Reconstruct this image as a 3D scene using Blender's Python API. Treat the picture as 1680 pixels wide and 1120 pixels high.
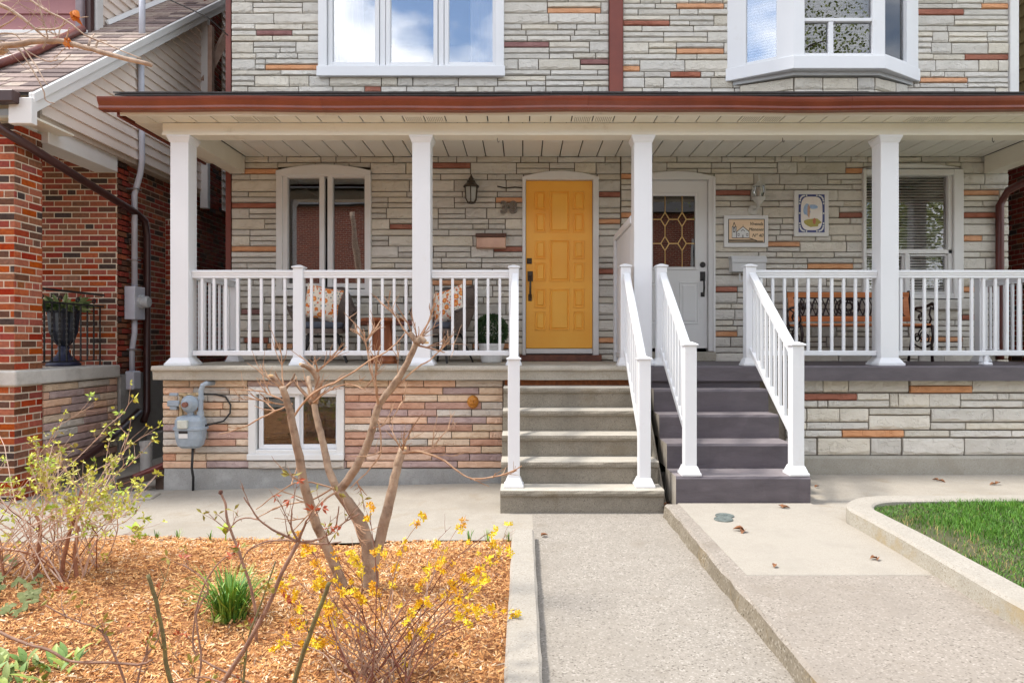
import bpy, bmesh, math, random
import numpy as np
from mathutils import Vector, Matrix, Euler

for _o in list(bpy.data.objects):
    bpy.data.objects.remove(_o, do_unlink=True)
scene = bpy.context.scene
COL = scene.collection
R = math.radians

# ------------------------------------------------------------------ camera, sky, sun, exposure
F, CX, CY, CZ = 1120.0, 858.0, 560.0, 1.40
cam_data = bpy.data.cameras.new('camera')
cam = bpy.data.objects.new('camera', cam_data)
COL.objects.link(cam)
cam.location = (0, 0, CZ)
cam.rotation_euler = (R(90), 0, 0)
cam_data.sensor_width = 36.0
cam_data.lens = 24.0
cam_data.shift_x = -(CX - 840.0) / 1680.0
cam_data.clip_start = 0.05
cam_data.clip_end = 600.0
scene.camera = cam

SUN_EL, SUN_ROT = R(60), R(268)
world = bpy.data.worlds.new('World')
scene.world = world
world.use_nodes = True
wn = world.node_tree
wn.nodes.clear()
w_out = wn.nodes.new('ShaderNodeOutputWorld')
w_bg = wn.nodes.new('ShaderNodeBackground')
w_bg.inputs['Strength'].default_value = 0.15
w_sky = wn.nodes.new('ShaderNodeTexSky')
w_sky.sky_type = 'NISHITA'
w_sky.sun_disc = False
w_sky.sun_elevation = SUN_EL
w_sky.sun_rotation = SUN_ROT
w_tc = wn.nodes.new('ShaderNodeTexCoord')
w_map = wn.nodes.new('ShaderNodeMapping')
w_map.inputs['Scale'].default_value = (1.0, 1.0, 1.9)
w_map.inputs['Location'].default_value = (0.35, 0.1, 0.55)
w_no = wn.nodes.new('ShaderNodeTexNoise')
w_no.inputs['Scale'].default_value = 3.4
w_no.inputs['Detail'].default_value = 6.0
w_no.inputs['Roughness'].default_value = 0.52
w_ramp = wn.nodes.new('ShaderNodeValToRGB')
w_ramp.color_ramp.elements[0].position = 0.38
w_ramp.color_ramp.elements[0].color = (0.0, 0.0, 0.0, 1)
w_ramp.color_ramp.elements[1].position = 0.53
w_ramp.color_ramp.elements[1].color = (1, 1, 1, 1)
w_mix = wn.nodes.new('ShaderNodeMix')
w_mix.data_type = 'RGBA'
w_cl = wn.nodes.new('ShaderNodeValToRGB')
w_cl.color_ramp.elements[0].position = 0.35; w_cl.color_ramp.elements[0].color = (5.2, 5.5, 6.0, 1)
w_cl.color_ramp.elements[1].position = 0.62; w_cl.color_ramp.elements[1].color = (8.8, 8.85, 9.0, 1)
w_n2 = wn.nodes.new('ShaderNodeTexNoise'); w_n2.inputs['Scale'].default_value = 5.0; w_n2.inputs['Detail'].default_value = 5.0
wn.links.new(w_map.outputs['Vector'], w_n2.inputs['Vector']); wn.links.new(w_n2.outputs['Fac'], w_cl.inputs['Fac']); wn.links.new(w_cl.outputs['Color'], w_mix.inputs[7])
wn.links.new(w_tc.outputs['Generated'], w_map.inputs['Vector'])
wn.links.new(w_map.outputs['Vector'], w_no.inputs['Vector'])
wn.links.new(w_no.outputs['Fac'], w_ramp.inputs['Fac'])
wn.links.new(w_ramp.outputs['Color'], w_mix.inputs[0])
wn.links.new(w_sky.outputs['Color'], w_mix.inputs[6])
wn.links.new(w_mix.outputs[2], w_bg.inputs['Color'])
wn.links.new(w_bg.outputs['Background'], w_out.inputs['Surface'])

sun_d = bpy.data.lights.new('sun', 'SUN')
sun_d.energy = 2.4
sun_d.angle = R(9.0)
sun_d.color = (1.0, 0.95, 0.87)
sun = bpy.data.objects.new('sun', sun_d)
COL.objects.link(sun)
_sv = Vector((math.sin(SUN_ROT) * math.cos(SUN_EL), math.cos(SUN_ROT) * math.cos(SUN_EL), math.sin(SUN_EL)))
sun.rotation_euler = _sv.to_track_quat('Z', 'Y').to_euler()
sun.location = (0, 0, 12)

scene.view_settings.view_transform = 'Standard'
scene.view_settings.look = 'None'
scene.view_settings.gamma = 1.0
scene.view_settings.use_curve_mapping = False
scene.view_settings.exposure = 0.97

# ------------------------------------------------------------------ helpers
def P(px, py, d):
    return Vector(((px - CX) * d / F, d, CZ - (py - CY) * d / F))
def X(px, d): return (px - CX) * d / F
def Z(py, d): return CZ - (py - CY) * d / F

ORG = {}
def tagp(o, label=None, cat=None, group=None, kind=None):
    if label: o['label'] = label
    if cat: o['category'] = cat
    if group: o['group'] = group
    if kind: o['kind'] = kind
    return o
def thing(name, label, cat, loc, group=None):
    o = bpy.data.objects.new(name, None)
    o.empty_display_size = 0.1
    COL.objects.link(o)
    o.location = loc
    ORG[o.name] = Vector(loc)
    return tagp(o, label, cat, group)

class MB:
    def __init__(s):
        s.v = []; s.f = []; s.m = []
    def add(s, vs, fs, mi=0):
        b = len(s.v)
        s.v.extend([tuple(p) for p in vs])
        for f in fs:
            s.f.append([b + i for i in f]); s.m.append(mi)
        return s
    def hexa(s, p, mi=0):
        return s.add(p, [(0, 3, 2, 1), (4, 5, 6, 7), (0, 1, 5, 4), (1, 2, 6, 5), (2, 3, 7, 6), (3, 0, 4, 7)], mi)
    def box(s, x0, x1, y0, y1, z0, z1, mi=0):
        return s.hexa([(x0, y0, z0), (x1, y0, z0), (x1, y1, z0), (x0, y1, z0),
                       (x0, y0, z1), (x1, y0, z1), (x1, y1, z1), (x0, y1, z1)], mi)
    def beam(s, a, b, w, h, mi=0):
        a = Vector(a); b = Vector(b); d = (b - a).normalized()
        u = Vector((0, 0, 1)) if abs(d.z) < 0.95 else Vector((0, 1, 0))
        sd = d.cross(u).normalized() * (w / 2); up = sd.cross(d).normalized() * (h / 2)
        return s.hexa([a - sd - up, a + sd - up, b + sd - up, b - sd - up, a - sd + up, a + sd + up, b + sd + up, b - sd + up], mi)
    def prism(s, poly, axis, lo, hi, mi=0):
        def mk(p, t):
            if axis == 'x': return (t, p[0], p[1])
            if axis == 'y': return (p[0], t, p[1])
            return (p[0], p[1], t)
        n = len(poly)
        vs = [mk(p, lo) for p in poly] + [mk(p, hi) for p in poly]
        fs = [tuple(range(n))[::-1], tuple(range(n, 2 * n))] + [(i, (i + 1) % n, n + (i + 1) % n, n + i) for i in range(n)]
        return s.add(vs, fs, mi)
    def tube(s, pts, rad, n=6, mi=0):
        pts = [Vector(p) for p in pts]
        if not hasattr(rad, '__len__'): rad = [rad] * len(pts)
        vs = []; fs = []
        prev = None
        for i, p in enumerate(pts):
            d = (pts[min(i + 1, len(pts) - 1)] - pts[max(i - 1, 0)])
            if d.length < 1e-9: d = Vector((0, 0, 1))
            d.normalize()
            if prev is None:
                u = d.orthogonal().normalized()
            else:
                u = prev - d * prev.dot(d)
                u = u.normalized() if u.length > 1e-6 else d.orthogonal().normalized()
            prev = u
            w = d.cross(u)
            for k in range(n):
                a = 2 * math.pi * k / n
                vs.append(p + (u * math.cos(a) + w * math.sin(a)) * rad[i])
        for i in range(len(pts) - 1):
            for k in range(n):
                k2 = (k + 1) % n
                fs.append((i * n + k, i * n + k2, (i + 1) * n + k2, (i + 1) * n + k))
        fs.append(tuple(range(n))[::-1]); b = (len(pts) - 1) * n
        fs.append(tuple(range(b, b + n)))
        return s.add(vs, fs, mi)
    def lathe(s, prof, c=(0, 0, 0), n=16, axis='z', mi=0):
        vs = []; fs = []
        for r, h in prof:
            for k in range(n):
                a = 2 * math.pi * k / n
                q = (r * math.cos(a), r * math.sin(a), h)
                if axis == 'y': q = (q[0], q[2], q[1])
                if axis == 'x': q = (q[2], q[0], q[1])
                vs.append((c[0] + q[0], c[1] + q[1], c[2] + q[2]))
        for i in range(len(prof) - 1):
            for k in range(n):
                k2 = (k + 1) % n
                fs.append((i * n + k, i * n + k2, (i + 1) * n + k2, (i + 1) * n + k))
        fs.append(tuple(range(n))[::-1]); b = (len(prof) - 1) * n
        fs.append(tuple(range(b, b + n)))
        return s.add(vs, fs, mi)
    def grid(s, fn, nu, nv, mi=0):
        vs = [fn(i / nu, j / nv) for j in range(nv + 1) for i in range(nu + 1)]
        fs = [(j * (nu + 1) + i, j * (nu + 1) + i + 1, (j + 1) * (nu + 1) + i + 1, (j + 1) * (nu + 1) + i) for j in range(nv) for i in range(nu)]
        return s.add(vs, fs, mi)
    def rect_loft(s, cx, cz, w, h, y, levels, mi=0):
        """nested rectangles facing -Y: levels = (inset, rise towards -Y)"""
        vs = []
        for ins, rise in levels:
            a, b = w / 2 - ins, h / 2 - ins
            vs += [(cx - a, y - rise, cz - b), (cx + a, y - rise, cz - b), (cx + a, y - rise, cz + b), (cx - a, y - rise, cz + b)]
        fs = []
        for i in range(len(levels) - 1):
            for k in range(4):
                k2 = (k + 1) % 4
                fs.append((i * 4 + k, i * 4 + k2, i * 4 + 4 + k2, i * 4 + 4 + k))
        b = (len(levels) - 1) * 4
        fs.append((b, b + 1, b + 2, b + 3))
        return s.add(vs, fs, mi)
    def mesh(s, name, mats, off=(0, 0, 0), smooth=False, bev=0.0, recalc=True, seg=1):
        me = bpy.data.meshes.new(name)
        o = Vector(off)
        me.from_pydata([tuple(Vector(p) - o) for p in s.v], [], s.f)
        for m in mats: me.materials.append(m)
        if len(mats) > 1: me.polygons.foreach_set('material_index', s.m)
        if recalc or bev > 0:
            bm = bmesh.new(); bm.from_mesh(me)
            if recalc: bmesh.ops.recalc_face_normals(bm, faces=bm.faces)
            if bev > 0:
                ed = [e for e in bm.edges if len(e.link_faces) == 2 and e.calc_face_angle(0) > R(35)]
                if ed: bmesh.ops.bevel(bm, geom=ed, offset=bev, segments=seg, affect='EDGES', profile=0.5)
            bm.to_mesh(me); bm.free()
        if smooth:
            me.polygons.foreach_set('use_smooth', [True] * len(me.polygons))
        me.update()
        return me

def part(name, mb, mat, parent, smooth=False, bev=0.0, kind=None, label=None, recalc=True, seg=1):
    mats = mat if isinstance(mat, (list, tuple)) else [mat]
    off = ORG[parent.name] if parent else Vector((0, 0, 0))
    o = bpy.data.objects.new(name, mb.mesh(name, mats, off, smooth, bev, recalc, seg))
    COL.objects.link(o)
    if parent: o.parent = parent
    ORG[o.name] = off
    if kind: o['kind'] = kind
    if label: o['label'] = label
    return o
def solo(name, mb, mat, label, cat, loc, group=None, **k):
    """a thing that is one mesh, its origin at loc"""
    mats = mat if isinstance(mat, (list, tuple)) else [mat]
    o = bpy.data.objects.new(name, mb.mesh(name, mats, loc, k.get('smooth', False), k.get('bev', 0.0)))
    COL.objects.link(o); o.location = loc; ORG[o.name] = Vector(loc)
    return tagp(o, label, cat, group)
def struct(name, mb, mat, parent=None, **k):
    o = part(name, mb, mat, parent, **k)
    if not parent: o['kind'] = 'structure'
    return o
def piece(name, me, parent, loc, scale=(1, 1, 1), rot=(0, 0, 0)):
    o = bpy.data.objects.new(name, me)
    COL.objects.link(o)
    o.parent = parent
    o.location = Vector(loc) - ORG[parent.name]
    o.scale = scale; o.rotation_euler = rot
    ORG[o.name] = Vector(loc)
    return o
def copy_tree(root, parent=None):
    c = root.copy(); COL.objects.link(c); c.parent = parent
    for ch in list(root.children): copy_tree(ch, c)
    return c
def np_mesh(name, verts, tris, mats, mi=None, smooth=False):
    """verts (N,3), faces (M,k) as numpy arrays"""
    me = bpy.data.meshes.new(name)
    n, k = tris.shape
    me.vertices.add(len(verts)); me.vertices.foreach_set('co', np.asarray(verts, np.float32).ravel())
    me.loops.add(n * k); me.loops.foreach_set('vertex_index', tris.astype(np.int32).ravel())
    me.polygons.add(n); me.polygons.foreach_set('loop_start', np.arange(0, n * k, k, dtype=np.int32))
    for m in mats: me.materials.append(m)
    if mi is not None: me.polygons.foreach_set('material_index', np.asarray(mi, np.int32))
    if smooth: me.polygons.foreach_set('use_smooth', np.ones(n, bool))
    me.update(calc_edges=True); me.validate()
    return me

# ------------------------------------------------------------------ materials
def lin(r, g, b):
    f = lambda c: (c / 255 / 12.92) if c / 255 <= 0.04045 else ((c / 255 + 0.055) / 1.055) ** 2.4
    return (f(r), f(g), f(b))
MATS = {}
def mat(name, c1, c2=None, scale=6.0, rough=0.6, bump=0.0, bscale=None, stretch=(1, 1, 1), rand=0.0, metal=0.0, spec=0.5,
        detail=5.0, dirt=None, dscale=1.5, damt=(0.45, 0.7), bdist=0.01, chisel=False):
    if name in MATS: return MATS[name]
    m = bpy.data.materials.new(name); m.use_nodes = True
    nt = m.node_tree; N = nt.nodes; L = nt.links
    b = N['Principled BSDF']
    b.inputs['Roughness'].default_value = rough
    b.inputs['Metallic'].default_value = metal
    b.inputs['Specular IOR Level'].default_value = spec
    geo = N.new('ShaderNodeNewGeometry')
    oi = N.new('ShaderNodeObjectInfo')
    mp = N.new('ShaderNodeMapping'); mp.inputs['Scale'].default_value = stretch
    add = N.new('ShaderNodeVectorMath'); add.operation = 'ADD'
    sc = N.new('ShaderNodeVectorMath'); sc.operation = 'SCALE'; sc.inputs[0].default_value = (7.1, 3.7, 5.3)
    L.new(oi.outputs['Random'], sc.inputs['Scale'])
    L.new(geo.outputs['Position'], add.inputs[0])
    L.new(sc.outputs[0], add.inputs[1]); L.new(add.outputs[0], mp.inputs['Vector'])
    no = N.new('ShaderNodeTexNoise'); no.inputs['Scale'].default_value = scale; no.inputs['Detail'].default_value = detail
    no.inputs['Roughness'].default_value = 0.62
    L.new(mp.outputs[0], no.inputs['Vector'])
    if c2 is None: c2 = tuple(x * 0.86 for x in c1)
    rp = N.new('ShaderNodeValToRGB')
    rp.color_ramp.elements[0].position = 0.32; rp.color_ramp.elements[1].position = 0.68
    rp.color_ramp.elements[0].color = (*c2, 1); rp.color_ramp.elements[1].color = (*c1, 1)
    L.new(no.outputs['Fac'], rp.inputs['Fac'])
    col = rp.outputs['Color']
    if dirt is not None:
        n2 = N.new('ShaderNodeTexNoise'); n2.inputs['Scale'].default_value = dscale; n2.inputs['Detail'].default_value = 8
        n2.inputs['Roughness'].default_value = 0.7
        L.new(add.outputs[0], n2.inputs['Vector'])
        r2 = N.new('ShaderNodeMapRange'); r2.inputs['From Min'].default_value = damt[0]; r2.inputs['From Max'].default_value = damt[1]
        L.new(n2.outputs['Fac'], r2.inputs['Value'])
        mx = N.new('ShaderNodeMix'); mx.data_type = 'RGBA'; mx.inputs[7].default_value = (*dirt, 1)
        L.new(r2.outputs['Result'], mx.inputs[0]); L.new(col, mx.inputs[6]); col = mx.outputs[2]
    if rand > 0:
        hs = N.new('ShaderNodeHueSaturation')
        mr = N.new('ShaderNodeMapRange'); mr.inputs['To Min'].default_value = 1 - rand; mr.inputs['To Max'].default_value = 1 + rand
        L.new(oi.outputs['Random'], mr.inputs['Value']); L.new(mr.outputs['Result'], hs.inputs['Value'])
        wn_ = N.new('ShaderNodeTexWhiteNoise'); wn_.noise_dimensions = '1D'; L.new(oi.outputs['Random'], wn_.inputs['W'])
        m2 = N.new('ShaderNodeMapRange'); m2.inputs['To Min'].default_value = 1 - rand; m2.inputs['To Max'].default_value = 1 + rand
        L.new(wn_.outputs['Value'], m2.inputs['Value']); L.new(m2.outputs['Result'], hs.inputs['Saturation'])
        L.new(col, hs.inputs['Color']); col = hs.outputs['Color']
    L.new(col, b.inputs['Base Color'])
    if bump > 0:
        nb = N.new('ShaderNodeTexNoise'); nb.inputs['Scale'].default_value = bscale or scale * 4; nb.inputs['Detail'].default_value = 6
        nb.inputs['Roughness'].default_value = 0.65
        L.new(mp.outputs[0], nb.inputs['Vector'])
        bu = N.new('ShaderNodeBump'); bu.inputs['Strength'].default_value = bump; bu.inputs['Distance'].default_value = bdist
        hsrc = nb.outputs['Fac']
        if chisel:
            nc = N.new('ShaderNodeTexNoise'); nc.inputs['Scale'].default_value = 4.2; nc.inputs['Detail'].default_value = 3.5; nc.inputs['Roughness'].default_value = 0.6
            mc = N.new('ShaderNodeMapping'); mc.inputs['Scale'].default_value = (1.0, 1.0, 1.5); L.new(add.outputs[0], mc.inputs['Vector']); L.new(mc.outputs[0], nc.inputs['Vector'])
            st_ = N.new('ShaderNodeMath'); st_.operation = 'PINGPONG'; st_.inputs[1].default_value = 0.09; L.new(nc.outputs['Fac'], st_.inputs[0])
            rg_ = N.new('ShaderNodeMapRange'); rg_.inputs['From Min'].default_value = 0.0; rg_.inputs['From Max'].default_value = 0.016; L.new(st_.outputs[0], rg_.inputs['Value'])
            ml = N.new('ShaderNodeMath'); ml.operation = 'MULTIPLY_ADD'; ml.inputs[1].default_value = 0.30; L.new(rg_.outputs['Result'], ml.inputs[0]); L.new(nb.outputs['Fac'], ml.inputs[2]); hsrc = ml.outputs[0]
        L.new(hsrc, bu.inputs['Height']); L.new(bu.outputs['Normal'], b.inputs['Normal'])
    MATS[name] = m
    return m

def speckle_mat(name, base, light, dark, sc=160.0, bump=0.35, stain=None, moss=None, stain_scale=0.9):
    """exposed aggregate / worn concrete: pebbly voronoi cells with light and dark grains and blotchy stains"""
    m = bpy.data.materials.new(name); m.use_nodes = True
    nt = m.node_tree; N = nt.nodes; L = nt.links; b = N['Principled BSDF']
    b.inputs['Roughness'].default_value = 0.9; b.inputs['Specular IOR Level'].default_value = 0.25
    g = N.new('ShaderNodeNewGeometry')
    vo = N.new('ShaderNodeTexVoronoi'); vo.inputs['Scale'].default_value = sc
    L.new(g.outputs['Position'], vo.inputs['Vector'])
    sx = N.new('ShaderNodeSeparateColor'); L.new(vo.outputs['Color'], sx.inputs['Color'])
    rp = N.new('ShaderNodeValToRGB')
    e = rp.color_ramp.elements
    e[0].position = 0.0; e[0].color = (*dark, 1)
    e[1].position = 1.0; e[1].color = (*light, 1)
    x = e.new(0.16); x.color = (*base, 1)
    x = e.new(0.80); x.color = (*base, 1)
    L.new(sx.outputs['Red'], rp.inputs['Fac'])
    col = rp.outputs['Color']
    def blotch(colr, scale, lo, hi, src, fac=1.0, detail=9):
        n = N.new('ShaderNodeTexNoise'); n.inputs['Scale'].default_value = scale; n.inputs['Detail'].default_value = detail
        n.inputs['Roughness'].default_value = 0.68
        L.new(g.outputs['Position'], n.inputs['Vector'])
        r = N.new('ShaderNodeMapRange'); r.inputs['From Min'].default_value = lo; r.inputs['From Max'].default_value = hi
        r.inputs['To Max'].default_value = fac
        L.new(n.outputs['Fac'], r.inputs['Value'])
        mx = N.new('ShaderNodeMix'); mx.data_type = 'RGBA'; mx.inputs[7].default_value = (*colr, 1)
        L.new(r.outputs['Result'], mx.inputs[0]); L.new(src, mx.inputs[6])
        return mx.outputs[2]
    if stain: col = blotch(stain, stain_scale, 0.46, 0.72, col, 0.75)
    col = blotch(tuple(c * 0.8 for c in base), 5.0, 0.45, 0.75, col, 0.6)
    if moss: col = blotch(moss, 3.0, 0.56, 0.70, col, 0.8)
    L.new(col, b.inputs['Base Color'])
    bu = N.new('ShaderNodeBump'); bu.inputs['Strength'].default_value = bump; bu.inputs['Distance'].default_value = 0.004
    n3 = N.new('ShaderNodeTexNoise'); n3.inputs['Scale'].default_value = sc * 0.8; n3.inputs['Detail'].default_value = 4
    L.new(g.outputs['Position'], n3.inputs['Vector'])
    L.new(n3.outputs['Fac'], bu.inputs['Height']); L.new(bu.outputs['Normal'], b.inputs['Normal'])
    MATS[name] = m
    return m

def glass_mat(name, refl, tint=(1, 1, 1)):
    m = bpy.data.materials.new(name); m.use_nodes = True
    N = m.node_tree.nodes; L = m.node_tree.links
    N.clear()
    out = N.new('ShaderNodeOutputMaterial'); mix = N.new('ShaderNodeMixShader')
    tr = N.new('ShaderNodeBsdfTransparent'); tr.inputs['Color'].default_value = (*tint, 1)
    gl = N.new('ShaderNodeBsdfGlossy'); gl.inputs['Roughness'].default_value = 0.0
    gl.inputs['Color'].default_value = (0.97, 0.98, 1.0, 1)
    fr = N.new('ShaderNodeFresnel'); fr.inputs['IOR'].default_value = 1.5
    ad = N.new('ShaderNodeMath'); ad.operation = 'ADD'; ad.inputs[1].default_value = refl; ad.use_clamp = True
    # a slight waviness so that reflections are not perfectly straight
    no = N.new('ShaderNodeTexNoise'); no.inputs['Scale'].default_value = 1.6
    bu = N.new('ShaderNodeBump'); bu.inputs['Strength'].default_value = 0.03; bu.inputs['Distance'].default_value = 0.03
    gp_ = N.new('ShaderNodeNewGeometry'); L.new(gp_.outputs['Position'], no.inputs['Vector'])
    L.new(no.outputs['Fac'], bu.inputs['Height']); L.new(bu.outputs['Normal'], gl.inputs['Normal'])
    L.new(fr.outputs[0], ad.inputs[0]); L.new(ad.outputs[0], mix.inputs[0])
    L.new(tr.outputs[0], mix.inputs[1]); L.new(gl.outputs[0], mix.inputs[2]); L.new(mix.outputs[0], out.inputs['Surface'])
    MATS[name] = m
    return m

WHITE = mat('white_vinyl', (0.80, 0.81, 0.83), (0.77, 0.78, 0.80), scale=2.0, rough=0.38, spec=0.45, dirt=(0.66, 0.65, 0.62), dscale=4.0, damt=(0.60, 0.86), bump=0.02, bscale=12)
TRIM = mat('white_painted_trim', (0.78, 0.775, 0.76), (0.72, 0.71, 0.69), scale=3.0, rough=0.45, bump=0.04, bscale=40)
CREAM = mat('cream_aluminium', (0.82, 0.78, 0.67), (0.77, 0.73, 0.62), scale=2.5, rough=0.42, dirt=(0.50, 0.43, 0.30), dscale=2.2, damt=(0.60, 0.85))
SOFFIT = mat('soffit_panel_vinyl', (0.82, 0.81, 0.75), (0.78, 0.77, 0.71), scale=2.0, rough=0.45, rand=0.025)
GUTTER = mat('red_brown_gutter_paint', lin(134, 64, 42), lin(112, 50, 34), scale=3.0, rough=0.30, spec=0.6, dirt=lin(112, 66, 50), dscale=3.0, damt=(0.6, 0.8))
BROWN = mat('dark_brown_metal', lin(74, 44, 40), lin(58, 34, 32), scale=4.0, rough=0.35)
REDBROWN = mat('red_brown_board', lin(134, 66, 50), lin(104, 48, 40), scale=1.2, rough=0.5, bump=0.06)
BLACKM = mat('black_iron', (0.012, 0.011, 0.011), (0.03, 0.027, 0.026), scale=20, rough=0.45)
BRONZE = mat('dark_bronze', (0.10, 0.075, 0.055), (0.05, 0.04, 0.03), scale=25, rough=0.4, metal=0.7)
MORTAR = mat('grey_mortar', (0.25, 0.215, 0.17), (0.18, 0.152, 0.118), scale=30, rough=0.95, bump=0.4, bscale=120)
CREAMMORTAR = mat('cream_mortar', (0.78, 0.68, 0.54), (0.68, 0.58, 0.45), scale=25, rough=0.95, bump=0.4, bscale=150)
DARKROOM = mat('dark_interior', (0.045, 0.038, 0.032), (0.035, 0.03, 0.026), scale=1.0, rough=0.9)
def stone_mat(n, a, b_, rand=0.10):
    return mat(n, a, b_, scale=7, rough=0.85, bump=0.75, bscale=14, stretch=(0.8, 1, 1.3), rand=rand, detail=8, spec=0.25, bdist=0.02,
               dirt=tuple(x * 0.86 for x in b_), dscale=4.0, damt=(0.58, 0.85), chisel=True)
ST_GREY = stone_mat('grey_rock_face', (0.69, 0.66, 0.60), (0.60, 0.57, 0.51))
ST_GREY2 = stone_mat('warm_grey_rock_face', (0.71, 0.665, 0.575), (0.62, 0.572, 0.48))
ST_ORANGE = stone_mat('orange_rock_face', lin(226, 172, 132), lin(204, 146, 106), 0.05)
ST_RED = stone_mat('red_rock_face', lin(176, 118, 98), lin(150, 94, 78), 0.06)
ST_MAROON = stone_mat('maroon_rock_face', lin(160, 122, 118), lin(136, 98, 96), 0.06)
ROMAN = [stone_mat('roman_peach', lin(232, 198, 172), lin(208, 168, 140)), stone_mat('roman_tan', lin(226, 204, 178), lin(206, 180, 154)),
         stone_mat('roman_rose', lin(206, 172, 158), lin(180, 144, 130)), stone_mat('roman_mauve', lin(194, 170, 164), lin(168, 144, 140)),
         stone_mat('roman_grey', lin(214, 204, 192), lin(190, 180, 168)), stone_mat('roman_rust', lin(212, 168, 142), lin(184, 138, 114))]
def brick_mat(n, a, b_): return mat(n, a, b_, scale=30, rough=0.85, bump=0.5, bscale=70, rand=0.14, detail=6, spec=0.25, bdist=0.006, stretch=(1, 1, 1))
BRICKS = [brick_mat('brick_red', lin(166, 78, 54), lin(136, 58, 42)), brick_mat('brick_orange', lin(180, 100, 66), lin(146, 76, 50)),
          brick_mat('brick_crimson', lin(154, 68, 54), lin(128, 52, 42)), brick_mat('brick_brown', lin(150, 98, 70), lin(114, 74, 54)),
          brick_mat('brick_umber', lin(114, 78, 60), lin(88, 58, 46)), brick_mat('brick_black', lin(84, 68, 62), lin(60, 48, 45))]
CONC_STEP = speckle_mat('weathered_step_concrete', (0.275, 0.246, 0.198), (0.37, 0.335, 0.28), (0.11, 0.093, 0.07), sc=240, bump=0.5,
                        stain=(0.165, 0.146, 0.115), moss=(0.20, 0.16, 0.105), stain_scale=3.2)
CONC_TREAD = speckle_mat('sunlit_pale_tread', (0.47, 0.435, 0.375), (0.54, 0.50, 0.44), (0.33, 0.30, 0.25), sc=240, bump=0.4, stain=(0.38, 0.345, 0.285), stain_scale=2.5)  # paler than the risers: sunlight on the tread tops put into the colour
CONC_SLAB = speckle_mat('porch_slab_concrete', (0.46, 0.42, 0.35), (0.55, 0.51, 0.44), (0.2, 0.18, 0.15), sc=300, bump=0.4,
                        stain=(0.29, 0.265, 0.215), moss=(0.30, 0.25, 0.17), stain_scale=2.6)
CONC_BASE = speckle_mat('grey_foundation_concrete', (0.34, 0.335, 0.32), (0.40, 0.40, 0.38), (0.24, 0.23, 0.22), sc=200, bump=0.3,
                        stain=(0.22, 0.21, 0.19), moss=(0.44, 0.43, 0.41), stain_scale=1.7)
CONC_BASE_R = speckle_mat('stained_foundation_concrete', (0.38, 0.355, 0.30), (0.44, 0.42, 0.38), (0.26, 0.24, 0.2), sc=200, bump=0.3,
                          stain=(0.27, 0.235, 0.17), moss=(0.48, 0.46, 0.43), stain_scale=2.2)
CONC_PATH = speckle_mat('exposed_aggregate_path', (0.30, 0.27, 0.233), (0.45, 0.413, 0.367), (0.13, 0.112, 0.092), sc=125, bump=0.55, stain=(0.27, 0.24, 0.203), moss=(0.235, 0.205, 0.168))
CONC_PATH2 = speckle_mat('pinkish_aggregate_path', (0.30, 0.264, 0.226), (0.44, 0.396, 0.348), (0.13, 0.11, 0.089), sc=125, bump=0.55, stain=(0.265, 0.23, 0.195), moss=(0.235, 0.20, 0.162))
CONC_WALK = speckle_mat('smooth_walk_concrete', (0.365, 0.33, 0.281), (0.43, 0.394, 0.345), (0.27, 0.238, 0.20), sc=220, bump=0.2, stain=(0.28, 0.248, 0.205), moss=(0.30, 0.25, 0.185), stain_scale=1.6)
CONC_PALE = speckle_mat('pale_walk_concrete', (0.365, 0.33, 0.281), (0.43, 0.394, 0.345), (0.27, 0.238, 0.20), sc=260, bump=0.2, stain=(0.355, 0.325, 0.28))
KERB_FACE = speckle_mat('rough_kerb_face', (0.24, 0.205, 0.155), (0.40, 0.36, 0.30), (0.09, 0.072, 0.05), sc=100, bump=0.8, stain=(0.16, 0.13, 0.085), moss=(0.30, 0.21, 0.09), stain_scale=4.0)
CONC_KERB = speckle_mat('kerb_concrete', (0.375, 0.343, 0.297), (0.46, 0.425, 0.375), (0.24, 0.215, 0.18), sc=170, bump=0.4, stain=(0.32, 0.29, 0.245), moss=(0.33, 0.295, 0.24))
PURPLE_TREAD = mat('sunlit_purple_grey_tread', lin(140, 132, 134), lin(122, 114, 117), scale=5, rough=0.6, bump=0.25, bscale=12, dirt=lin(168, 158, 152), dscale=6, damt=(0.58, 0.8))  # sun and gloss on the flat treads painted in as a lighter grey
PURPLE = mat('worn_purple_grey_paint', lin(98, 91, 96), lin(82, 76, 81), scale=6, rough=0.55, bump=0.35, bscale=9, stretch=(0.5, 1, 1.6),
             dirt=lin(186, 176, 168), dscale=13, damt=(0.715, 0.735), bdist=0.015)
GLASS_SKY = glass_mat('coated_window_glass', 0.28)
GLASS = glass_mat('window_glass', 0.03)
GLASS_CASE = glass_mat('casement_glass', 0.10)
GLASS_DOOR = glass_mat('door_glass', 0.09, (0.6, 0.55, 0.5))

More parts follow.
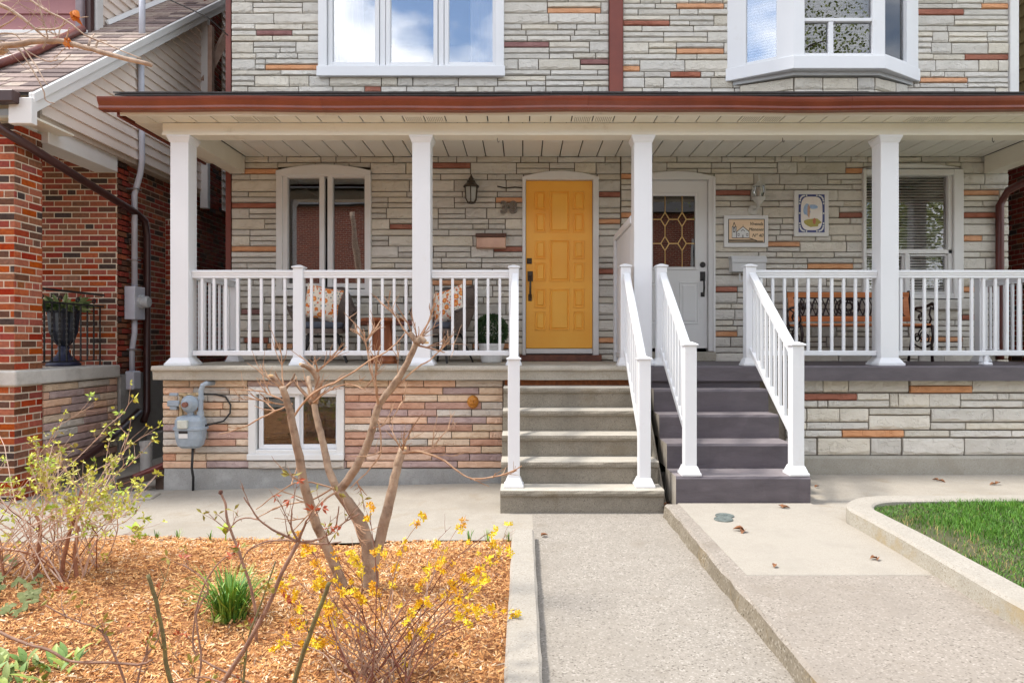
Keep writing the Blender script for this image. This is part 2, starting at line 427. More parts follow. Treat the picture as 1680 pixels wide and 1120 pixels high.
# ------------------------------------------------------------------ loose pieces: stones, bricks
def stone_proto(name, seed, nx=6):
    rg = random.Random(seed)
    xs = [-.5] + [(-.5 + i / nx) + rg.uniform(-.05, .05) for i in range(1, nx)] + [.5]
    lo = [rg.uniform(-.42, -.20) for _ in xs]
    hi = [rg.uniform(.30, .44) for _ in xs]
    vs = []
    for row in range(4):
        for i, x in enumerate(xs):
            edge = i in (0, nx)
            if row == 0: vs.append((x + rg.uniform(-.004, .004), -0.60 + rg.uniform(-.05, .05), -.5))
            if row == 1: vs.append((x, (-0.88 if edge else -1.02) + rg.uniform(-.07, .07), lo[i]))
            if row == 2: vs.append((x, (-0.82 if edge else -0.92) + rg.uniform(-.06, .06), hi[i]))
            if row == 3: vs.append((x, -0.78 + rg.uniform(-.05, .05), .5))
    w = nx + 1
    fs = [(r * w + i, r * w + i + 1, (r + 1) * w + i + 1, (r + 1) * w + i) for r in range(3) for i in range(nx)]
    per = list(range(w)) + [r * w + nx for r in (1, 2)] + list(range(4 * w - 1, 3 * w - 1, -1)) + [r * w for r in (2, 1)]
    b = len(vs)
    vs += [(vs[k][0], 0.0, vs[k][2]) for k in per]
    n = len(per)
    fs += [(per[i], b + i, b + (i + 1) % n, per[(i + 1) % n]) for i in range(n)]
    return vs, fs
def brick_proto(seed):
    rg = random.Random(seed)
    c = 0.06; vs = []
    for (x, z) in ((-.5, -.5), (.5, -.5), (.5, .5), (-.5, .5)):
        vs.append((x, 0.0, z))
    for (x, z) in ((-.5, -.5), (.5, -.5), (.5, .5), (-.5, .5)):
        vs.append((x, -0.75, z))
    for (x, z) in ((-.5, -.5), (.5, -.5), (.5, .5), (-.5, .5)):
        vs.append((x * (1 - c * .5) + rg.uniform(-.01, .01), -1 + rg.uniform(-.05, .05), z * (1 - c * 2.2) + rg.uniform(-.03, .03)))
    fs = []
    for k in range(4):
        k2 = (k + 1) % 4
        fs += [(k, k2, 4 + k2, 4 + k), (4 + k, 4 + k2, 8 + k2, 8 + k)]
    fs.append((8, 9, 10, 11))
    return vs, fs
PROTO = {'stone': [stone_proto('s', i, 8) for i in range(8)], 'brick': [brick_proto(40 + i) for i in range(4)]}
_pm = {}
def proto_mesh(kind, i, m):
    k = (kind, i, m.name)
    if k not in _pm:
        vs, fs = PROTO[kind][i]
        mb = MB(); mb.add(vs, fs)
        _pm[k] = mb.mesh(kind + '_block', [m])
    return _pm[k]
def lay(name, kind, parent, items, rng, limit=300, flip=True):
    """items: (centre xyz at the back plane, width, depth, height, rotz, material). The largest 'limit' become
    objects of their own, the rest one joined part"""
    items = sorted(items, key=lambda t: -t[1] * t[3])
    n = len(PROTO[kind])
    for (c, w, d, h, rz, m) in items[:limit]:
        fl = flip and rng.random() < 0.35
        piece(name, proto_mesh(kind, rng.randrange(n), m), parent, c, (w, d * rng.uniform(.85, 1.15), h), (0, math.pi if fl else 0, rz))
    rest = items[limit:]
    if rest:
        mb = MB(); ms = []
        for (c, w, d, h, rz, m) in rest:
            if m not in ms: ms.append(m)
            vs, fs = PROTO[kind][rng.randrange(n)]
            ca, sa = math.cos(rz), math.sin(rz)
            mb.add([(c[0] + ca * x * w - sa * y * d, c[1] + sa * x * w + ca * y * d, c[2] + z * h) for x, y, z in vs], fs, ms.index(m))
        part(name + '_remainder', mb, ms, parent, kind='stuff')

def wall_cells(mb, x0, x1, z0, z1, holes, ya, yb, mi=0):
    xs = sorted({x0, x1, *[min(max(h[0], x0), x1) for h in holes], *[min(max(h[1], x0), x1) for h in holes]})
    zs = sorted({z0, z1, *[min(max(h[2], z0), z1) for h in holes], *[min(max(h[3], z0), z1) for h in holes]})
    for i in range(len(xs) - 1):
        j = 0
        while j < len(zs) - 1:
            cx = (xs[i] + xs[i + 1]) / 2
            inside = lambda jj: any(h[0] < cx < h[1] and h[2] < (zs[jj] + zs[jj + 1]) / 2 < h[3] for h in holes)
            if inside(j): j += 1; continue
            k = j
            while k + 1 < len(zs) - 1 and not inside(k + 1): k += 1
            mb.box(xs[i], xs[i + 1], ya, yb, zs[j], zs[k + 1], mi)
            j = k + 1
    return mb

def ashlar(x0, x1, z0, z1, holes, yback, forced, rng, depth=0.030, jt=0.0120):
    """random coursed rock-face stone: thin courses and tall courses with stacked pairs; forced = coloured stones"""
    out = []
    greys = [ST_GREY, ST_GREY, ST_GREY2]
    def put(xa, xb, za, zb, m=None):
        if xb - xa < 0.03 or zb - za < 0.022: return
        if m is None:
            m = rng.choice(greys)
        out.append((((xa + xb) / 2, yback, (za + zb) / 2), xb - xa - jt, depth * rng.uniform(.85, 1.2), zb - za - jt, 0.0, m))
    z = z1; tall = rng.random() < .5
    while z > z0 + 0.02:
        h = rng.uniform(.128, .142) if tall else rng.uniform(.066, .078)
        zb = max(z - h, z0)
        if zb - z0 < 0.04: zb = z0
        # intervals with their free height
        cuts = sorted({x0, x1, *[c for q in holes for c in q[:2] if x0 < c < x1 and q[2] < z and q[3] > zb]})
        ivs = []
        for a, b in zip(cuts, cuts[1:]):
            lo, hi = zb, z; ok = True
            for q in holes:
                if q[0] < (a + b) / 2 < q[1] and q[2] < hi and q[3] > lo:
                    if q[2] <= lo and q[3] >= hi: ok = False
                    elif q[2] > lo and q[3] >= hi: hi = q[2]
                    elif q[3] < hi and q[2] <= lo: lo = q[3]
                    else: ok = False
            if ok and hi - lo > .02: ivs.append([a, b, lo, hi])
        mg = [ivs[0]] if ivs else []
        for iv in ivs[1:]:
            p = mg[-1]
            if abs(p[1] - iv[0]) < 1e-6 and abs(p[2] - iv[2]) < 1e-6 and abs(p[3] - iv[3]) < 1e-6: p[1] = iv[1]
            else: mg.append(iv)
        for a, b, lo, hi in mg:
            fs = sorted([f for f in forced if lo <= f[2] < hi and f[0] < b - .05 and f[1] > a + .05])
            segs = []; x = a
            for f in fs:
                fa, fb = max(f[0], x), min(f[1], b)
                if fa - a < .07: fa = max(a, x)
                if b - fb < .07: fb = b
                if fb - fa < .08: continue
                if fa - x > .02: segs.append((x, fa, None))
                segs.append((fa, fb, f)); x = fb
            if b - x > .02: segs.append((x, b, None))
            for sa, sb, f in segs:
                if f is not None:
                    if hi - lo > .11:
                        md = (lo + hi) / 2
                        if f[2] > md: put(sa, sb, md, hi, f[3]); put(sa, sb, lo, md)
                        else: put(sa, sb, lo, md, f[3]); put(sa, sb, md, hi)
                    else: put(sa, sb, lo, hi, f[3])
                    continue
                x = sa
                while x < sb - .01:
                    if hi - lo > .11:
                        L_ = rng.choice((rng.uniform(.18, .34), rng.uniform(.40, .66)))
                        if sb - x - L_ < .12: L_ = sb - x
                        if L_ > .8: L_ /= 2
                        if rng.random() < .30:
                            md = lo + (hi - lo) * rng.choice((.5, .5, .46))
                            put(x, x + L_, md, hi)
                            if L_ > .4 and rng.random() < .5:
                                k = x + L_ * rng.uniform(.3, .7); put(x, k, lo, md); put(k, x + L_, lo, md)
                            else: put(x, x + L_, lo, md)
                        else: put(x, x + L_, lo, hi)
                    else:
                        L_ = rng.choice((rng.uniform(.16, .32), rng.uniform(.38, .66)))
                        if sb - x - L_ < .10: L_ = sb - x
                        if L_ > .8: L_ /= 2
                        put(x, x + L_, lo, hi)
                    x += L_
        z = zb
        tall = (not tall) if rng.random() < .8 else tall
    return out
def coursed(x0, x1, z0, z1, n, holes, fixed, rng, mats, depth, lens, jt=0.009, axis='x', rz=0.0):
    """level courses of long stones. axis 'x': along X at y=fixed; 'y': along Y at x=fixed"""
    out = []; h = (z1 - z0) / n
    for r in range(n):
        za, zb = z0 + r * h, z0 + (r + 1) * h; zc = (za + zb) / 2
        ivs = [(x0, x1)]
        for q in holes:
            if q[2] < zc < q[3]:
                nv = []
                for a, b in ivs:
                    if q[0] > a: nv.append((a, min(b, q[0])))
                    if q[1] < b: nv.append((max(a, q[1]), b))
                ivs = [t for t in nv if t[1] - t[0] > .03]
        for a, b in ivs:
            x = a; first = True
            while x < b - .005:
                L_ = rng.choice(lens) * rng.uniform(.94, 1.06)
                if first and r % 2: L_ *= rng.uniform(.35, .6)
                first = False
                if b - x - L_ < .08: L_ = b - x
                c = (x + L_ / 2)
                cc = (c, fixed, zc) if axis == 'x' else (fixed, c, zc)
                out.append((cc, L_ - jt, depth, h - jt, rz, rng.choice(mats)))
                x += L_
    return out
def bricks(u0, u1, z0, z1, holes, fixed, axis, rz, rng, pitch=0.0667, blen=0.205, jt=0.0135, depth=0.006, w=(28, 24, 14, 18, 11, 6)):
    out = []; n = int(round((z1 - z0) / pitch)); h = (z1 - z0) / n
    for r in range(n):
        zc = z0 + (r + .5) * h
        hdr = r % 6 == 5
        L0 = blen / 2 if hdr else blen
        u = u0 - (0 if r % 2 == 0 else L0 / 2) - rng.uniform(0, .01)
        while u < u1 - .004:
            a, b = max(u, u0), min(u + L0, u1)
            if b - a > .025 and not any(q[0] < (a + b) / 2 < q[1] and q[2] < zc < q[3] for q in holes):
                c = (a + b) / 2
                cc = (c, fixed, zc) if axis == 'x' else (fixed, c, zc)
                out.append((cc, b - a - jt, depth, h - jt, rz, rng.choices(BRICKS, w)[0]))
            u += L0
    return out

def text_mesh(name, body, size, material, parent, loc, extrude=0.002, shear=0.0, align='CENTER', sx=1.0, bold=0.0):
    cu = bpy.data.curves.new(name, 'FONT')
    cu.body = body; cu.size = size; cu.extrude = extrude; cu.shear = shear; cu.align_x = align
    cu.offset = bold
    to = bpy.data.objects.new(name + '_tmp', cu)
    COL.objects.link(to)
    dg = bpy.context.evaluated_depsgraph_get()
    me = bpy.data.meshes.new_from_object(to.evaluated_get(dg))
    bpy.data.objects.remove(to, do_unlink=True)
    me.materials.clear(); me.materials.append(material)
    return piece(name, me, parent, loc, (sx, 1, 1), (R(90), 0, 0))

# ================================================================== SETTING
DW = 8.33            # wall plane of the two houses
FL = 1.161           # porch floor
DP = 6.78            # front of the porch walls
soil = mat('dark_soil', (0.10, 0.075, 0.05), (0.06, 0.045, 0.03), scale=12, rough=0.95, bump=0.6)
g = MB(); g.box(-150, 150, -150, 150, -0.6, -0.16)
ground = struct('ground', g, mat('far_ground', (0.16, 0.17, 0.09), (0.11, 0.12, 0.06), scale=0.4, rough=0.95))
s = MB(); s.box(-60, 60, -7.6, -3.2, -0.155, -0.11)
struct('road', s, mat('asphalt', (0.06, 0.06, 0.062), (0.045, 0.045, 0.046), scale=20, rough=0.9, bump=0.4))
s = MB(); s.box(-60, 60, -3.1, -1.0, -0.155, -0.004)
struct('pavement', s, CONC_WALK)

# walk in front of the left house, dropping a little towards the left
s = MB()
nx, ny = 14, 3
def wz(x, y): return max(-0.075, 0.0 + 0.024 * min(0, x + 0.4)) + 0.002 * math.sin(x * 3.1 + y * 2)
top = [[(-9.0 + (9.08) * i / nx, 4.82 + (6.9 - 4.82) * j / ny) for i in range(nx + 1)] for j in range(ny + 1)]
vs = [(x, y, wz(x, y)) for row in top for x, y in row]
fs = [(j * (nx + 1) + i, j * (nx + 1) + i + 1, (j + 1) * (nx + 1) + i + 1, (j + 1) * (nx + 1) + i) for j in range(ny) for i in range(nx)]
s.add(vs, fs)
s.box(-9, 0.075, 4.80, 4.82, -0.2, -0.05)
struct('front_walk', s, CONC_WALK, recalc=False)
s = MB(); s.box(-4.72, -3.5, 6.9, 14, -0.2, -0.062)
struct('side_passage', s, CONC_WALK)
s = MB(); s.box(-9, -4.72, 6.9, 14, -0.2, -0.062)
struct('neighbour_yard', s, soil)
# lower exposed aggregate path, kerbs either side
s = MB(); s.box(0.075, 1.22, -1.0, 6.78, -0.2, 0.0)
struct('path', s, CONC_PATH)
rk = random.Random(5)
def rough_kerb(x0, x1, ya, yb, z0, z1, step=0.12, jit=0.006, sideL=0.0, sideR=0.0):
    mb = MB(); n = int((yb - ya) / step)
    rows = []
    for i in range(n + 1):
        y = ya + (yb - ya) * i / n
        j = lambda a=jit: rk.uniform(-a, a)
        rows.append([(x0 - sideL + j(), y, z0), (x0 + j(), y, z1 - 0.012), (x0 + 0.014 + j(.002), y, z1 + j(.0015)),
                     (x1 - 0.014 + j(.002), y, z1 + j(.0015)), (x1 + j(), y, z1 - 0.012), (x1 + sideR + j(), y, z0)])
    vs = [p for r in rows for p in r]
    fs = [(i * 6 + k, i * 6 + k + 1, i * 6 + 6 + k + 1, i * 6 + 6 + k) for i in range(n) for k in range(5)]
    fs += [tuple(range(6))[::-1], tuple(range(n * 6, n * 6 + 6))]
    mb.add(vs, fs)
    mb.m = [1 if k < 5 * n and k % 5 in (0, 4) else 0 for k in range(len(fs))]
    return mb
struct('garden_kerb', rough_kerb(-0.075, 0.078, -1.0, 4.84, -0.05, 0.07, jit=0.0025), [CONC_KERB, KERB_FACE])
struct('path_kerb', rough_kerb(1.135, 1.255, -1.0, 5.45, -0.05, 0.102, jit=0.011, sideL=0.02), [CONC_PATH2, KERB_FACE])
# higher path of the right-hand house: aggregate slab and a paler slab by the steps
s = MB(); s.box(1.243, 2.45, -1.0, 3.79, -0.2, 0.1)
struct('upper_path', s, CONC_PATH2)
s = MB(); s.box(1.243, 2.325, 3.805, 5.50, -0.2, 0.1, 0)
struct('pale_slab', s, CONC_PALE, bev=0.006)
s = MB(); s.box(2.337, 8.5, 3.805, 6.9, -0.2, 0.086); s.box(1.24, 2.336, 5.51, 6.9, -0.2, 0.086)
struct('right_walk', s, CONC_WALK)

# lawn kerb: swept round the corner
def corner(cx, cy, r, a0, a1, n): return [(cx + r * math.cos(R(a0 + (a1 - a0) * i / n)), cy + r * math.sin(R(a0 + (a1 - a0) * i / n))) for i in range(n + 1)]
outer = [(2.17, -1.0), (2.21, 1.5), (2.25, 3.2), (2.31, 4.2)] + corner(2.83, 4.79, 0.51, 185, 92, 10) + [(4.0, 5.33), (6.0, 5.34), (8.5, 5.34)]
def offset(path, d):
    out = []
    for i, p in enumerate(path):
        a = Vector(path[max(i - 1, 0)]); b = Vector(path[min(i + 1, len(path) - 1)])
        t = (b - a).normalized(); n = Vector((t.y, -t.x))
        out.append((p[0] + n.x * d, p[1] + n.y * d))
    return out
inner = offset(outer, 0.18)
mb = MB(); rows = []
o2 = offset(outer, 0.02); i2 = offset(outer, 0.165)
for a, b_, c, d in zip(outer, o2, i2, inner):
    rows.append([(a[0], a[1], 0.0), (a[0], a[1], 0.195), (b_[0], b_[1], 0.209), (c[0], c[1], 0.209), (d[0], d[1], 0.198), (d[0], d[1], 0.05)])
vs = [p for r in rows for p in r]; n = len(rows)
mb.add(vs, [(i * 6 + k, i * 6 + k + 1, i * 6 + 7 + k, i * 6 + 6 + k) for i in range(n - 1) for k in range(5)])
mb.m = [1 if k % 5 == 0 else 0 for k in range(len(mb.f))]
struct('lawn_kerb', mb, [CONC_KERB, speckle_mat('lawn_kerb_face', (0.42, 0.385, 0.32), (0.52, 0.49, 0.43), (0.26, 0.225, 0.17), sc=150, bump=0.5, stain=(0.33, 0.285, 0.21), moss=(0.40, 0.30, 0.15), stain_scale=3.0)])
mb = MB(); poly = inner + [(8.5, -1.0)]
mb.prism(poly, 'z', 0.02, 0.175)
lawn = struct('lawn', mb, mat('lawn_soil', (0.09, 0.085, 0.04), (0.05, 0.06, 0.025), scale=8, rough=0.95, bump=0.5))
# grass
rn = np.random.default_rng(3)
def inside_lawn(x, y):
    xo = np.interp(y, [p[1] for p in inner[:11]], [p[0] for p in inner[:11]])
    return (x > xo - 0.012) & (y < 5.13 + np.clip((x - 2.9) * 0.3, -0.6, 0.04))
pts = rn.uniform((2.35, 2.4), (6.6, 5.18), (95000, 2))
pts = pts[inside_lawn(pts[:, 0], pts[:, 1])]
bare = np.exp(-(((pts[:, 0] - 2.62) / 0.16) ** 2 + ((pts[:, 1] - 4.25) / 0.42) ** 2))
pts = pts[rn.uniform(0, 1, len(pts)) > bare * 0.85]
n = len(pts)
h = rn.uniform(.020, .044, n) * (1 + 0.35 * np.sin(pts[:, 0] * 5) * np.sin(pts[:, 1] * 6)); a = rn.uniform(0, 2 * np.pi, n); lean = rn.uniform(.004, .03, n); wd = rn.uniform(.0016, .003, n)
ca, sa = np.cos(a), np.sin(a); a2 = rn.uniform(0, 2 * np.pi, n)
zb = np.full(n, 0.172) + 0.01 * np.sin(pts[:, 0] * 2.2)
V = np.zeros((n, 5, 3))
V[:, 0] = np.stack([pts[:, 0] - ca * wd, pts[:, 1] - sa * wd, zb], 1)
V[:, 1] = np.stack([pts[:, 0] + ca * wd, pts[:, 1] + sa * wd, zb], 1)
mx, my = pts[:, 0] + np.cos(a2) * lean * .35, pts[:, 1] + np.sin(a2) * lean * .35
V[:, 2] = np.stack([mx + ca * wd * .7, my + sa * wd * .7, zb + h * .6], 1)
V[:, 3] = np.stack([mx - ca * wd * .7, my - sa * wd * .7, zb + h * .6], 1)
V[:, 4] = np.stack([pts[:, 0] + np.cos(a2) * lean, pts[:, 1] + np.sin(a2) * lean, zb + h], 1)
base = np.arange(n)[:, None] * 5
T = np.concatenate([base + np.array([[0, 1, 2]]), base + np.array([[0, 2, 3]]), base + np.array([[3, 2, 4]])], 0)
gm = [mat('grass_blade_green', (0.09, 0.235, 0.02), (0.055, 0.155, 0.013), scale=3, rough=0.6), mat('grass_blade_light', (0.15, 0.32, 0.03), (0.095, 0.22, 0.018), scale=3, rough=0.6),
      mat('grass_blade_straw', (0.42, 0.33, 0.14), (0.32, 0.24, 0.09), scale=3, rough=0.8)]
cl = rn.choice(3, n, p=[.68, .31, .01])
cl = np.where(rn.uniform(0, 1, n) < 0.4 * np.exp(-(((pts[:, 0] - 2.62) / 0.16) ** 2 + ((pts[:, 1] - 4.1) / 0.6) ** 2)), 2, cl)
go = bpy.data.objects.new('lawn_grass', np_mesh('lawn_grass', V.reshape(-1, 3), T, gm, np.tile(cl, 3)))
COL.objects.link(go); tagp(go, 'short bright green lawn grass inside the curved concrete kerb', 'grass', kind='stuff')

# mulch bed with shredded chips
def bed_z(x, y): return -0.02 + 0.05 * np.sin(np.clip((4.85 - y) / 0.5, 0, 1) * np.pi / 2) + 0.022 * np.sin(x * 2.3 + 1) * np.sin(y * 2.9) + 0.012 * np.sin(x * 6.1 + y * 5.2) + 0.008 * np.sin(x * 17 + 2 * np.sin(y * 9)) * np.sin(y * 19 + 2 * np.sin(x * 8)) + 0.03 * np.exp(-((x + 2.6) ** 2 + (y - 3.6) ** 2) / 1.2)
mb = MB()
mb.grid(lambda u, v: ((-7.5 + 7.43 * u), 0.2 + 4.62 * v, float(bed_z(-7.5 + 7.43 * u, 0.2 + 4.62 * v))), 120, 80)
mulch_base = mat('mulch_base', lin(202, 148, 96), lin(150, 98, 58), scale=18, rough=0.95, bump=0.9, bscale=60, bdist=0.02, dirt=lin(136, 86, 52), dscale=14, damt=(0.58, 0.76))
bed = struct('mulch_bed', mb, mulch_base, recalc=False, smooth=True)
n = 130000
px_ = rn.uniform(-5.6, -0.085, n); py_ = rn.uniform(1.9, 4.83, n)
keep = (np.abs(px_) < py_ * 0.86 + .2); px_, py_ = px_[keep], py_[keep]; n = len(px_)
ln = rn.uniform(.004, .016, n) * np.where(rn.uniform(0, 1, n) < .08, 1.9, 1.0); wd = rn.uniform(.001, .0038, n)
a = rn.uniform(0, 2 * np.pi, n); tilt = rn.normal(0, .35, n); zc = bed_z(px_, py_) + rn.uniform(.001, .016, n)
dx, dy, dz = np.cos(a) * np.cos(tilt), np.sin(a) * np.cos(tilt), np.sin(tilt)
sx_, sy_ = -np.sin(a), np.cos(a); roll = rn.uniform(-.8, .8, n)
V = np.zeros((n, 4, 3))
for k, (q, w_) in enumerate(((-1, 1), (1, .6), (1, -.6), (-1, -1))):
    V[:, k] = np.stack([px_ + dx * ln * q + sx_ * wd * w_, py_ + dy * ln * q + sy_ * wd * w_, zc + dz * ln * q + roll * wd * w_], 1)
T = np.arange(n * 4).reshape(n, 4)
cm = [mat('chip_tan', lin(228, 184, 128), lin(212, 162, 104), scale=9, rough=0.9), mat('chip_orange', lin(210, 152, 92), lin(188, 128, 72), scale=9, rough=0.9),
      mat('chip_pale', lin(244, 220, 186), lin(232, 202, 162), scale=9, rough=0.9), mat('chip_brown', lin(144, 90, 52), lin(110, 64, 36), scale=9, rough=0.9)]
patch = np.sin(px_ * 3.1 + 1.3 * np.sin(py_ * 2.7)) * np.sin(py_ * 3.7 + 1.1 * np.sin(px_ * 4.3)) + 0.6 * np.sin(px_ * 9.3 + py_ * 7.7) * np.sin(py_ * 11.1 - px_ * 5.9)
u_ = rn.uniform(0, 1, n) + 0.16 * patch
ci = np.where(u_ < .20, 3, np.where(u_ < .56, 1, np.where(u_ < .92, 0, 2)))
ci = np.where(rn.uniform(0, 1, n) < .035, 4, ci)
cm.append(mat('chip_grey', lin(186, 168, 146), lin(156, 138, 118), scale=9, rough=0.9))
mo = bpy.data.objects.new('mulch_chips', np_mesh('mulch_chips', V.reshape(-1, 3), T, cm, ci))
COL.objects.link(mo); tagp(mo, 'shredded orange wood mulch covering the garden bed', 'mulch', kind='stuff')

# ================================================================== HOUSES
def rectpx(xa, xb, ya, yb, d=DW): return (X(xa, d), X(xb, d), Z(yb, d), Z(ya, d))
XL, XM, XR = -3.56, 1.13, 5.93
HT = 6.7
roofm = mat('grey_shingle', (0.09, 0.085, 0.085), (0.06, 0.058, 0.058), scale=14, rough=0.9, bump=0.4)
houseA = thing('stone_house', 'grey stone house with the orange front door and number 38', 'house', (-1.2, 8.6, 0), 'semi-detached stone houses')
houseB = thing('stone_house', 'grey stone house with the white front door and upper bay window', 'house', (3.5, 8.6, 0), 'semi-detached stone houses')
winUA = rectpx(527, 823, -150, 123)
winLA = rectpx(456, 607, 272, 482)
doorA = (X(859, DW), X(980, DW), FL - .02, Z(285, DW))
doorB = (X(1040, DW), X(1172, DW), FL - .02, Z(285, DW))
winLB = rectpx(1417, 1577, 274, 492)
winUB = (X(1203, DW), X(1500, DW), Z(128, DW), 6.2)
def house_shell(h, x0, x1, holes):
    mb = MB(); wall_cells(mb, x0, x1, 0.0, HT, holes, DW + .03, DW + .28)
    w = part('wall', mb, MORTAR, h)
    mb = MB(); mb.box(x0 + .02, x0 + .2, DW + .29, 16, 0, HT); mb.box(x1 - .2, x1 - .02, DW + .29, 16, 0, HT)
    mb.box(x0 + .02, x1 - .02, 12.2, 12.4, 0, HT); mb.box(x0 + .21, x1 - .21, DW + .29, 12.19, FL - .25, FL); mb.box(x0 + .21, x1 - .21, DW + .29, 12.19, 3.75, 3.95)
    part('inner_wall', mb, DARKROOM, h)
    mb = MB(); mb.prism([(DW - .5, HT - .02), (DW - .5, HT + .12), (12.2, HT + 2.0), (16.4, HT + .12), (16.4, HT - .02)], 'x', x0 - (.3 if x0 < 0 else -.003), x1 + (.3 if x1 > 3 else -.003))
    part('roof', mb, roofm, h)
    return w
# front stair openings hidden behind the porch; wall stones
def fo(l): return [(X(a, DW), X(b, DW), Z(y, DW), m) for a, b, y, m in l]
O_, R_, M_ = ST_ORANGE, ST_RED, ST_MAROON
FA = fo([(898, 986, 20, O_), (828, 901, 76, M_), (952, 997, 105, M_), (420, 479, 50, M_), (435, 522, 107, O_), (598, 625, 146, R_), (684, 711, 152, O_),
         (793, 826, 152, R_), (395, 448, 284, O_), (372, 448, 341, R_), (372, 448, 410, O_), (639, 678, 370, R_), (707, 772, 270, R_), (813, 857, 331, O_),
         (810, 857, 410, R_), (984, 1017, 322, R_), (984, 1017, 361, O_), (984, 1017, 448, R_), (395, 431, 508, M_), (437, 480, 566, O_), (585, 640, 527, R_), (640, 690, 529, M_), (705, 775, 468, O_),
         (775, 840, 570, O_), (985, 1017, 555, O_), (400, 440, 560, R_), (850, 858, 570, R_)])
FB = fo([(1110, 1188, 8, O_), (1025, 1099, 37, R_), (1110, 1188, 86, O_), (1024, 1050, 116, O_), (1100, 1150, 127, R_), (1509, 1582, 16, R_), (1611, 1653, 6, O_),
         (1584, 1653, 95, R_), (1510, 1588, 134, O_), (1176, 1232, 319, R_), (1259, 1313, 403, O_), (1377, 1415, 356, R_), (1325, 1400, 440, O_), (1388, 1415, 282, O_),
         (1176, 1210, 478, R_), (1176, 1210, 545, O_), (1581, 1640, 318, O_), (1581, 1640, 356, R_), (1581, 1612, 394, O_), (1581, 1600, 479, O_), (1579, 1602, 520, R_),
         (1510, 1580, 557, O_), (1019, 1042, 291, O_), (1019, 1042, 356, O_), (1620, 1660, 475, M_)])
rs = random.Random(11)
zc0, zc1 = 3.66, 4.25
wallA = house_shell(houseA, XL, XM, [winUA, winLA, doorA])
itA = ashlar(XL, X(999, DW), zc1, 5.95, [winUA], DW + .03, FA, rs) + ashlar(XL, X(1018, DW), FL - .06, zc0, [(winLA[0] - .005, winLA[1] + .005, winLA[2], winLA[3] - .02), (doorA[0], doorA[1], doorA[2], doorA[3] - .03)], DW + .03, FA, rs)
lay('stone', 'stone', wallA, itA, rs, 300)
wallB = house_shell(houseB, XM, XR, [winUB, winLB, doorB])
itB = ashlar(X(1022, DW), XR, zc1, 5.95, [winUB], DW + .03, FB, rs) + ashlar(X(1019, DW), XR, FL - .06, zc0, [(winLB[0], winLB[1], winLB[2] - .1, winLB[3] - .0), (doorB[0], doorB[1], doorB[2], doorB[3] - .03)], DW + .03, FB, rs)
lay('stone', 'stone', wallB, itB, rs, 300)
# trim board between the houses, downspout at the left corner
mb = MB(); mb.box(X(1000, DW - .03), X(1022, DW - .03), DW - .035, DW + .029, 4.2, HT)
part('trim_board', mb, REDBROWN, houseA, bev=.004)
mb = MB(); mb.box(XL - .075, XL - .01, DW + .01, DW + .09, 0.1, HT - .1)
part('corner_board', mb, REDBROWN, houseA, bev=.004)
mb = MB(); mb.box(XR + .005, XR + .11, DW - .02, DW + .2, 4.2, HT); part('corner_post', mb, TRIM, houseB, bev=.004)

def rect_frame(mb, xa, xb, za, zb, w, ya, yb, bot=None, mi=0):
    bot = w if bot is None else bot
    mb.box(xa, xa + w, ya, yb, za, zb, mi); mb.box(xb - w, xb, ya, yb, za, zb, mi)
    mb.box(xa + w, xb - w, ya, yb, zb - w, zb, mi); mb.box(xa + w, xb - w, ya, yb, za, za + bot, mi)
    return mb
def arch_head(mb, xa, xb, zspring, rise, zbot, ya, yb, n=10):
    poly = [(xa, zbot), (xb, zbot)] + [(xb + (xa - xb) * i / n, zspring + rise * (1 - (2 * i / n - 1) ** 2)) for i in range(n + 1)]
    return mb.prism(poly, 'y', ya, yb)
# --- upper window of house A: three lights
w = None
xa, xb, zb_ = X(523, DW), X(827, DW), Z(127, DW)
mb = MB(); rect_frame(mb, xa, xb, zb_, 6.32, .105, DW - .035, DW + .12, .135); mb.box(xa - .012, xb + .012, DW - .06, DW - .036, zb_ - .004, zb_ + .12)
wu = part('window', mb, WHITE, houseA, bev=.005)
lights = [(538, 622), (633, 718), (729, 815)]
for a, b in lights:
    mb = MB(); rect_frame(mb, X(a, DW), X(b, DW), Z(109, DW), 6.2, .052, DW + .0, DW + .07); sa = part('sash', mb, WHITE, wu, bev=.006)
    mb = MB(); mb.box(X(a, DW) + .05, X(b, DW) - .05, DW + .045, DW + .05, Z(109, DW) + .05, 6.16); part('pane', mb, GLASS_SKY, wu)
for a, b in ((623, 632), (719, 728)):
    mb = MB(); mb.box(X(a, DW), X(b, DW), DW + .012, DW + .09, Z(109, DW), 6.2); part('mullion', mb, WHITE, wu, bev=.004)
curt = mat('sheer_curtain', (0.7, 0.69, 0.66), (0.6, 0.59, 0.56), scale=3, rough=0.9)
for a, b in ((545, 590), (770, 812)):
    mb = MB(); mb.grid(lambda u, v: (X(a, DW) + (X(b, DW) - X(a, DW)) * u, DW + .17 + .025 * math.sin(u * 26), 4.5 + 1.7 * v), 40, 1)
    part('curtain', mb, curt, wu, smooth=True, recalc=False)
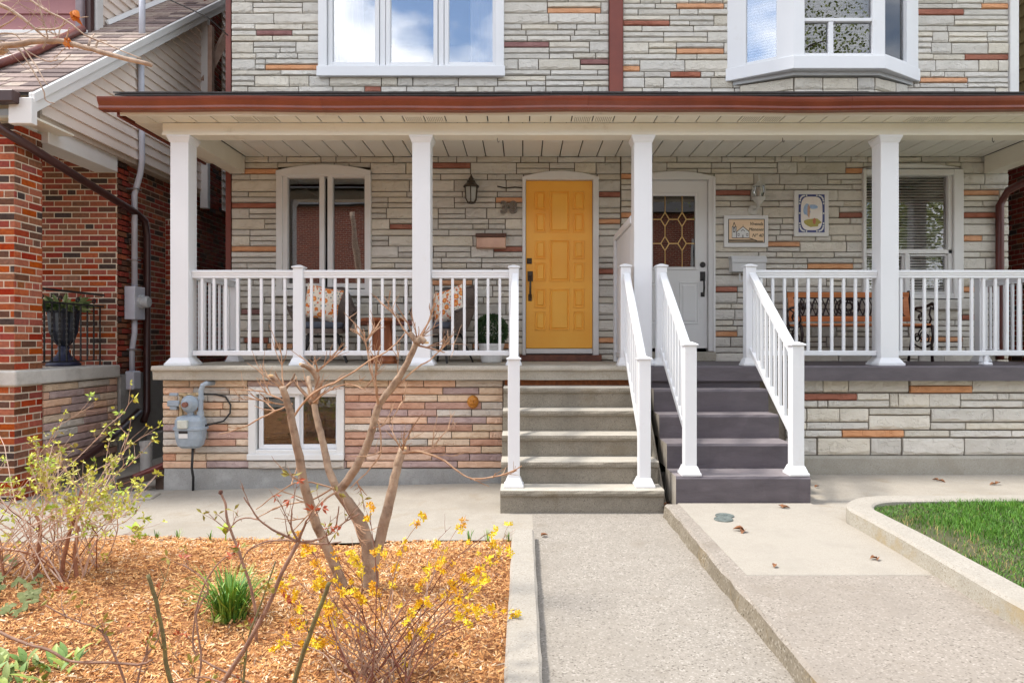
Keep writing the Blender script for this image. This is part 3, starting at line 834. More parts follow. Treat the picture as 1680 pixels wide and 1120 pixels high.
# --- lower window of house A: two casements under an arched head
xa, xb, zt, zb_ = X(454, DW), X(609, DW), Z(277, DW), Z(483, DW)
mb = MB(); rect_frame(mb, xa, xb, zb_, zt - .02, .075, DW - .03, DW + .12, .06); arch_head(mb, xa, xb, zt - .03, .075, zt - .085, DW - .042, DW + .1)
mb.box(xa - .02, xb + .02, DW - .055, DW - .031, zb_ - .02, zb_ + .045)
wl = part('window', mb, TRIM, houseA, bev=.005)
for a, b in ((463, 532), (537, 607)):
    mb = MB(); rect_frame(mb, X(a, DW), X(b, DW), Z(473, DW), Z(283, DW), .062, DW + .0, DW + .08); part('sash', mb, TRIM, wl, bev=.006)
    mb = MB(); mb.box(X(a, DW) + .058, X(b, DW) - .058, DW + .05, DW + .055, Z(473, DW) + .06, Z(283, DW) - .06); part('pane', mb, GLASS_CASE, wl)
mb = MB(); mb.box(xa + .07, xb - .07, DW + .2, DW + .2 + .01, zb_, Z(283, DW) + .05)
# --- orange door
ORANGE = mat('orange_door_paint', lin(255, 190, 78), lin(252, 178, 64), scale=1.5, rough=0.38, bump=0.03, bscale=30)
dr = MB(); dr.box(X(863, DW), X(972, DW), DW + .02, DW + .065, Z(571, DW), Z(296, DW))
doorObjA = part('door', dr, ORANGE, houseA, bev=.003)
cols = [(878, 895), (902, 934), (941, 958)]
small = [(315, 344), (350, 381), (395, 424), (431, 461), (474, 504), (511, 541)]
big = [(314, 381), (394, 461), (474, 541)]
for ci, (a, b) in enumerate(cols):
    for (t, u) in (big if ci == 1 else small):
        d_ = DW + .02
        mb = MB(); mb.rect_loft(X((a + b) / 2, d_), Z((t + u) / 2, d_), X(b, d_) - X(a, d_) + .012, Z(t, d_) - Z(u, d_) + .012, DW + .0195,
                                [(0, 0), (.004, .012), (.011, .012), (.016, .0005), (.025, .0005), (.036, .013)])
        part('panel', mb, ORANGE, doorObjA)
mb = MB(); hx = X(868.5, DW)
mb.rect_loft(hx, Z(428, DW), .062, .07, DW + .0195, [(0, 0), (.004, .008), (.012, .012)]); mb.lathe([(.016, -.028), (.016, -.0), (.02, .006)], (hx, DW + .02, Z(428, DW)), 12, 'y')
part('deadbolt', mb, BRONZE, doorObjA)
mb = MB(); hx = X(870, DW)
mb.rect_loft(hx, Z(453, DW), .066, .125, DW + .0195, [(0, 0), (.006, .012), (.014, .014)])
mb.rect_loft(hx - .002, Z(488, DW), .045, .085, DW + .0195, [(0, 0), (.006, .012), (.012, .013)])
mb.tube([(hx, DW + .01, Z(456, DW)), (hx, DW - .045, Z(462, DW)), (hx, DW - .055, Z(472, DW)), (hx, DW - .04, Z(484, DW)), (hx, DW + .01, Z(488, DW))], [.011, .012, .013, .012, .010], 8)
mb.box(hx - .02, hx + .012, DW - .045, DW + .01, Z(451, DW) - .006, Z(451, DW) + .006)
part('handle', mb, BRONZE, doorObjA)
mb = MB(); xa, xb = X(857, DW), X(982, DW); zt = Z(291, DW)
mb.box(xa, X(863, DW) - .004, DW - .03, DW + .1, Z(583, DW), zt - .004); mb.box(X(972, DW) + .004, xb, DW - .03, DW + .1, Z(583, DW), zt - .004)
arch_head(mb, xa - .004, xb + .004, zt, .075, Z(296, DW) + .004, DW - .032, DW + .1)
part('door_frame', mb, TRIM, houseA, bev=.006)
mb = MB(); mb.box(X(863, DW), X(972, DW), DW - .02, DW + .1, Z(580, DW), Z(572, DW)); part('threshold', mb, TRIM, houseA, bev=.004)
mb = MB(); mb.box(xa - .03, xb + .03, DW - .09, DW + .09, FL + .001, Z(582, DW)); part('door_sill', mb, mat('worn_red_wood', lin(128, 84, 70), lin(96, 66, 58), scale=14, rough=.9, bump=.3), houseA, bev=.006)
# --- white door of house B
WD = mat('white_door_paint', (0.80, 0.795, 0.78), (0.77, 0.765, 0.75), scale=1.5, rough=.4)
xa, xb = X(1052, DW), X(1161, DW); zt, zb_ = Z(296, DW), Z(571, DW)
gx0, gx1, gz0, gz1 = X(1071, DW), X(1141, DW), Z(438, DW), Z(321, DW)
mb = MB(); wall_cells(mb, xa, xb, zb_, zt, [(gx0, gx1, gz0, gz1)], DW + .02, DW + .065)
doorObjB = part('door', mb, WD, houseB)
mb = MB(); rect_frame(mb, gx0 - .035, gx1 + .035, gz0 - .035, gz1 + .035, .037, DW + .004, DW + .0195); part('glass_frame', mb, WD, doorObjB, bev=.006)
mb = MB(); mb.box(gx0, gx1, DW + .036, DW + .042, gz0, gz1); part('pane', mb, GLASS_DOOR, doorObjB)
BRASS = mat('brass_came', (0.62, 0.42, 0.16), (0.5, 0.33, 0.12), scale=10, rough=.35, metal=.8)
mb = MB(); yb_ = DW + .032
def came(a, b): mb.beam((X(a[0], yb_), yb_, Z(a[1], yb_)), (X(b[0], yb_), yb_, Z(b[1], yb_)), .008, .011)
for vx in (1091, 1119):
    seq = [321, 349, 371, 388, 411, 438]
    came((vx, 321), (vx, 349)); came((vx, 371), (vx, 388)); came((vx, 411), (vx, 438))
    for cy in (360, 399.5):
        q = [(vx, cy - 11.5), (vx + 7, cy), (vx, cy + 11.5), (vx - 7, cy)]
        for i in range(4): came(q[i], q[(i + 1) % 4])
for cy in (360, 399.5): came((1071, cy), (1084, cy)); came((1098, cy), (1112, cy)); came((1126, cy), (1141, cy))
part('came', mb, BRASS, doorObjB)
for a, b in ((1065, 1097), (1115, 1147)):
    mb = MB(); mb.rect_loft(X((a + b) / 2, DW), Z(497, DW), X(b, DW) - X(a, DW), Z(462, DW) - Z(532, DW), DW + .0195, [(0, 0), (.006, .008), (.016, .008), (.022, .001), (.032, .001), (.05, .009)])
    part('panel', mb, WD, doorObjB)
mb = MB(); hx = X(1153.5, DW); mb.lathe([(.028, -.022), (.034, -.012), (.036, .0)], (hx, DW + .02, Z(434, DW)), 14, 'y'); part('deadbolt', mb, BLACKM, doorObjB, smooth=False)
mb = MB(); mb.rect_loft(hx, Z(453, DW), .066, .115, DW + .0195, [(0, 0), (.01, .012), (.018, .014)]); mb.rect_loft(hx, Z(483, DW), .05, .055, DW + .0195, [(0, 0), (.008, .012), (.012, .013)])
mb.tube([(hx, DW + .01, Z(457, DW)), (hx, DW - .045, Z(462, DW)), (hx, DW - .052, Z(472, DW)), (hx, DW - .035, Z(480, DW)), (hx, DW + .01, Z(483, DW))], [.010, .011, .012, .011, .009], 8)
part('handle', mb, BLACKM, doorObjB)
mb = MB(); xo, xp = X(1040, DW), X(1173, DW); zt = Z(291, DW)
mb.box(xo, xa - .004, DW - .03, DW + .1, Z(576, DW), zt - .004); mb.box(xb + .004, xp, DW - .03, DW + .1, Z(576, DW), zt - .004)
arch_head(mb, xo - .004, xp + .004, zt, .07, Z(296, DW) + .004, DW - .032, DW + .1)
part('door_frame', mb, TRIM, houseB, bev=.006)
mb = MB(); mb.box(xp - .03, xp - .005, DW - .045, DW - .031, Z(576, DW), Z(294, DW)); part('storm_strip', mb, WD, houseB)
mb = MB(); mb.box(xo, xp, DW - .05, DW + .1, FL + .001, Z(577, DW)); part('door_sill', mb, CONC_SLAB, houseB, bev=.006)
# --- blinds window of house B
SLAT = mat('blind_slat', (0.80, 0.78, 0.71), (0.74, 0.72, 0.65), scale=4, rough=.5)
def blind(parent, xa, xb, za, zb, y, pitch=.034, w=.030, tilt=.75, ux=(1, 0), name='blind'):
    mb = MB(); z = za
    while z < zb:
        dz, dy = w / 2 * math.sin(tilt), w / 2 * math.cos(tilt)
        mb.add([(xa, y - dy, z - dz), (xb, y - dy, z - dz), (xb, y + dy, z + dz), (xa, y + dy, z + dz)], [(0, 1, 2, 3)])
        z += pitch
    return part(name, mb, SLAT, parent, kind='stuff', recalc=False)
xa, xb, zt, zb_ = X(1415, DW), X(1579, DW), Z(278, DW), Z(490, DW)
mb = MB(); mb.box(xa, X(1420, DW), DW - .03, DW + .12, zb_, zt); mb.box(X(1563, DW), xb, DW - .03, DW + .12, zb_, zt)
mb.box(X(1420, DW), X(1563, DW), DW - .028, DW + .12, Z(288, DW), zt); mb.box(X(1420, DW), X(1563, DW), DW - .028, DW + .12, zb_, Z(482, DW))
arch_head(mb, xa, xb, zt + .004, .06, zt + .002, DW - .035, DW + .1)
wb = part('window', mb, TRIM, houseB, bev=.005)
mb = MB(); mb.box(X(1420, DW), X(1563, DW), DW + .0, DW + .1, Z(416, DW), Z(409, DW)); part('meeting_rail', mb, TRIM, wb, bev=.004)
mb = MB(); mb.box(X(1556, DW), X(1563, DW) - .002, DW + .0, DW + .1, Z(482, DW), Z(288, DW)); part('jamb_liner', mb, TRIM, wb, bev=.003)
mb = MB(); mb.box(X(1485, DW), X(1492, DW), DW + .0, DW + .09, Z(480, DW), Z(416, DW)); part('mullion', mb, TRIM, wb, bev=.003)
mb = MB(); mb.box(X(1420, DW), X(1556, DW), DW + .05, DW + .055, Z(409, DW), Z(288, DW)); part('pane', mb, GLASS, wb)
for a, b in ((1421, 1485), (1492, 1556)):
    mb = MB(); rect_frame(mb, X(a, DW), X(b, DW), Z(481, DW), Z(417, DW), .02, DW + .02, DW + .07); part('sash', mb, TRIM, wb, bev=.003)
    mb = MB(); mb.box(X(a, DW) + .02, X(b, DW) - .02, DW + .05, DW + .055, Z(481, DW) + .02, Z(417, DW) - .02); part('pane', mb, GLASS, wb)
blind(wb, X(1421, DW), X(1556, DW), Z(480, DW), Z(286, DW), DW + .085)
mb = MB(); mb.box(X(1405, DW), X(1602, DW), DW - .05, DW + .029, Z(508, DW), Z(492, DW)); sl = part('window_sill', mb, ST_GREY, houseB, bev=.012)
# --- bay window of house B
DB = 7.95
zb_ = Z(134, DW); hb = .155
bay = [(X(1193, DW), DW), (X(1302, DB), DB), (X(1450, DB), DB), (X(1507, DW), DW)]
def bay_off(d):
    o = []
    c = ((bay[0][0] + bay[3][0]) / 2, DW)
    for i, p in enumerate(bay):
        if i == 0: o.append((p[0] - d * 1.2, p[1])) 
        elif i == 3: o.append((p[0] + d * 1.2, p[1]))
        else: o.append((p[0] + (-d * .4 if i == 1 else d * .4), p[1] - d))
    return o
mb = MB(); b1 = bay_off(.02); mb.prism([*b1], 'z', zb_, zb_ + hb)
bayw = part('bay_window', mb, WHITE, houseB, bev=.006)
mb = MB(); b0 = bay_off(-.06); mb.prism([*b0], 'z', zb_ - .045, zb_ - .001); part('bay_soffit', mb, mat('grey_soffit_metal', (.50, .51, .51), (.44, .45, .45), rough=.5), bayw)  # band under the bay, mid-grey metal
b2 = bay_off(-.13); mb = MB(); mb.prism([*b2], 'z', 4.0, zb_ - .046); bb = part('bay_base', mb, MORTAR, houseB)
its = []
for i in range(3):
    p, q = Vector(b2[i]), Vector(b2[i + 1]); L_ = (q - p).length; t = (q - p) / L_
    ang = math.atan2(t.y, t.x); u = 0
    zz = zb_ - .055
    while u < L_ - .03:
        l = min(rs.uniform(.3, .55), L_ - u)
        if L_ - u - l < .1: l = L_ - u
        c = p + t * (u + l / 2)
        its.append(((c.x, c.y, zz - .07), l - .012, .03, .13, ang, rs.choice((ST_GREY, ST_GREY2))))
        its.append(((c.x, c.y, zz - .19), l - .012, .03, .09, ang, rs.choice((ST_GREY, ST_GREY2))))
        u += l
lay('stone', 'stone', bb, its, rs, 60)
zq = zb_ + hb
def seg_piece(i, u0, u1, z0, z1, y0, y1, name, m, parent, bev=.004, kind=None):
    """box on bay face i: u in metres along the face, y = depth behind the face"""
    p, q = Vector(bay[i]), Vector(bay[i + 1]); t = (q - p).normalized(); nrm = Vector((t.y, -t.x))
    def pt(u, y, z): v = p + t * u - nrm * y; return (v.x, v.y, z)
    mb = MB(); mb.hexa([pt(u0, y0, z0), pt(u1, y0, z0), pt(u1, y1, z0), pt(u0, y1, z0), pt(u0, y0, z1), pt(u1, y0, z1), pt(u1, y1, z1), pt(u0, y1, z1)])
    return part(name, mb, m, parent, bev=bev, kind=kind)
for i in range(3):
    L_ = (Vector(bay[i + 1]) - Vector(bay[i])).length
    e0, e1 = (.16, .10) if i != 1 else (.13, .13)
    if i == 0: e0, e1 = .22, .19
    if i == 2: e0, e1 = .03, .25
    seg_piece(i, 0.0, e0, zq + .001, 6.3, 0.0, .07, 'jamb', WHITE, bayw); seg_piece(i, L_ - e1, L_, zq + .001, 6.3, 0.0, .07, 'jamb', WHITE, bayw)
    seg_piece(i, e0 + .001, L_ - e1 - .001, zq + .001, zq + .03, .0, .06, 'bottom_rail', WHITE, bayw)
    g_ = MB()
    if i != 1:
        seg_piece(i, e0, L_ - e1, zq + .03, 6.3, .045, .05, 'pane', GLASS_SKY if i == 0 else GLASS, bayw, bev=0)
    else:
        zm = Z(32, DB)
        seg_piece(i, e0 + .001, L_ - e1 - .001, zm - .02, zm + .02, .005, .06, 'meeting_rail', WHITE, bayw)
        um = X(1364, DB) - bay[1][0]
        seg_piece(i, um - .028, um + .028, zq + .031, zm - .021, .008, .055, 'mullion', WHITE, bayw)
        seg_piece(i, e0, L_ - e1, zm + .02, 6.3, .045, .05, 'pane', GLASS, bayw, bev=0)
        seg_piece(i, e0, um - .028, zq + .03, zm - .02, .04, .045, 'pane', GLASS, bayw, bev=0); seg_piece(i, um + .028, L_ - e1, zq + .03, zm - .02, .04, .045, 'pane', GLASS, bayw, bev=0)
    # blind slats behind
    p, q = Vector(bay[i]), Vector(bay[i + 1]); t = (q - p).normalized(); nrm = Vector((t.y, -t.x))
    mb = MB(); z = zq + .04
    while z < 6.0:
        a = p + t * (e0 + .01) - nrm * .11; b = p + t * (L_ - e1 - .01) - nrm * .11
        mb.add([(a.x, a.y, z), (b.x, b.y, z), (b.x - nrm.x * .018, b.y - nrm.y * .018, z + .010), (a.x - nrm.x * .018, a.y - nrm.y * .018, z + .010)], [(0, 1, 2, 3)]); z += .033
    part('blind', mb, SLAT, bayw, kind='stuff', recalc=False)
mb = MB(); mb.prism([*bay_off(.0)], 'z', 6.3, 6.5); part('bay_top', mb, WHITE, bayw)

# ================================================================== PORCHES
porchA = thing('concrete_porch', 'concrete porch base faced in long peach and mauve stones below the wicker chairs', 'porch', (-2, 7.5, 0), 'porches')
porchB = thing('concrete_porch', 'purple-grey painted porch base faced in grey rock stones beside the purple steps', 'porch', (3.6, 7.5, 0), 'porches')
DN = 6.64
# slab with a rounded nosing over a set-back band
prof = [(DN + .035, FL - .137), (DN + .028, FL - .055), (DN + .004, FL - .043), (DN, FL - .028), (DN + .006, FL - .008), (DN + .02, FL), (DW + .02, FL), (DW + .02, FL - .137)]
def porch_slab(p, x0, x1, m, nm='slab'):
    rg = random.Random(x0); n = max(2, int((x1 - x0) / .16)); mb = MB()
    k = len(prof); vs = []
    for i in range(n + 1):
        x = x0 + (x1 - x0) * i / n
        for j, (y, z) in enumerate(prof):
            jy = rg.uniform(-.002, .002) if j < 5 else 0
            vs.append((x, y + jy, z + (rg.uniform(-.0015, .0015) if j in (0, 1, 2) else 0)))
    fs = [(i * k + j, i * k + (j + 1) % k, (i + 1) * k + (j + 1) % k, (i + 1) * k + j) for i in range(n) for j in range(k)]
    fs += [tuple(range(k)), tuple(range(n * k, n * k + k))[::-1]]
    mb.add(vs, fs)
    return part(nm, mb, m, p)
porch_slab(porchA, -3.62, 1.115, CONC_SLAB)
xb0 = 1.2
mb = MB(); mb.prism([(DN + .0, FL - .145), (DN + .0, FL - .012), (DN + .012, FL), (DW + .02, FL), (DW + .02, FL - .145)], 'x', xb0, 5.78)
part('slab', mb, PURPLE, porchB)
mb = MB(); mb.box(1.118, 1.197, DN + .06, DW + .02, FL - .2, FL - .015); part('joint', mb, CONC_BASE, porchB)
zt = FL - .14
# left wall: core with basement window opening, concrete base, stones
bw = (X(408, DP), X(565, DP), Z(757, DP), Z(633, DP))
zbase = Z(768, DP)
xr = -0.20
mb = MB(); wall_cells(mb, -3.575, 1.11, -.2, zt - .002, [(bw[0], bw[1], bw[2], bw[3])], DP + .025, DP + .25)
wpa = part('wall', mb, MORTAR, porchA)
mb = MB(); mb.box(-3.575, -3.40, DP + .251, DW, -.2, zt - .002); mb.box(-3.39, 1.1, DW - .6, DW - .4, -.2, zt - .01); part('side_wall', mb, CONC_BASE, porchA)
rng = random.Random(21)
it = coursed(-3.58, xr, zbase, zt - .004, 12, [(bw[0], bw[1], bw[2] - .03, bw[3])], DP + .03, rng, ROMAN + [ROMAN[0], ROMAN[1], ROMAN[4]], .036, [.58, .44, .58, .36, .30])
lay('stone', 'stone', wpa, it, rng, 300)
xa, xb = bw[0], bw[1]
for a, b in ((xa, (xa + xb) / 2 - .1), ((xa + xb) / 2 - .1, xb)):
    piece('stone', proto_mesh('stone', 2, ROMAN[4]), wpa, ((a + b) / 2, DP + .03, Z(762, DP)), (b - a - .008, .06, .075))
mb = MB(); nb = 40
# foundation strip with an uneven painted face
vs = []
for i in range(nb + 1):
    x = -3.56 + (xr + 3.56) * i / nb
    vs += [(x, DP + .0 + rng.uniform(-.004, .004), zbase - .004), (x, DP - .012 + rng.uniform(-.005, .005), (zbase - .1) / 2), (x, DP - .02 + rng.uniform(-.006, .006), -.2), (x, DP + .024, -.2), (x, DP + .024, zbase - .004)]
mb.add(vs, [(i * 5 + j, i * 5 + (j + 1) % 5, i * 5 + 5 + (j + 1) % 5, i * 5 + 5 + j) for i in range(nb) for j in range(5)] + [(0, 1, 2, 3, 4), tuple(nb * 5 + k for k in range(5))])
part('foundation', mb, CONC_BASE, porchA)
# basement window (slider)
xa, xb, za, zb_ = X(408, DP), X(565, DP), Z(752, DP), Z(634, DP)
mb = MB(); rect_frame(mb, xa, xb, za, zb_, .075, DP - .02, DP + .12, .09); mb.box(xa - .005, xb + .005, DP - .045, DP - .021, za - .01, za + .05)
bwin = part('window', mb, TRIM, porchA, bev=.006)
for a, b, dy in ((423, 490, 0.0), (487, 556, .03)):
    mb = MB(); rect_frame(mb, X(a, DP), X(b, DP), Z(737, DP), Z(644, DP), .045, DP + .02 + dy, DP + .048 + dy); part('sash', mb, WHITE, bwin, bev=.004)
    mb = MB(); mb.box(X(a, DP) + .043, X(b, DP) - .043, DP + .032 + dy, DP + .036 + dy, Z(737, DP) + .043, Z(644, DP) - .043); part('pane', mb, GLASS, bwin)
mb = MB(); mb.box(xa - .1, xb + .1, DP + .45, DP + .47, -.1, 1.0); part('inner_wall', mb, DARKROOM, porchA)
# right wall
xw0, xw1 = 2.33, 5.74
mb = MB(); mb.box(2.2, xw1, DP + .025, DP + .25, -.1, FL - .148); mb.box(xw1 - .2, xw1, DP + .251, DW, -.1, FL - .148); wpb = part('wall', mb, MORTAR, porchB)
stones = []
def q(xa, xb, ya, yb, m=None):
    d = DP; a, b = X(1260 + xa / 4, d), X(1260 + xb / 4, d); u, v = Z(560 + yb / 4, d), Z(560 + ya / 4, d)
    stones.append((((a + b) / 2, DP + .03, (u + v) / 2), b - a, .045, v - u, 0.0, m or rng.choice((ST_GREY, ST_GREY, ST_GREY2))))
for xa, xb in ((150, 355), (362, 522), (530, 920), (1340, 1700)): q(xa, xb, 248, 331)
q(935, 1335, 250, 288); q(935, 1335, 293, 336, ST_ORANGE)
q(150, 580, 344, 384, ST_RED); q(586, 790, 342, 385); q(150, 320, 390, 431); q(326, 386, 390, 431); q(395, 790, 389, 431); q(800, 850, 344, 431); q(857, 1055, 344, 431); q(1060, 1257, 344, 431)
q(1265, 1498, 342, 384); q(1505, 1575, 342, 384); q(1581, 1760, 342, 384); q(1265, 1664, 390, 431); q(1672, 1760, 390, 431)
q(120, 248, 441, 526); q(258, 466, 441, 526); q(470, 655, 441, 526); q(665, 1060, 440, 480); q(665, 1060, 487, 576); q(1073, 1470, 441, 526); q(1480, 1760, 441, 526)
q(120, 248, 533, 576); q(258, 655, 533, 576); q(1070, 1292, 535, 577); q(1300, 1760, 535, 577)
q(120, 238, 585, 626); q(245, 481, 585, 626); q(490, 889, 583, 627, ST_ORANGE); q(896, 1186, 585, 626); q(1196, 1590, 585, 626); q(1600, 1760, 585, 626)
q(120, 316, 636, 744); q(330, 668, 636, 744); q(677, 870, 636, 744); q(885, 1280, 636, 744); q(1290, 1760, 636, 744)
yrows = [(248, 331), (342, 384), (390, 431), (441, 526), (533, 576), (585, 626), (636, 744)]
for (ya, yb) in yrows:
    x = 1708 if ya == 248 else 1768
    while x < 2130:
        l = rng.choice((180, 300, 390)); q(x, min(x + l, 2135), ya, yb, ST_ORANGE if rng.random() < .08 else None); x += l + 9
lay('stone', 'stone', wpb, stones, rng, 300, flip=False)
mb = MB(); mb.prism([(DP - .045, -.1), (DP - .04, Z(751, DP)), (DP - .02, Z(747, DP)), (DP + .024, Z(747, DP)), (DP + .024, -.1)], 'x', 2.33, xw1)
part('foundation', mb, CONC_BASE_R, porchB)

# ================================================================== STEPS
stA = thing('concrete_steps', 'weathered bare concrete steps rising to the orange door', 'steps', (0.47, 6.1, 0), 'front steps')
rg = random.Random(8)
rA, tA, dA = 0.1935, 0.228, 6.69
for i in range(1, 6):
    zt_ = FL - i * rA; d = dA - i * tA
    x0, x1 = -.185, (1.15 if i >= 4 else 1.075)
    zlo = zt_ - rA + .002 if i < 5 else -.1
    pr = [(d + .028, zlo), (d + .026, zt_ - .062), (d + .004, zt_ - .05), (d, zt_ - .03), (d + .006, zt_ - .008), (d + .022, zt_), (d + tA + .045, zt_), (d + tA + .045, zlo)]
    n = 16; k = len(pr); vs = []
    for a in range(n + 1):
        x = x0 + (x1 - x0) * a / n
        for j, (y, z) in enumerate(pr):
            jit = .0035 if 0 <= j < 5 else 0
            vs.append((x, y + rg.uniform(-jit, jit), z + (rg.uniform(-.002, .002) if j in (1, 2, 3) else 0)))
    fs = [(a * k + j, a * k + (j + 1) % k, (a + 1) * k + (j + 1) % k, (a + 1) * k + j) for a in range(n) for j in range(k)] + [tuple(range(k)), tuple(range(n * k, n * k + k))[::-1]]
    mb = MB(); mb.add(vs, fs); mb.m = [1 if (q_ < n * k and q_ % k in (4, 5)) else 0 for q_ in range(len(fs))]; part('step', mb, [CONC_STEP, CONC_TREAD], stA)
# brick course showing under the porch nosing
mb = MB(); mb.box(-.18, 1.07, DN + .10, DN + .2, FL - .34, FL - .139); part('brick_course', mb, BRICKS[3], stA)
# leaning cheek slab between the two flights
mb = MB(); mb.hexa([(1.155, 5.62, -.1), (1.20, 5.55, -.1), (1.215, 6.62, -.1), (1.155, 6.62, -.1), (1.118, 6.3, .82), (1.15, 6.28, .82), (1.19, 6.62, .95), (1.118, 6.62, .95)])
part('cheek_slab', mb, CONC_STEP, stA, bev=.01)
stB = thing('painted_steps', 'purple-grey painted steps rising towards the white door', 'steps', (1.78, 6.1, 0), 'front steps')
tops = [(FL - .2125, 6.45), (FL - .425, 6.19), (FL - .6375, 5.86), (FL - .85, 5.51)]
prevd = 6.70
for i, (zt_, d) in enumerate(tops):
    zlo = zt_ - .2125 + .002 if i < 3 else -.1
    x0, x1 = 1.235, 2.32
    back = ([6.7] + [t[1] for t in tops])[i] + .06
    mb = MB(); n = 12; vs = []
    for a in range(n + 1):
        x = x0 + (x1 - x0) * a / n; j = lambda s_=.005: rg.uniform(-s_, s_)
        vs += [(x, d + j(), zlo), (x, d + j(), zt_ - .02), (x, d + .014 + j(.003), zt_ + j(.0015)), (x, back, zt_), (x, back, zlo)]
    mb.add(vs, [(a * 5 + j, a * 5 + (j + 1) % 5, (a + 1) * 5 + (j + 1) % 5, (a + 1) * 5 + j) for a in range(n) for j in range(5)], 0)
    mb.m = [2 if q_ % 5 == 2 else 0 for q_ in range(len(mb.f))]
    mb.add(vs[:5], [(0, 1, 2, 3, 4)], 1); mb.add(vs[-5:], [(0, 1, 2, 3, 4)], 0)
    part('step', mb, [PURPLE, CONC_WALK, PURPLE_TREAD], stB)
mb = MB(); mb.box(1.235, 2.32, 6.69, DP + .02, FL - .42, FL - .147); part('riser', mb, PURPLE, stB)

# ================================================================== PORCH ROOF
roof = thing('porch_roof', 'porch roof with red-brown gutter and cream soffit spanning both houses', 'porch roof', (1.0, 7.4, 3.4))
x0, x1 = -3.85, 6.35
ze = 3.565
# beam, side beams
mb = MB(); mb.box(-3.57, 6.2, 6.76, 6.94, Z(222, 6.76), ze - .001); part('front_beam', mb, CREAM, roof, bev=.004)
mb = MB(); mb.box(-3.57, 6.2, 6.748, 6.759, Z(222, 6.76) - .001, Z(218, 6.76)); part('beam_lip', mb, CREAM, roof)
mb = MB(); mb.box(-3.57, -3.39, 6.941, DW - .01, Z(222, 6.76) + .002, 3.652); mb2 = part('side_beam', mb, CREAM, roof, bev=.004)
mb = MB(); mb.box(5.62, 5.80, 6.941, DW - .01, Z(222, 6.76) + .002, 3.652); part('side_beam', mb, CREAM, roof, bev=.004)
# ceiling panels (each one) and eave soffit panels
pw = .2255; x = -3.385; k = 0
while x < 5.6:
    b = min(x + pw, 5.615)
    mb = MB(); mb.box(x + .0065, b - .0065, 6.95, DW - .004, 3.653, 3.668); part('ceiling_panel', mb, SOFFIT, roof, bev=.002)
    x += pw
mb = MB(); mb.box(-3.56, 6.2, 6.95, DW, 3.672, 3.70); part('ceiling_deck', mb, mat('shadow_gap', (.05, .045, .04), rough=.9), roof)
x = -3.85 + .02; k = 0
holes = mat('perforated_soffit', (.58, .55, .48), (.50, .47, .40), scale=200, rough=.5)
while x < 6.3:
    b = min(x + .205, 6.33)
    mb = MB(); mb.box(x + .006, b - .006, 6.556, 6.757, ze, ze + .012)
    vent = k % 8 in (5, 6)
    o = part('soffit_panel', mb, CREAM, roof, bev=.0015)
    if vent:
        mb = MB()
        for a in range(9):
            for c in range(6):
                cx, cy = x + .03 + a * .018, 6.60 + c * .024
                mb.box(cx - .003, cx + .003, cy - .007, cy + .007, ze - .0008, ze - .0003)
        part('vent_holes', mb, mat('vent_dark', (.16, .13, .09), rough=.9), o)
    x += .205; k += 1
mb = MB(); mb.box(-3.845, 6.33, 6.552, 6.76, ze + .014, ze + .03); part('soffit_deck', mb, MATS['shadow_gap'], roof)
# left eave soffit
y = 6.765
while y < DW - .05:
    mb = MB(); mb.box(-3.845, -3.574, y + .003, min(y + .205, DW - .01) - .003, ze, ze + .012); part('soffit_panel', mb, CREAM, roof, bev=.0015); y += .205
# fascia
xj = [-3.86, X(690, 6.54), X(986, 6.54), X(1287, 6.54), 6.35]
for a, b in zip(xj, xj[1:]):
    mb = MB(); mb.box(a + .001, b - .001, 6.535, 6.55, Z(190, 6.54) , 3.70); part('fascia', mb, CREAM, roof, bev=.002)
mb = MB(); mb.box(-3.89, -3.862, 6.536, DW, 3.55, 3.70); part('rake_board', mb, GUTTER, roof, bev=.003)
# gutter: K profile along the eave
gd = 6.42; gz = 3.578
prg = [(6.533, gz), (gd + .035, gz), (gd + .024, gz + .02), (gd + .028, gz + .045), (gd + .006, gz + .09), (gd, gz + .118), (gd - .002, gz + .14), (gd + .006, gz + .145), (gd + .012, gz + .14),
       (gd + .012, gz + .12), (gd + .04, gz + .05), (gd + .04, gz + .008), (6.528, gz + .008), (6.528, gz + .13), (6.533, gz + .13)]
prg = [(y_, gz + .012 + (z_ - gz) * .80) for y_, z_ in prg]
cuts = [-4.01, -1.9, .62, 3.1, 6.4]
for a, b in zip(cuts, cuts[1:]):
    mb = MB(); n = 16; k = len(prg); vs = []
    for i in range(n + 1):
        xx = a + .0008 + (b - a - .0016) * i / n; sag = .004 * math.sin(xx * 1.7) + .003 * math.sin(xx * 4.1)
        vs += [(xx, p[0], p[1] + sag) for p in prg]
    mb.add(vs, [(i * k + j, i * k + (j + 1) % k, (i + 1) * k + (j + 1) % k, (i + 1) * k + j) for i in range(n) for j in range(k)] + [tuple(range(k)), tuple(range(n * k, n * k + k))[::-1]])
    part('gutter', mb, GUTTER, roof)
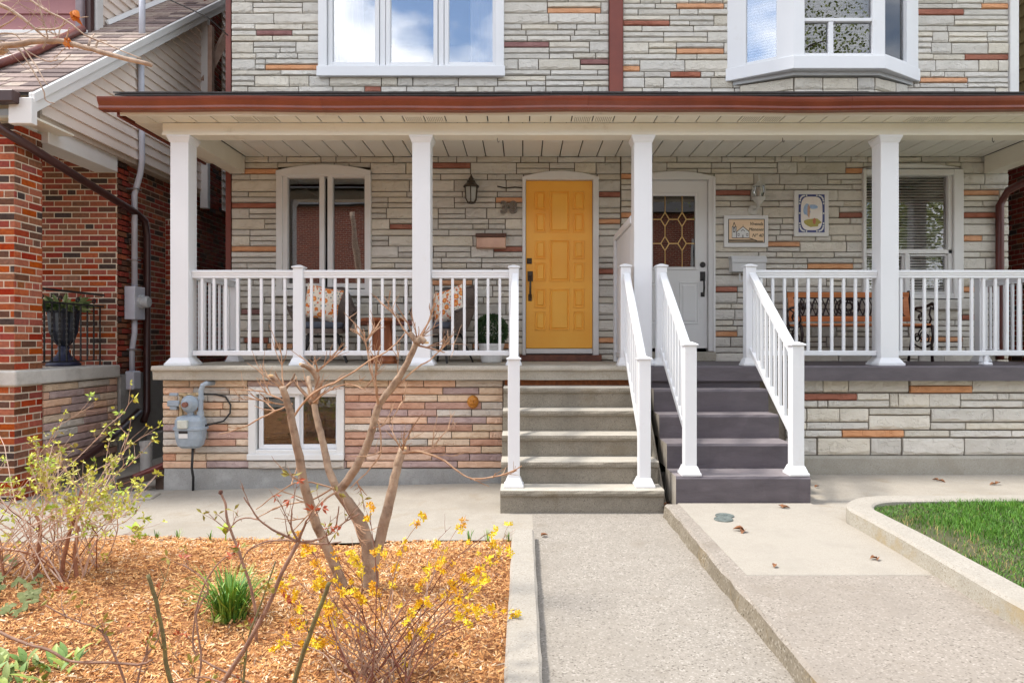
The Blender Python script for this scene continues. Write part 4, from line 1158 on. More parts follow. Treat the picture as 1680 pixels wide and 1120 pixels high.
# roof deck and shingle courses
ya, yb, za, zb_ = 6.47, DW + .02, 3.748, 4.345
mb = MB(); mb.hexa([(x0 - .02, ya, za - .02), (x1, ya, za - .02), (x1, yb, zb_ - .02), (x0 - .02, yb, zb_ - .02), (x0 - .02, ya, za), (x1, ya, za), (x1, yb, zb_), (x0 - .02, yb, zb_)])
part('roof_deck', mb, roofm, roof)
mb = MB(); rg = random.Random(4)
for r in range(13):
    t0, t1 = r / 13, (r + 1.15) / 13
    if t1 > 1: t1 = 1
    xx = x0 - .03 - rg.uniform(0, .2)
    while xx < x1:
        a, b = max(xx, x0 - .03), min(xx + .3, x1 + .02); lift = .012 + rg.uniform(0, .006)
        if b > a + .02:
            p = lambda x_, t, e: (x_, ya - .012 + (yb - ya) * t, za + (zb_ - za) * t + e)
            mb.hexa([p(a, t0, .002), p(b - .004, t0, .002), p(b - .004, t1, .001), p(a, t1, .001), p(a, t0, lift), p(b - .004, t0, lift), p(b - .004, t1, .004), p(a, t1, .004)])
        xx += .3
part('shingles', mb, roofm, roof, kind='stuff')
# hooks under the beam
for hx, hy in ((1284, 222), (1628, 222), (816, 222)):
    p = P(hx, hy, 6.85); z0_ = Z(222, 6.76)
    mb = MB(); mb.tube([(p.x, 6.85, z0_ + .004), (p.x, 6.85, z0_ - .03), (p.x + .012, 6.85, z0_ - .045), (p.x + .02, 6.85, z0_ - .03)], .003, 5); part('hook', mb, BLACKM, roof)
# right downspout on house B (bends away from the eave)
mb = MB(); mb.tube([(6.25, 6.9, 3.62), (6.2, 7.2, 3.55), (5.86, DW - .08, 3.22), (5.78, DW - .055, 3.05), (5.78, DW - .055, 1.4), (5.78, DW - .055, FL + .02)], [.045] * 6, 10)
solo('downspout', mb, mat('oxblood_downspout', lin(96, 38, 30), lin(74, 28, 24), rough=.35), 'red-brown round downspout at the right end of the porch wall', 'downspout', (5.78, DW - .055, FL), smooth=True)

# ================================================================== COLUMNS
def column(xc, yc, label):
    t = thing('porch_column', label, 'column', (xc, yc, FL), 'white porch columns')
    w = .09; zt_ = Z(222, 6.76) - .001
    mb = MB(); mb.box(xc - w, xc + w, yc - w, yc + w, FL + .03, zt_ - .03); part('shaft', mb, WHITE, t, bev=.006, seg=2)
    def flare(z0, z1, e0, e1, em):
        mb = MB(); zm = (z0 + z1) / 2
        for (a, b, ea, eb) in ((z0, z0 + (z1 - z0) * .35, e0, e0), (z0 + (z1 - z0) * .35, z1, em, e1)):
            A, B = w + ea, w + eb
            mb.hexa([(xc - A, yc - A, a), (xc + A, yc - A, a), (xc + A, yc + A, a), (xc - A, yc + A, a), (xc - B, yc - B, b), (xc + B, yc - B, b), (xc + B, yc + B, b), (xc - B, yc + B, b)])
        return mb
    part('base', flare(FL, FL + .075, .042, .004, .036), WHITE, t, bev=.003)
    part('capital', flare(zt_, zt_ - .07, .026, .004, .022), WHITE, t, bev=.003)
    return t
YC = 6.85
column(-3.404, YC, 'white porch column at the left end of the porch')
column(-1.008, YC, 'white porch column in front of the wicker chairs')
column(1.19, YC, 'white porch column between the orange and white doors')
column(3.634, YC, 'white porch column in front of the garden bench')
column(5.72, YC, 'white porch column at the far right end of the porch')

# ================================================================== RAILINGS
zr1, zr0 = Z(443, YC), Z(456, YC)
def post(parent, x, y, z0, z1, w=.049, base=True, name='post'):
    mb = MB(); mb.box(x - w, x + w, y - w, y + w, z0 + .01, z1); o = part(name, mb, WHITE, parent, bev=.004, seg=2)
    mb = MB()
    mb.hexa([(x - w - .012, y - w - .012, z1), (x + w + .012, y - w - .012, z1), (x + w + .012, y + w + .012, z1), (x - w - .012, y + w + .012, z1),
             (x - w - .012, y - w - .012, z1 + .014), (x + w + .012, y - w - .012, z1 + .014), (x + w + .012, y + w + .012, z1 + .014), (x - w - .012, y + w + .012, z1 + .014)])
    mb.hexa([(x - w - .008, y - w - .008, z1 + .014), (x + w + .008, y - w - .008, z1 + .014), (x + w + .008, y + w + .008, z1 + .014), (x - w - .008, y + w + .008, z1 + .014),
             (x - .015, y - .015, z1 + .032), (x + .015, y - .015, z1 + .032), (x + .015, y + .015, z1 + .032), (x - .015, y + .015, z1 + .032)])
    part('post_cap', mb, WHITE, o, bev=.002)
    if base:
        mb = MB(); A, B = w + .032, w + .006
        mb.box(x - A, x + A, y - A, y + A, z0, z0 + .022)
        mb.hexa([(x - A + .006, y - A + .006, z0 + .022), (x + A - .006, y - A + .006, z0 + .022), (x + A - .006, y + A - .006, z0 + .022), (x - A + .006, y + A - .006, z0 + .022),
                 (x - B, y - B, z0 + .075), (x + B, y - B, z0 + .075), (x + B, y + B, z0 + .075), (x - B, y + B, z0 + .075)])
        part('post_base', mb, WHITE, o, bev=.003)
    return o
def baluster_mesh(h):
    mb = MB(); mb.box(-.0135, .0135, -.0135, .0135, 0, h); return mb.mesh('baluster', [WHITE], bev=.003)
BAL = baluster_mesh(zr0 - Z(575, YC))
def top_rail_profile(t, name, a, b, horizontal=True):
    """moulded top rail from a to b (points at the underside centre)"""
    mb = MB(); a = Vector(a); b = Vector(b); d = (b - a).normalized(); sd = Vector((d.y, -d.x, 0)).normalized(); up = sd.cross(d)
    if up.z < 0: up = -up
    pr = [(-.021, 0), (-.021, .022), (-.027, .030), (-.027, .044), (-.034, .052), (-.034, .070), (-.022, .078), (.022, .078), (.034, .070), (.034, .052), (.027, .044), (.027, .030), (.021, .022), (.021, 0)]
    k = len(pr); vs = [a + sd * u + up * v for u, v in pr] + [b + sd * u + up * v for u, v in pr]
    mb.add(vs, [(j, (j + 1) % k, k + (j + 1) % k, k + j) for j in range(k)] + [tuple(range(k)), tuple(range(k, 2 * k))])
    return part(name, mb, WHITE, t)
def section(t, ax, bx, y, sp=.1185, off=None, axis='x', fixed=0):
    def pt(u, z): return (u, y, z) if axis == 'x' else (fixed, u, z)
    top_rail_profile(t, 'top_rail', pt(ax, zr0), pt(bx, zr0))
    z0 = Z(575, YC)
    mb = MB(); mb.beam(pt(ax, z0 - .025), pt(bx, z0 - .025), .042, .05); part('bottom_rail', mb, WHITE, t, bev=.005)
    n = int((bx - ax) / sp); s0 = ax + ((bx - ax) - (n - 1) * sp) / 2 if off is None else off
    u = s0
    while u < bx - .02:
        piece('baluster', BAL, t, pt(u, z0 - .001)); u += sp
t = thing('porch_railing', 'white railing in front of the left wicker chair, left of the second column', 'railing', (X(490, YC), YC, FL), 'white porch railings')
post(t, X(491, YC), YC, FL, Z(440, YC)); section(t, -3.31, X(491, YC) - .05, YC); section(t, X(491, YC) + .05, -1.10, YC)
t = thing('porch_railing', 'short white railing in front of the right wicker chair and potted boxwood', 'railing', (X(770, YC), YC, FL), 'white porch railings')
xe = X(843, YC); post(t, xe, YC, FL, Z(440, YC)); section(t, -.915, xe - .05, YC)
t = thing('porch_railing', 'white railing in front of the garden bench, between purple steps and column', 'railing', (X(1340, YC), YC, FL), 'white porch railings')
section(t, 2.30, 3.54, YC)
t = thing('porch_railing', 'white railing right of the fourth column, at the right edge', 'railing', (X(1600, YC), YC, FL), 'white porch railings')
section(t, 3.727, 5.63, YC)
mb = MB(); fx = X(1617, YC); mb.box(fx - .02, fx + .02, YC - .02, YC + .02, FL + .02, Z(583, YC)); mb.box(fx - .045, fx + .045, YC - .045, YC + .045, FL, FL + .03); part('support_foot', mb, WHITE, t, bev=.008)
t = thing('side_railing', 'white railing closing the left end of the porch towards the brick house', 'railing', (-3.40, 7.5, FL), 'side railings')
post(t, -3.40, 8.05, FL, Z(440, YC)); section(t, 6.945, 8.0, 0, axis='y', fixed=-3.40)
t = thing('side_railing', 'white railing closing the right end of the porch', 'railing', (5.40, 7.5, FL), 'side railings')
post(t, 5.40, 8.05, FL, Z(440, YC)); section(t, 6.945, 8.0, 0, axis='y', fixed=5.40)
# stair rails
def stair_rail(x, ytop, ybot, zfoot, label, tpost=True, nb=9):
    t = thing('stair_railing', label, 'railing', (x, ybot, zfoot), 'stair railings')
    if tpost: post(t, x, ytop, FL, Z(440, YC))
    ztop = zfoot + 1.055
    post(t, x, ybot, zfoot, ztop)
    a = (x, ytop - .05, zr0 - .03); b = (x, ybot + .045, ztop - .105)
    top_rail_profile(t, 'top_rail', a, b)
    dz = -.79
    a2 = (x, ytop - .05, FL + .16); b2 = (x, ybot + .045, ztop - .105 - (zr0 - .03 - FL - .16) + .04)
    mb = MB(); mb.beam(a2, b2, .042, .05); part('bottom_rail', mb, WHITE, t, bev=.004)
    for i in range(nb):
        u = (i + .7) / (nb + .4); y = a[1] + (b[1] - a[1]) * u; zt_ = a[2] + (b[2] - a[2]) * u; zb2 = a2[2] + (b2[2] - a2[2]) * u
        o = piece('baluster', BAL, t, (x, y, zb2 + .01)); o.scale = (1, 1, (zt_ - zb2) / (zr0 - Z(575, YC)))
    return t
zA, zB = FL - 5 * rA, FL - .85
stair_rail(-.076, 6.75, 5.70, zA, 'white stair railing on the left of the bare concrete steps', tpost=False)
stair_rail(1.01, 6.75, 5.70, zA, 'white stair railing on the right of the bare concrete steps')
stair_rail(1.365, 6.75, 5.60, zB, 'white stair railing on the left of the purple steps')
stair_rail(2.24, 6.75, 5.60, zB, 'white stair railing on the right of the purple steps')
# privacy divider between the two porches
t = thing('privacy_divider', 'tall white board divider between the two porches behind the column', 'divider', (1.13, 7.5, FL))
for y in (8.12,):
    mb = MB(); mb.box(1.085, 1.175, y, y + .09, FL, 2.66); part('post', mb, WHITE, t, bev=.004)
mb = MB(); mb.box(1.09, 1.17, 6.945, 8.12, 2.60, 2.68); part('top_rail', mb, WHITE, t, bev=.006)
mb = MB(); mb.box(1.10, 1.16, 6.945, 8.12, FL + .05, FL + .12); part('bottom_rail', mb, WHITE, t, bev=.006)
y = 6.95
while y < 8.11:
    mb = MB(); mb.box(1.115, 1.145, y + .003, min(y + .145, 8.118) - .003, FL + .121, 2.599); part('board', mb, WHITE, t, bev=.003); y += .145

# ================================================================== NEIGHBOUR HOUSE, LEFT
NX = -4.69
nb_ = thing('brick_house', 'red brick house with white siding at the left of the photo', 'house', (-6.5, 9, 0))
rb = random.Random(77)
D1, D2, DM = 6.30, 6.68, 7.90
zcap0, zcap1 = Z(633, D1), Z(608, D1)
ztop = 3.42
# front wall and its bricks
mb = MB(); mb.box(-9.5, NX - .012, DM + .012, DM + .25, -.2, 4.6); fw = part('front_wall', mb, CREAMMORTAR, nb_)
it = bricks(-6.35, NX - .013, zcap1 - .35, 3.62, [], DM + .0125, 'x', 0.0, rb)
lay('brick', 'brick', fw, it, rb, 160, flip=False)
# side wall (towards the passage)
mb = MB(); mb.box(NX - .25, NX - .012, DM + .014, 16, -.2, 3.58); sw = part('side_wall', mb, mat('dark_mortar', (.56, .46, .37), (.46, .37, .29), scale=25, rough=.95), nb_)
rw = (14, 6, 42, 14, 14, 10)
it = bricks(DM + .0, 11.4, 1.02, 3.56, [], NX - .0125, 'y', R(90), rb, w=rw)
lay('brick', 'brick', sw, it, rb, 80, flip=False)
mb = MB(); mb.box(NX + .0005, NX + .09, 8.95, 9.4, -.2, 3.0); sp = part('chimney_breast', mb, MATS['dark_mortar'], nb_)
it = bricks(8.95, 9.4, 1.02, 2.99, [], NX + .09, 'y', R(90), rb, w=rw) + bricks(NX + .0, NX + .09, 1.02, 2.99, [], 8.95, 'x', 0, rb, w=rw)
lay('brick', 'brick', sp, it, rb, 30, flip=False)
mb = MB(); mb.box(NX - .25, NX + .02, DM + .02, 16, -.2, 1.015); part('foundation', mb, CONC_BASE, nb_, bev=.006)
# pillar
mb = MB(); mb.box(NX - .55 + .012, NX - .012, D1 + .012, D2 - .012, -.2, ztop); pl_ = part('pillar', mb, CREAMMORTAR, nb_)
pz = 0.0
it = []
for (z0, z1) in ((-.1, zcap0 - .005), (zcap1 + .002, ztop)):
    it += bricks(NX - .55, NX - .001, z0, z1, [], D1 + .0125, 'x', 0.0, rb, blen=.2, pitch=.0685, jt=.0135, w=(26, 34, 12, 18, 12, 4)) + bricks(D1, D2, z0, z1, [], NX - .0125, 'y', R(90), rb, blen=.2, pitch=.0685, jt=.0135, w=(22, 40, 10, 18, 10, 3))
lay('brick', 'brick', pl_, it, rb, 300, flip=False)
# low porch wall with cap
mb = MB(); mb.box(NX - .28, NX - .03, D2 + .0, DM + .01, -.2, zcap0 - .001); mb.box(-9, NX - .55, D1 + .05, D1 + .3, -.2, zcap0 - .001); lw = part('low_wall', mb, MORTAR, nb_)
it = coursed(D2 + .005, DM - .002, 0.12, zcap0 - .008, 11, [], NX - .03, rb, ROMAN, .034, [.40, .52, .24], axis='y', rz=R(90))
it += coursed(-9, NX - .56, 0.12, zcap0 - .008, 11, [], D1 + .05, rb, ROMAN, .034, [.40, .52, .24])
lay('stone', 'stone', lw, it, rb, 200)
mb = MB(); e = .035
mb.prism([(-9, D1 - e), (NX + e, D1 - e), (NX + e, DM - .002), (NX - .34, DM - .002), (NX - .34, D2 + .2), (-9, D2 + .2)], 'z', zcap0, zcap1)
part('stone_cap', mb, mat('limestone_cap', (.64, .62, .58), (.55, .53, .49), scale=5, rough=.85, bump=.2, dirt=(.33, .31, .28), dscale=2.5), nb_, bev=.016, seg=2)
mb = MB(); mb.box(-9, NX - .3, D2 + .3, DM, .8, zcap0 - .02); part('porch_floor', mb, CONC_SLAB, nb_)
# white boxed beam over the side opening and along the front
mb = MB(); mb.box(NX - .2, NX + .06, D2 - .02, DM - .1, 3.33, 3.58); part('boxed_beam', mb, TRIM, nb_, bev=.005)
mb = MB(); mb.box(-9, NX + .0, D1 + .04, D1 + .3, ztop + .002, 3.56); part('front_beam', mb, TRIM, nb_, bev=.005)
# roof slab rising to the back, shingles on it
sl_ = .72
def rz_(d, e=0.0): return 3.68 + (d - 6.22) * sl_ + e
xe = NX + .22
mb = MB(); mb.hexa([(-9.5, 6.22, rz_(6.22) - .04), (xe - .03, 6.22, rz_(6.22) - .04), (xe - .03, 10.6, rz_(10.6) - .04), (-9.5, 10.6, rz_(10.6) - .04),
                    (-9.5, 6.22, rz_(6.22)), (xe - .03, 6.22, rz_(6.22)), (xe - .03, 10.6, rz_(10.6)), (-9.5, 10.6, rz_(10.6))])
rfn = part('roof', mb, roofm, nb_)
shm = [mat('shingle_rosy', lin(156, 138, 130), lin(128, 110, 104), scale=20, rough=.9, bump=.4), mat('shingle_tan', lin(176, 160, 148), lin(148, 132, 120), scale=20, rough=.9, bump=.4), mat('shingle_dark', lin(112, 96, 92), lin(90, 76, 74), scale=20, rough=.9, bump=.4)]
mb = MB(); r = 0; d = 6.19
while d < 10.4:
    x = xe + .02
    while x > -9.3:
        wv = rb.uniform(.14, .32); p = lambda x_, d_, e_: (x_, d_, rz_(d_) + e_)
        e_ = .016 + rb.uniform(0, .008)
        mb.hexa([p(x - wv + .006, d, .002), p(x, d, .002), p(x, d + .16, .001), p(x - wv + .006, d + .16, .001), p(x - wv + .006, d, e_), p(x, d, e_), p(x, d + .16, .004), p(x - wv + .006, d + .16, .004)], rb.choice((0, 0, 1, 1, 2)))
        x -= wv
    d += .125
part('shingles', mb, shm, rfn, kind='stuff')
# rake board and eave
mb = MB(); mb.hexa([(xe, 6.17, rz_(6.17) - .2), (xe + .03, 6.17, rz_(6.17) - .2), (xe + .03, 10.6, rz_(10.6) - .2), (xe, 10.6, rz_(10.6) - .2),
                    (xe, 6.17, rz_(6.17) - .0), (xe + .03, 6.17, rz_(6.17)), (xe + .03, 10.6, rz_(10.6)), (xe, 10.6, rz_(10.6))]); part('rake_board', mb, TRIM, nb_, bev=.004)
mb = MB(); mb.hexa([(xe + .031, 6.17, rz_(6.17) - .09), (xe + .055, 6.17, rz_(6.17) - .09), (xe + .055, 10.6, rz_(10.6) - .09), (xe + .031, 10.6, rz_(10.6) - .09),
                    (xe + .031, 6.17, rz_(6.17) + .0), (xe + .055, 6.17, rz_(6.17)), (xe + .055, 10.6, rz_(10.6)), (xe + .031, 10.6, rz_(10.6))]); part('rake_trim', mb, TRIM, nb_, bev=.003)
mb = MB(); mb.box(-9.5, xe, 6.23, D1 + .5, 3.44, 3.46) ; part('eave_soffit', mb, CREAM, nb_)
mb = MB(); mb.box(xe - .16, xe + .05, 6.14, 6.215, 3.36, rz_(6.17) - .05); part('eave_return', mb, TRIM, nb_, bev=.004)
mb = MB(); mb.box(-9.5, xe - .06, 6.06, 6.165, 3.53, 3.64); part('gutter', mb, BROWN, nb_, bev=.01)
# lap siding on the side wall under the rake: each board its own part
SID = mat('pinkish_white_siding', lin(246, 232, 220), lin(238, 222, 208), scale=2, rough=.5)
def lap(parent, z0, z1, pitch, xs, y0fn, y1, name='siding_board', m=SID, facing=1):
    z = z0
    while z < z1:
        a = y0fn(z + pitch * .5)
        if a < y1 - .05:
            mb = MB(); mb.hexa([(xs, a, z), (xs + facing * .024, a, z), (xs + facing * .024, y1, z), (xs, y1, z), (xs, a, z + pitch), (xs + facing * .004, a, z + pitch), (xs + facing * .004, y1, z + pitch), (xs, y1, z + pitch)])
            part(name, mb, m, parent)
        z += pitch
mb = MB(); mb.prism([(6.5, 3.5), (16, 3.5), (16, 8.0), (11.0, 6.9), (6.5, 3.7)], 'x', NX - .1, NX + .09); gs = part('gable_side', mb, MATS['dark_mortar'], nb_)
lap(gs, 3.56, 6.6, .118, NX + .091, lambda z: max(6.5, 6.22 + (z - 3.47) / sl_), 9.72)
mb = MB(); mb.box(NX + .091, NX + .2, 9.72, 9.80, 3.3, 6.2); part('corner_trim', mb, TRIM, gs, bev=.004)
lap(gs, 3.4, 7.2, .118, NX + .091, lambda z: 10.42, 14.0)
it = bricks(9.81, 10.41, 3.3, 6.9, [], NX + .092, 'y', R(90), rb, w=rw); lay('brick', 'brick', gs, it, rb, 20, flip=False)
mb = MB(); mb.beam((NX + .12, 9.75, 5.1), (NX + .35, 10.15, 6.1), .08, .10); mb.box(NX + .2, NX + .26, 9.72, 9.8, 4.9, 5.9); part('brace', mb, mat('weathered_wood', lin(196, 168, 150), lin(168, 138, 120), scale=8, rough=.8), nb_)
# second storey: maroon clapboard front, white siding on its side
MAR = mat('maroon_clapboard', lin(158, 104, 104), lin(142, 92, 94), scale=2, rough=.5)
xs2, ds2 = X(147, 8.2), 8.2
mb = MB(); mb.box(-9.5, xs2 - .03, ds2 + .02, 12, 4.6, 8.5); us = part('upper_wall', mb, MAR, nb_)
z = 5.12
while z < 6.6:
    mb = MB(); mb.hexa([(-9.5, ds2 + .02, z), (-9.5, ds2 - .012, z), (xs2 - .03, ds2 - .012, z), (xs2 - .03, ds2 + .02, z), (-9.5, ds2 + .02, z + .21), (-9.5, ds2 + .008, z + .21), (xs2 - .03, ds2 + .008, z + .21), (xs2 - .03, ds2 + .02, z + .21)])
    part('clapboard', mb, MAR, us); z += .21
mb = MB(); mb.box(-9.5, xs2, ds2 - .05, ds2 - .013, 5.03, 5.12); part('flashing', mb, TRIM, us, bev=.004)
mb = MB(); mb.box(xs2 - .03, xs2 + .03, ds2 - .03, ds2 + .05, 4.9, 8.5); part('corner_post', mb, BROWN, us, bev=.004)
mb = MB(); mb.box(xs2 - .12, xs2 - .035, ds2 - .09, ds2 - .02, 5.1, 8.4); part('downspout', mb, mat('grey_downspout', lin(140, 126, 130), lin(120, 106, 110), rough=.4), us, bev=.012)
lap(us, 4.7, 7.4, .125, xs2 - .03 + .0, lambda z: max(ds2 + .2, 6.22 + (z - 4.3) / sl_), 12.0)
mb = MB(); mb.box(xs2 - .029, xs2 + .05, ds2 + .06, ds2 + .19, 5.0, 8.4); part('corner_trim', mb, TRIM, us, bev=.004)
mb = MB(); mb.hexa([(xs2 + .03, 8.5, rz_(8.5) + .02), (xs2 + .06, 8.5, rz_(8.5) + .02), (xs2 + .06, 10.6, rz_(10.6) + .02), (xs2 + .03, 10.6, rz_(10.6) + .02),
                    (xs2 + .0, 8.5, rz_(8.5) + .07), (xs2 + .03, 8.5, rz_(8.5) + .07), (xs2 + .03, 10.6, rz_(10.6) + .07), (xs2 + .0, 10.6, rz_(10.6) + .07)]); part('step_flashing', mb, TRIM, us)
# brown pipe lying down the roof slope with a pale flashing behind it
mb = MB(); mb.tube([(xs2 - .02, 8.1, rz_(8.1) + .07), (-5.15, 7.2, rz_(7.2) + .07), (-5.3, 6.25, rz_(6.25) + .07)], .045, 8); part('roof_drain_pipe', mb, mat('red_brown_pipe', lin(118, 62, 52), lin(96, 48, 42), rough=.4), rfn, smooth=True)
# downspout: from the eave gutter back to the side wall and down
mb = MB(); xd = NX + .075
pts = [Vector((-4.78, 6.11, 3.54)), Vector((-4.77, 6.11, 3.42)), Vector((-4.72, 6.14, 3.32)), Vector((xd, 6.27, 3.24)), Vector((xd, 7.2, 3.08)), Vector((xd, 8.15, 2.93)), Vector((xd, 8.33, 2.87)), Vector((xd, 8.38, 2.7)), Vector((xd, 8.38, .55)), Vector((xd, 8.3, .42))]
solo('downspout', MB().tube(pts, .042, 10), BROWN, 'dark brown downspout running diagonally across the red brick house', 'downspout', (xd, 8.38, .4), smooth=True)
# right-hand neighbour: only a strip shows
nr = thing('brick_house', 'dark red brick house edge with yellow siding at the far right', 'house', (8, 11, 0))
mb = MB(); mb.box(6.56, 12, 8.75, 16, -.2, 7.5); wl_ = part('wall', mb, MATS['dark_mortar'], nr)
it = bricks(8.76, 11.6, .6, 3.9, [], 6.5605, 'y', R(-90), rb, w=(6, 2, 50, 8, 14, 12)); it = it + bricks(6.57, 8.2, .6, 3.9, [], 8.7505, 'x', 0, rb, w=(10, 4, 46, 10, 12, 10))
lay('brick', 'brick', wl_, it, rb, 60, flip=False)
YS = mat('yellow_siding', lin(196, 172, 122), lin(180, 156, 108), scale=2, rough=.55)
z = 3.95
while z < 6.6:
    mb = MB(); mb.hexa([(6.561, 8.7, z), (6.53, 8.7, z), (6.53, 14, z), (6.561, 14, z), (6.561, 8.7, z + .17), (6.55, 8.7, z + .17), (6.55, 14, z + .17), (6.561, 14, z + .17)]); part('siding_board', mb, YS, wl_); z += .17

# ================================================================== NEIGHBOUR FITTINGS
GREYP = mat('grey_conduit', lin(204, 206, 216), lin(186, 188, 198), scale=4, rough=.4)
cx_, cy_ = NX + .07, 8.12
t = thing('electric_meter', 'grey electric meter box with round glass meter on the brick side wall', 'meter', (cx_, cy_, 1.2))
mb = MB(); mb.tube([(NX + .16, cy_ - .02, 4.72), (NX + .16, cy_, 3.56), (NX + .14, cy_, 3.40), (cx_, cy_, 3.15), (cx_, cy_, 2.05)], .034, 10); mb.tube([(cx_, cy_, 1.66), (cx_, cy_, 1.5), (cx_ - .03, cy_, 1.3), (cx_ - .03, cy_, 1.05)], .032, 10)
part('conduit', mb, GREYP, t, smooth=True)
mb = MB(); mb.tube([(NX + .16, cy_, 4.9), (NX + .16, cy_, 5.75)], .036, 10); part('service_mast', mb, GREYP, t, smooth=True)
mb = MB(); mb.lathe([(.05, -.06), (.065, 0), (.05, .06), (.02, .09)], (NX + .16, cy_, 5.78), 10); part('weatherhead', mb, BLACKM, t)
mb = MB(); mb.box(NX + .005, NX + .13, cy_ - .10, cy_ + .12, 1.66, 2.05); bx = part('meter_box', mb, GREYP, t, bev=.006)
mb = MB(); mb.lathe([(.085, 0), (.085, .02), (.072, .03), (.068, .09), (.055, .105)], (NX + .131, cy_ + .02, 1.87), 18, 'x'); part('meter_glass', mb, mat('meter_face', (.55, .57, .58), (.40, .42, .43), scale=30, rough=.15), t, smooth=False)
mb = MB(); mb.box(NX + .005, NX + .11, cy_ - .09, cy_ + .07, .83, 1.05); part('junction_box', mb, GREYP, t, bev=.012)
mb = MB()
for z in (1.30, 2.36, 3.2): mb.box(NX + .0, NX + .125, cy_ - .045, cy_ + .045, z, z + .014)
part('strap', mb, mat('galvanised_steel', (.55, .56, .57), (.42, .43, .44), scale=20, rough=.35, metal=.8), t)
# cable from the weatherhead
mb = MB(); mb.tube([(NX + .16, cy_, 5.86), (-4.2, 7.9, 5.4), (-3.7, 8.0, 5.2), (XL - .03, DW - .02, 5.12)], .007, 6)
solo('service_cable', mb, BLACKM, 'black overhead cable running from the brick house mast to the stone house', 'cable', (-4.0, 8, 5.3))
# iron railing and urn on the low wall
t = thing('iron_railing', 'black wrought iron railing with twisted bars on the neighbour porch wall', 'railing', (NX - .12, 7.3, zcap1))
xi = NX - .13
zt1, zt0 = zcap1 + .80, zcap1 + .72
mb = MB(); mb.beam((xi, D2 + .02, zt1), (xi, DM - .06, zt1), .034, .02); part('top_rail', mb, BLACKM, t)
mb = MB(); mb.beam((xi, D2 + .02, zt0 - .05), (xi, DM - .06, zt0 - .05), .024, .018); part('middle_rail', mb, BLACKM, t)
mb = MB(); mb.beam((xi, D2 + .02, zcap1 + .06), (xi, DM - .06, zcap1 + .06), .02, .012); part('bottom_rail', mb, BLACKM, t)
n = 10
for i in range(n):
    y = D2 + .08 + (DM - D2 - .2) * i / (n - 1)
    mb = MB(); pts = []
    mb.tube([(xi, y, zcap1 + (.0 if i in (0, n - 1) else .06)), (xi, y, zt0 - .05)], .009, 4)
    for k in range(7): mb.lathe([(.008, -.014), (.014, 0), (.008, .014)], (xi, y, zcap1 + .18 + k * .055), 4)
    part('bar', mb, BLACKM, t)
for i in range(4):
    y = D2 + .15 + i * .28
    mb = MB(); mb.tube([(xi, y + .035 * math.cos(a) * (1 - a / 12), zt0 - .005 + .033 * math.sin(a) * (1 - a / 12)) for a in [k * .5 for k in range(20)]], .007, 5); part('scroll', mb, BLACKM, t)
UR = mat('dark_blue_black_urn', (.012, .014, .022), (.022, .028, .05), scale=8, rough=.4)
ux, uy, uz = NX - .17, 7.22, zcap1
t = thing('urn_planter', 'black fluted urn with trailing green plant behind the iron railing', 'planter', (ux - .12, uy, uz))
ux -= .22; uy = 7.55
t.location = (ux, uy, uz); ORG[t.name] = Vector((ux, uy, uz))
mb = MB(); mb.lathe([(.17, 0), (.165, .03), (.13, .06), (.07, .12), (.05, .17), (.06, .2), (.05, .22)], (ux, uy, uz), 18); part('foot', mb, mat('navy_urn_foot', (.03, .035, .08), (.02, .025, .06), rough=.4), t, smooth=True)
mb = MB(); n = 24
pr = [(.05, .22), (.10, .28), (.13, .38), (.14, .5), (.145, .58), (.17, .61), (.165, .63), (.13, .61)]
vs = []
for r_, h_ in pr:
    for k in range(n):
        a = 2 * math.pi * k / n; rr = r_ * (1 + (.07 if k % 2 else -.03)); vs.append((ux + rr * math.cos(a), uy + rr * math.sin(a), uz + h_))
mb.add(vs, [(i * n + k, i * n + (k + 1) % n, (i + 1) * n + (k + 1) % n, (i + 1) * n + k) for i in range(len(pr) - 1) for k in range(n)] + [tuple(range(n)), tuple(range((len(pr) - 1) * n, len(pr) * n))])
part('bowl', mb, UR, t)
mb = MB(); rp_ = random.Random(3)
for i in range(130):
    a = rp_.uniform(0, 6.28); e = rp_.uniform(.1, 1.2); L_ = rp_.uniform(.12, .28); w_ = .014
    d = Vector((math.cos(a) * math.cos(e), math.sin(a) * math.cos(e), math.sin(e))); b = Vector((ux, uy, uz + .62)) + Vector((math.cos(a), math.sin(a), 0)) * .08
    sd = d.cross(Vector((0, 0, 1))).normalized() * w_; m_ = b + d * L_ * .6; tip = b + d * L_ + Vector((0, 0, -.06))
    mb.add([b, m_ - sd, tip, m_ + sd], [(0, 1, 2), (0, 2, 3)], rp_.choice((0, 0, 1)))
part('leaves', mb, [mat('pale_green_leaf', (.32, .38, .16), (.20, .27, .09), scale=9, rough=.6), mat('dark_green_leaf', (.08, .13, .04), (.05, .09, .03), scale=9, rough=.6)], t, kind='stuff', recalc=False)
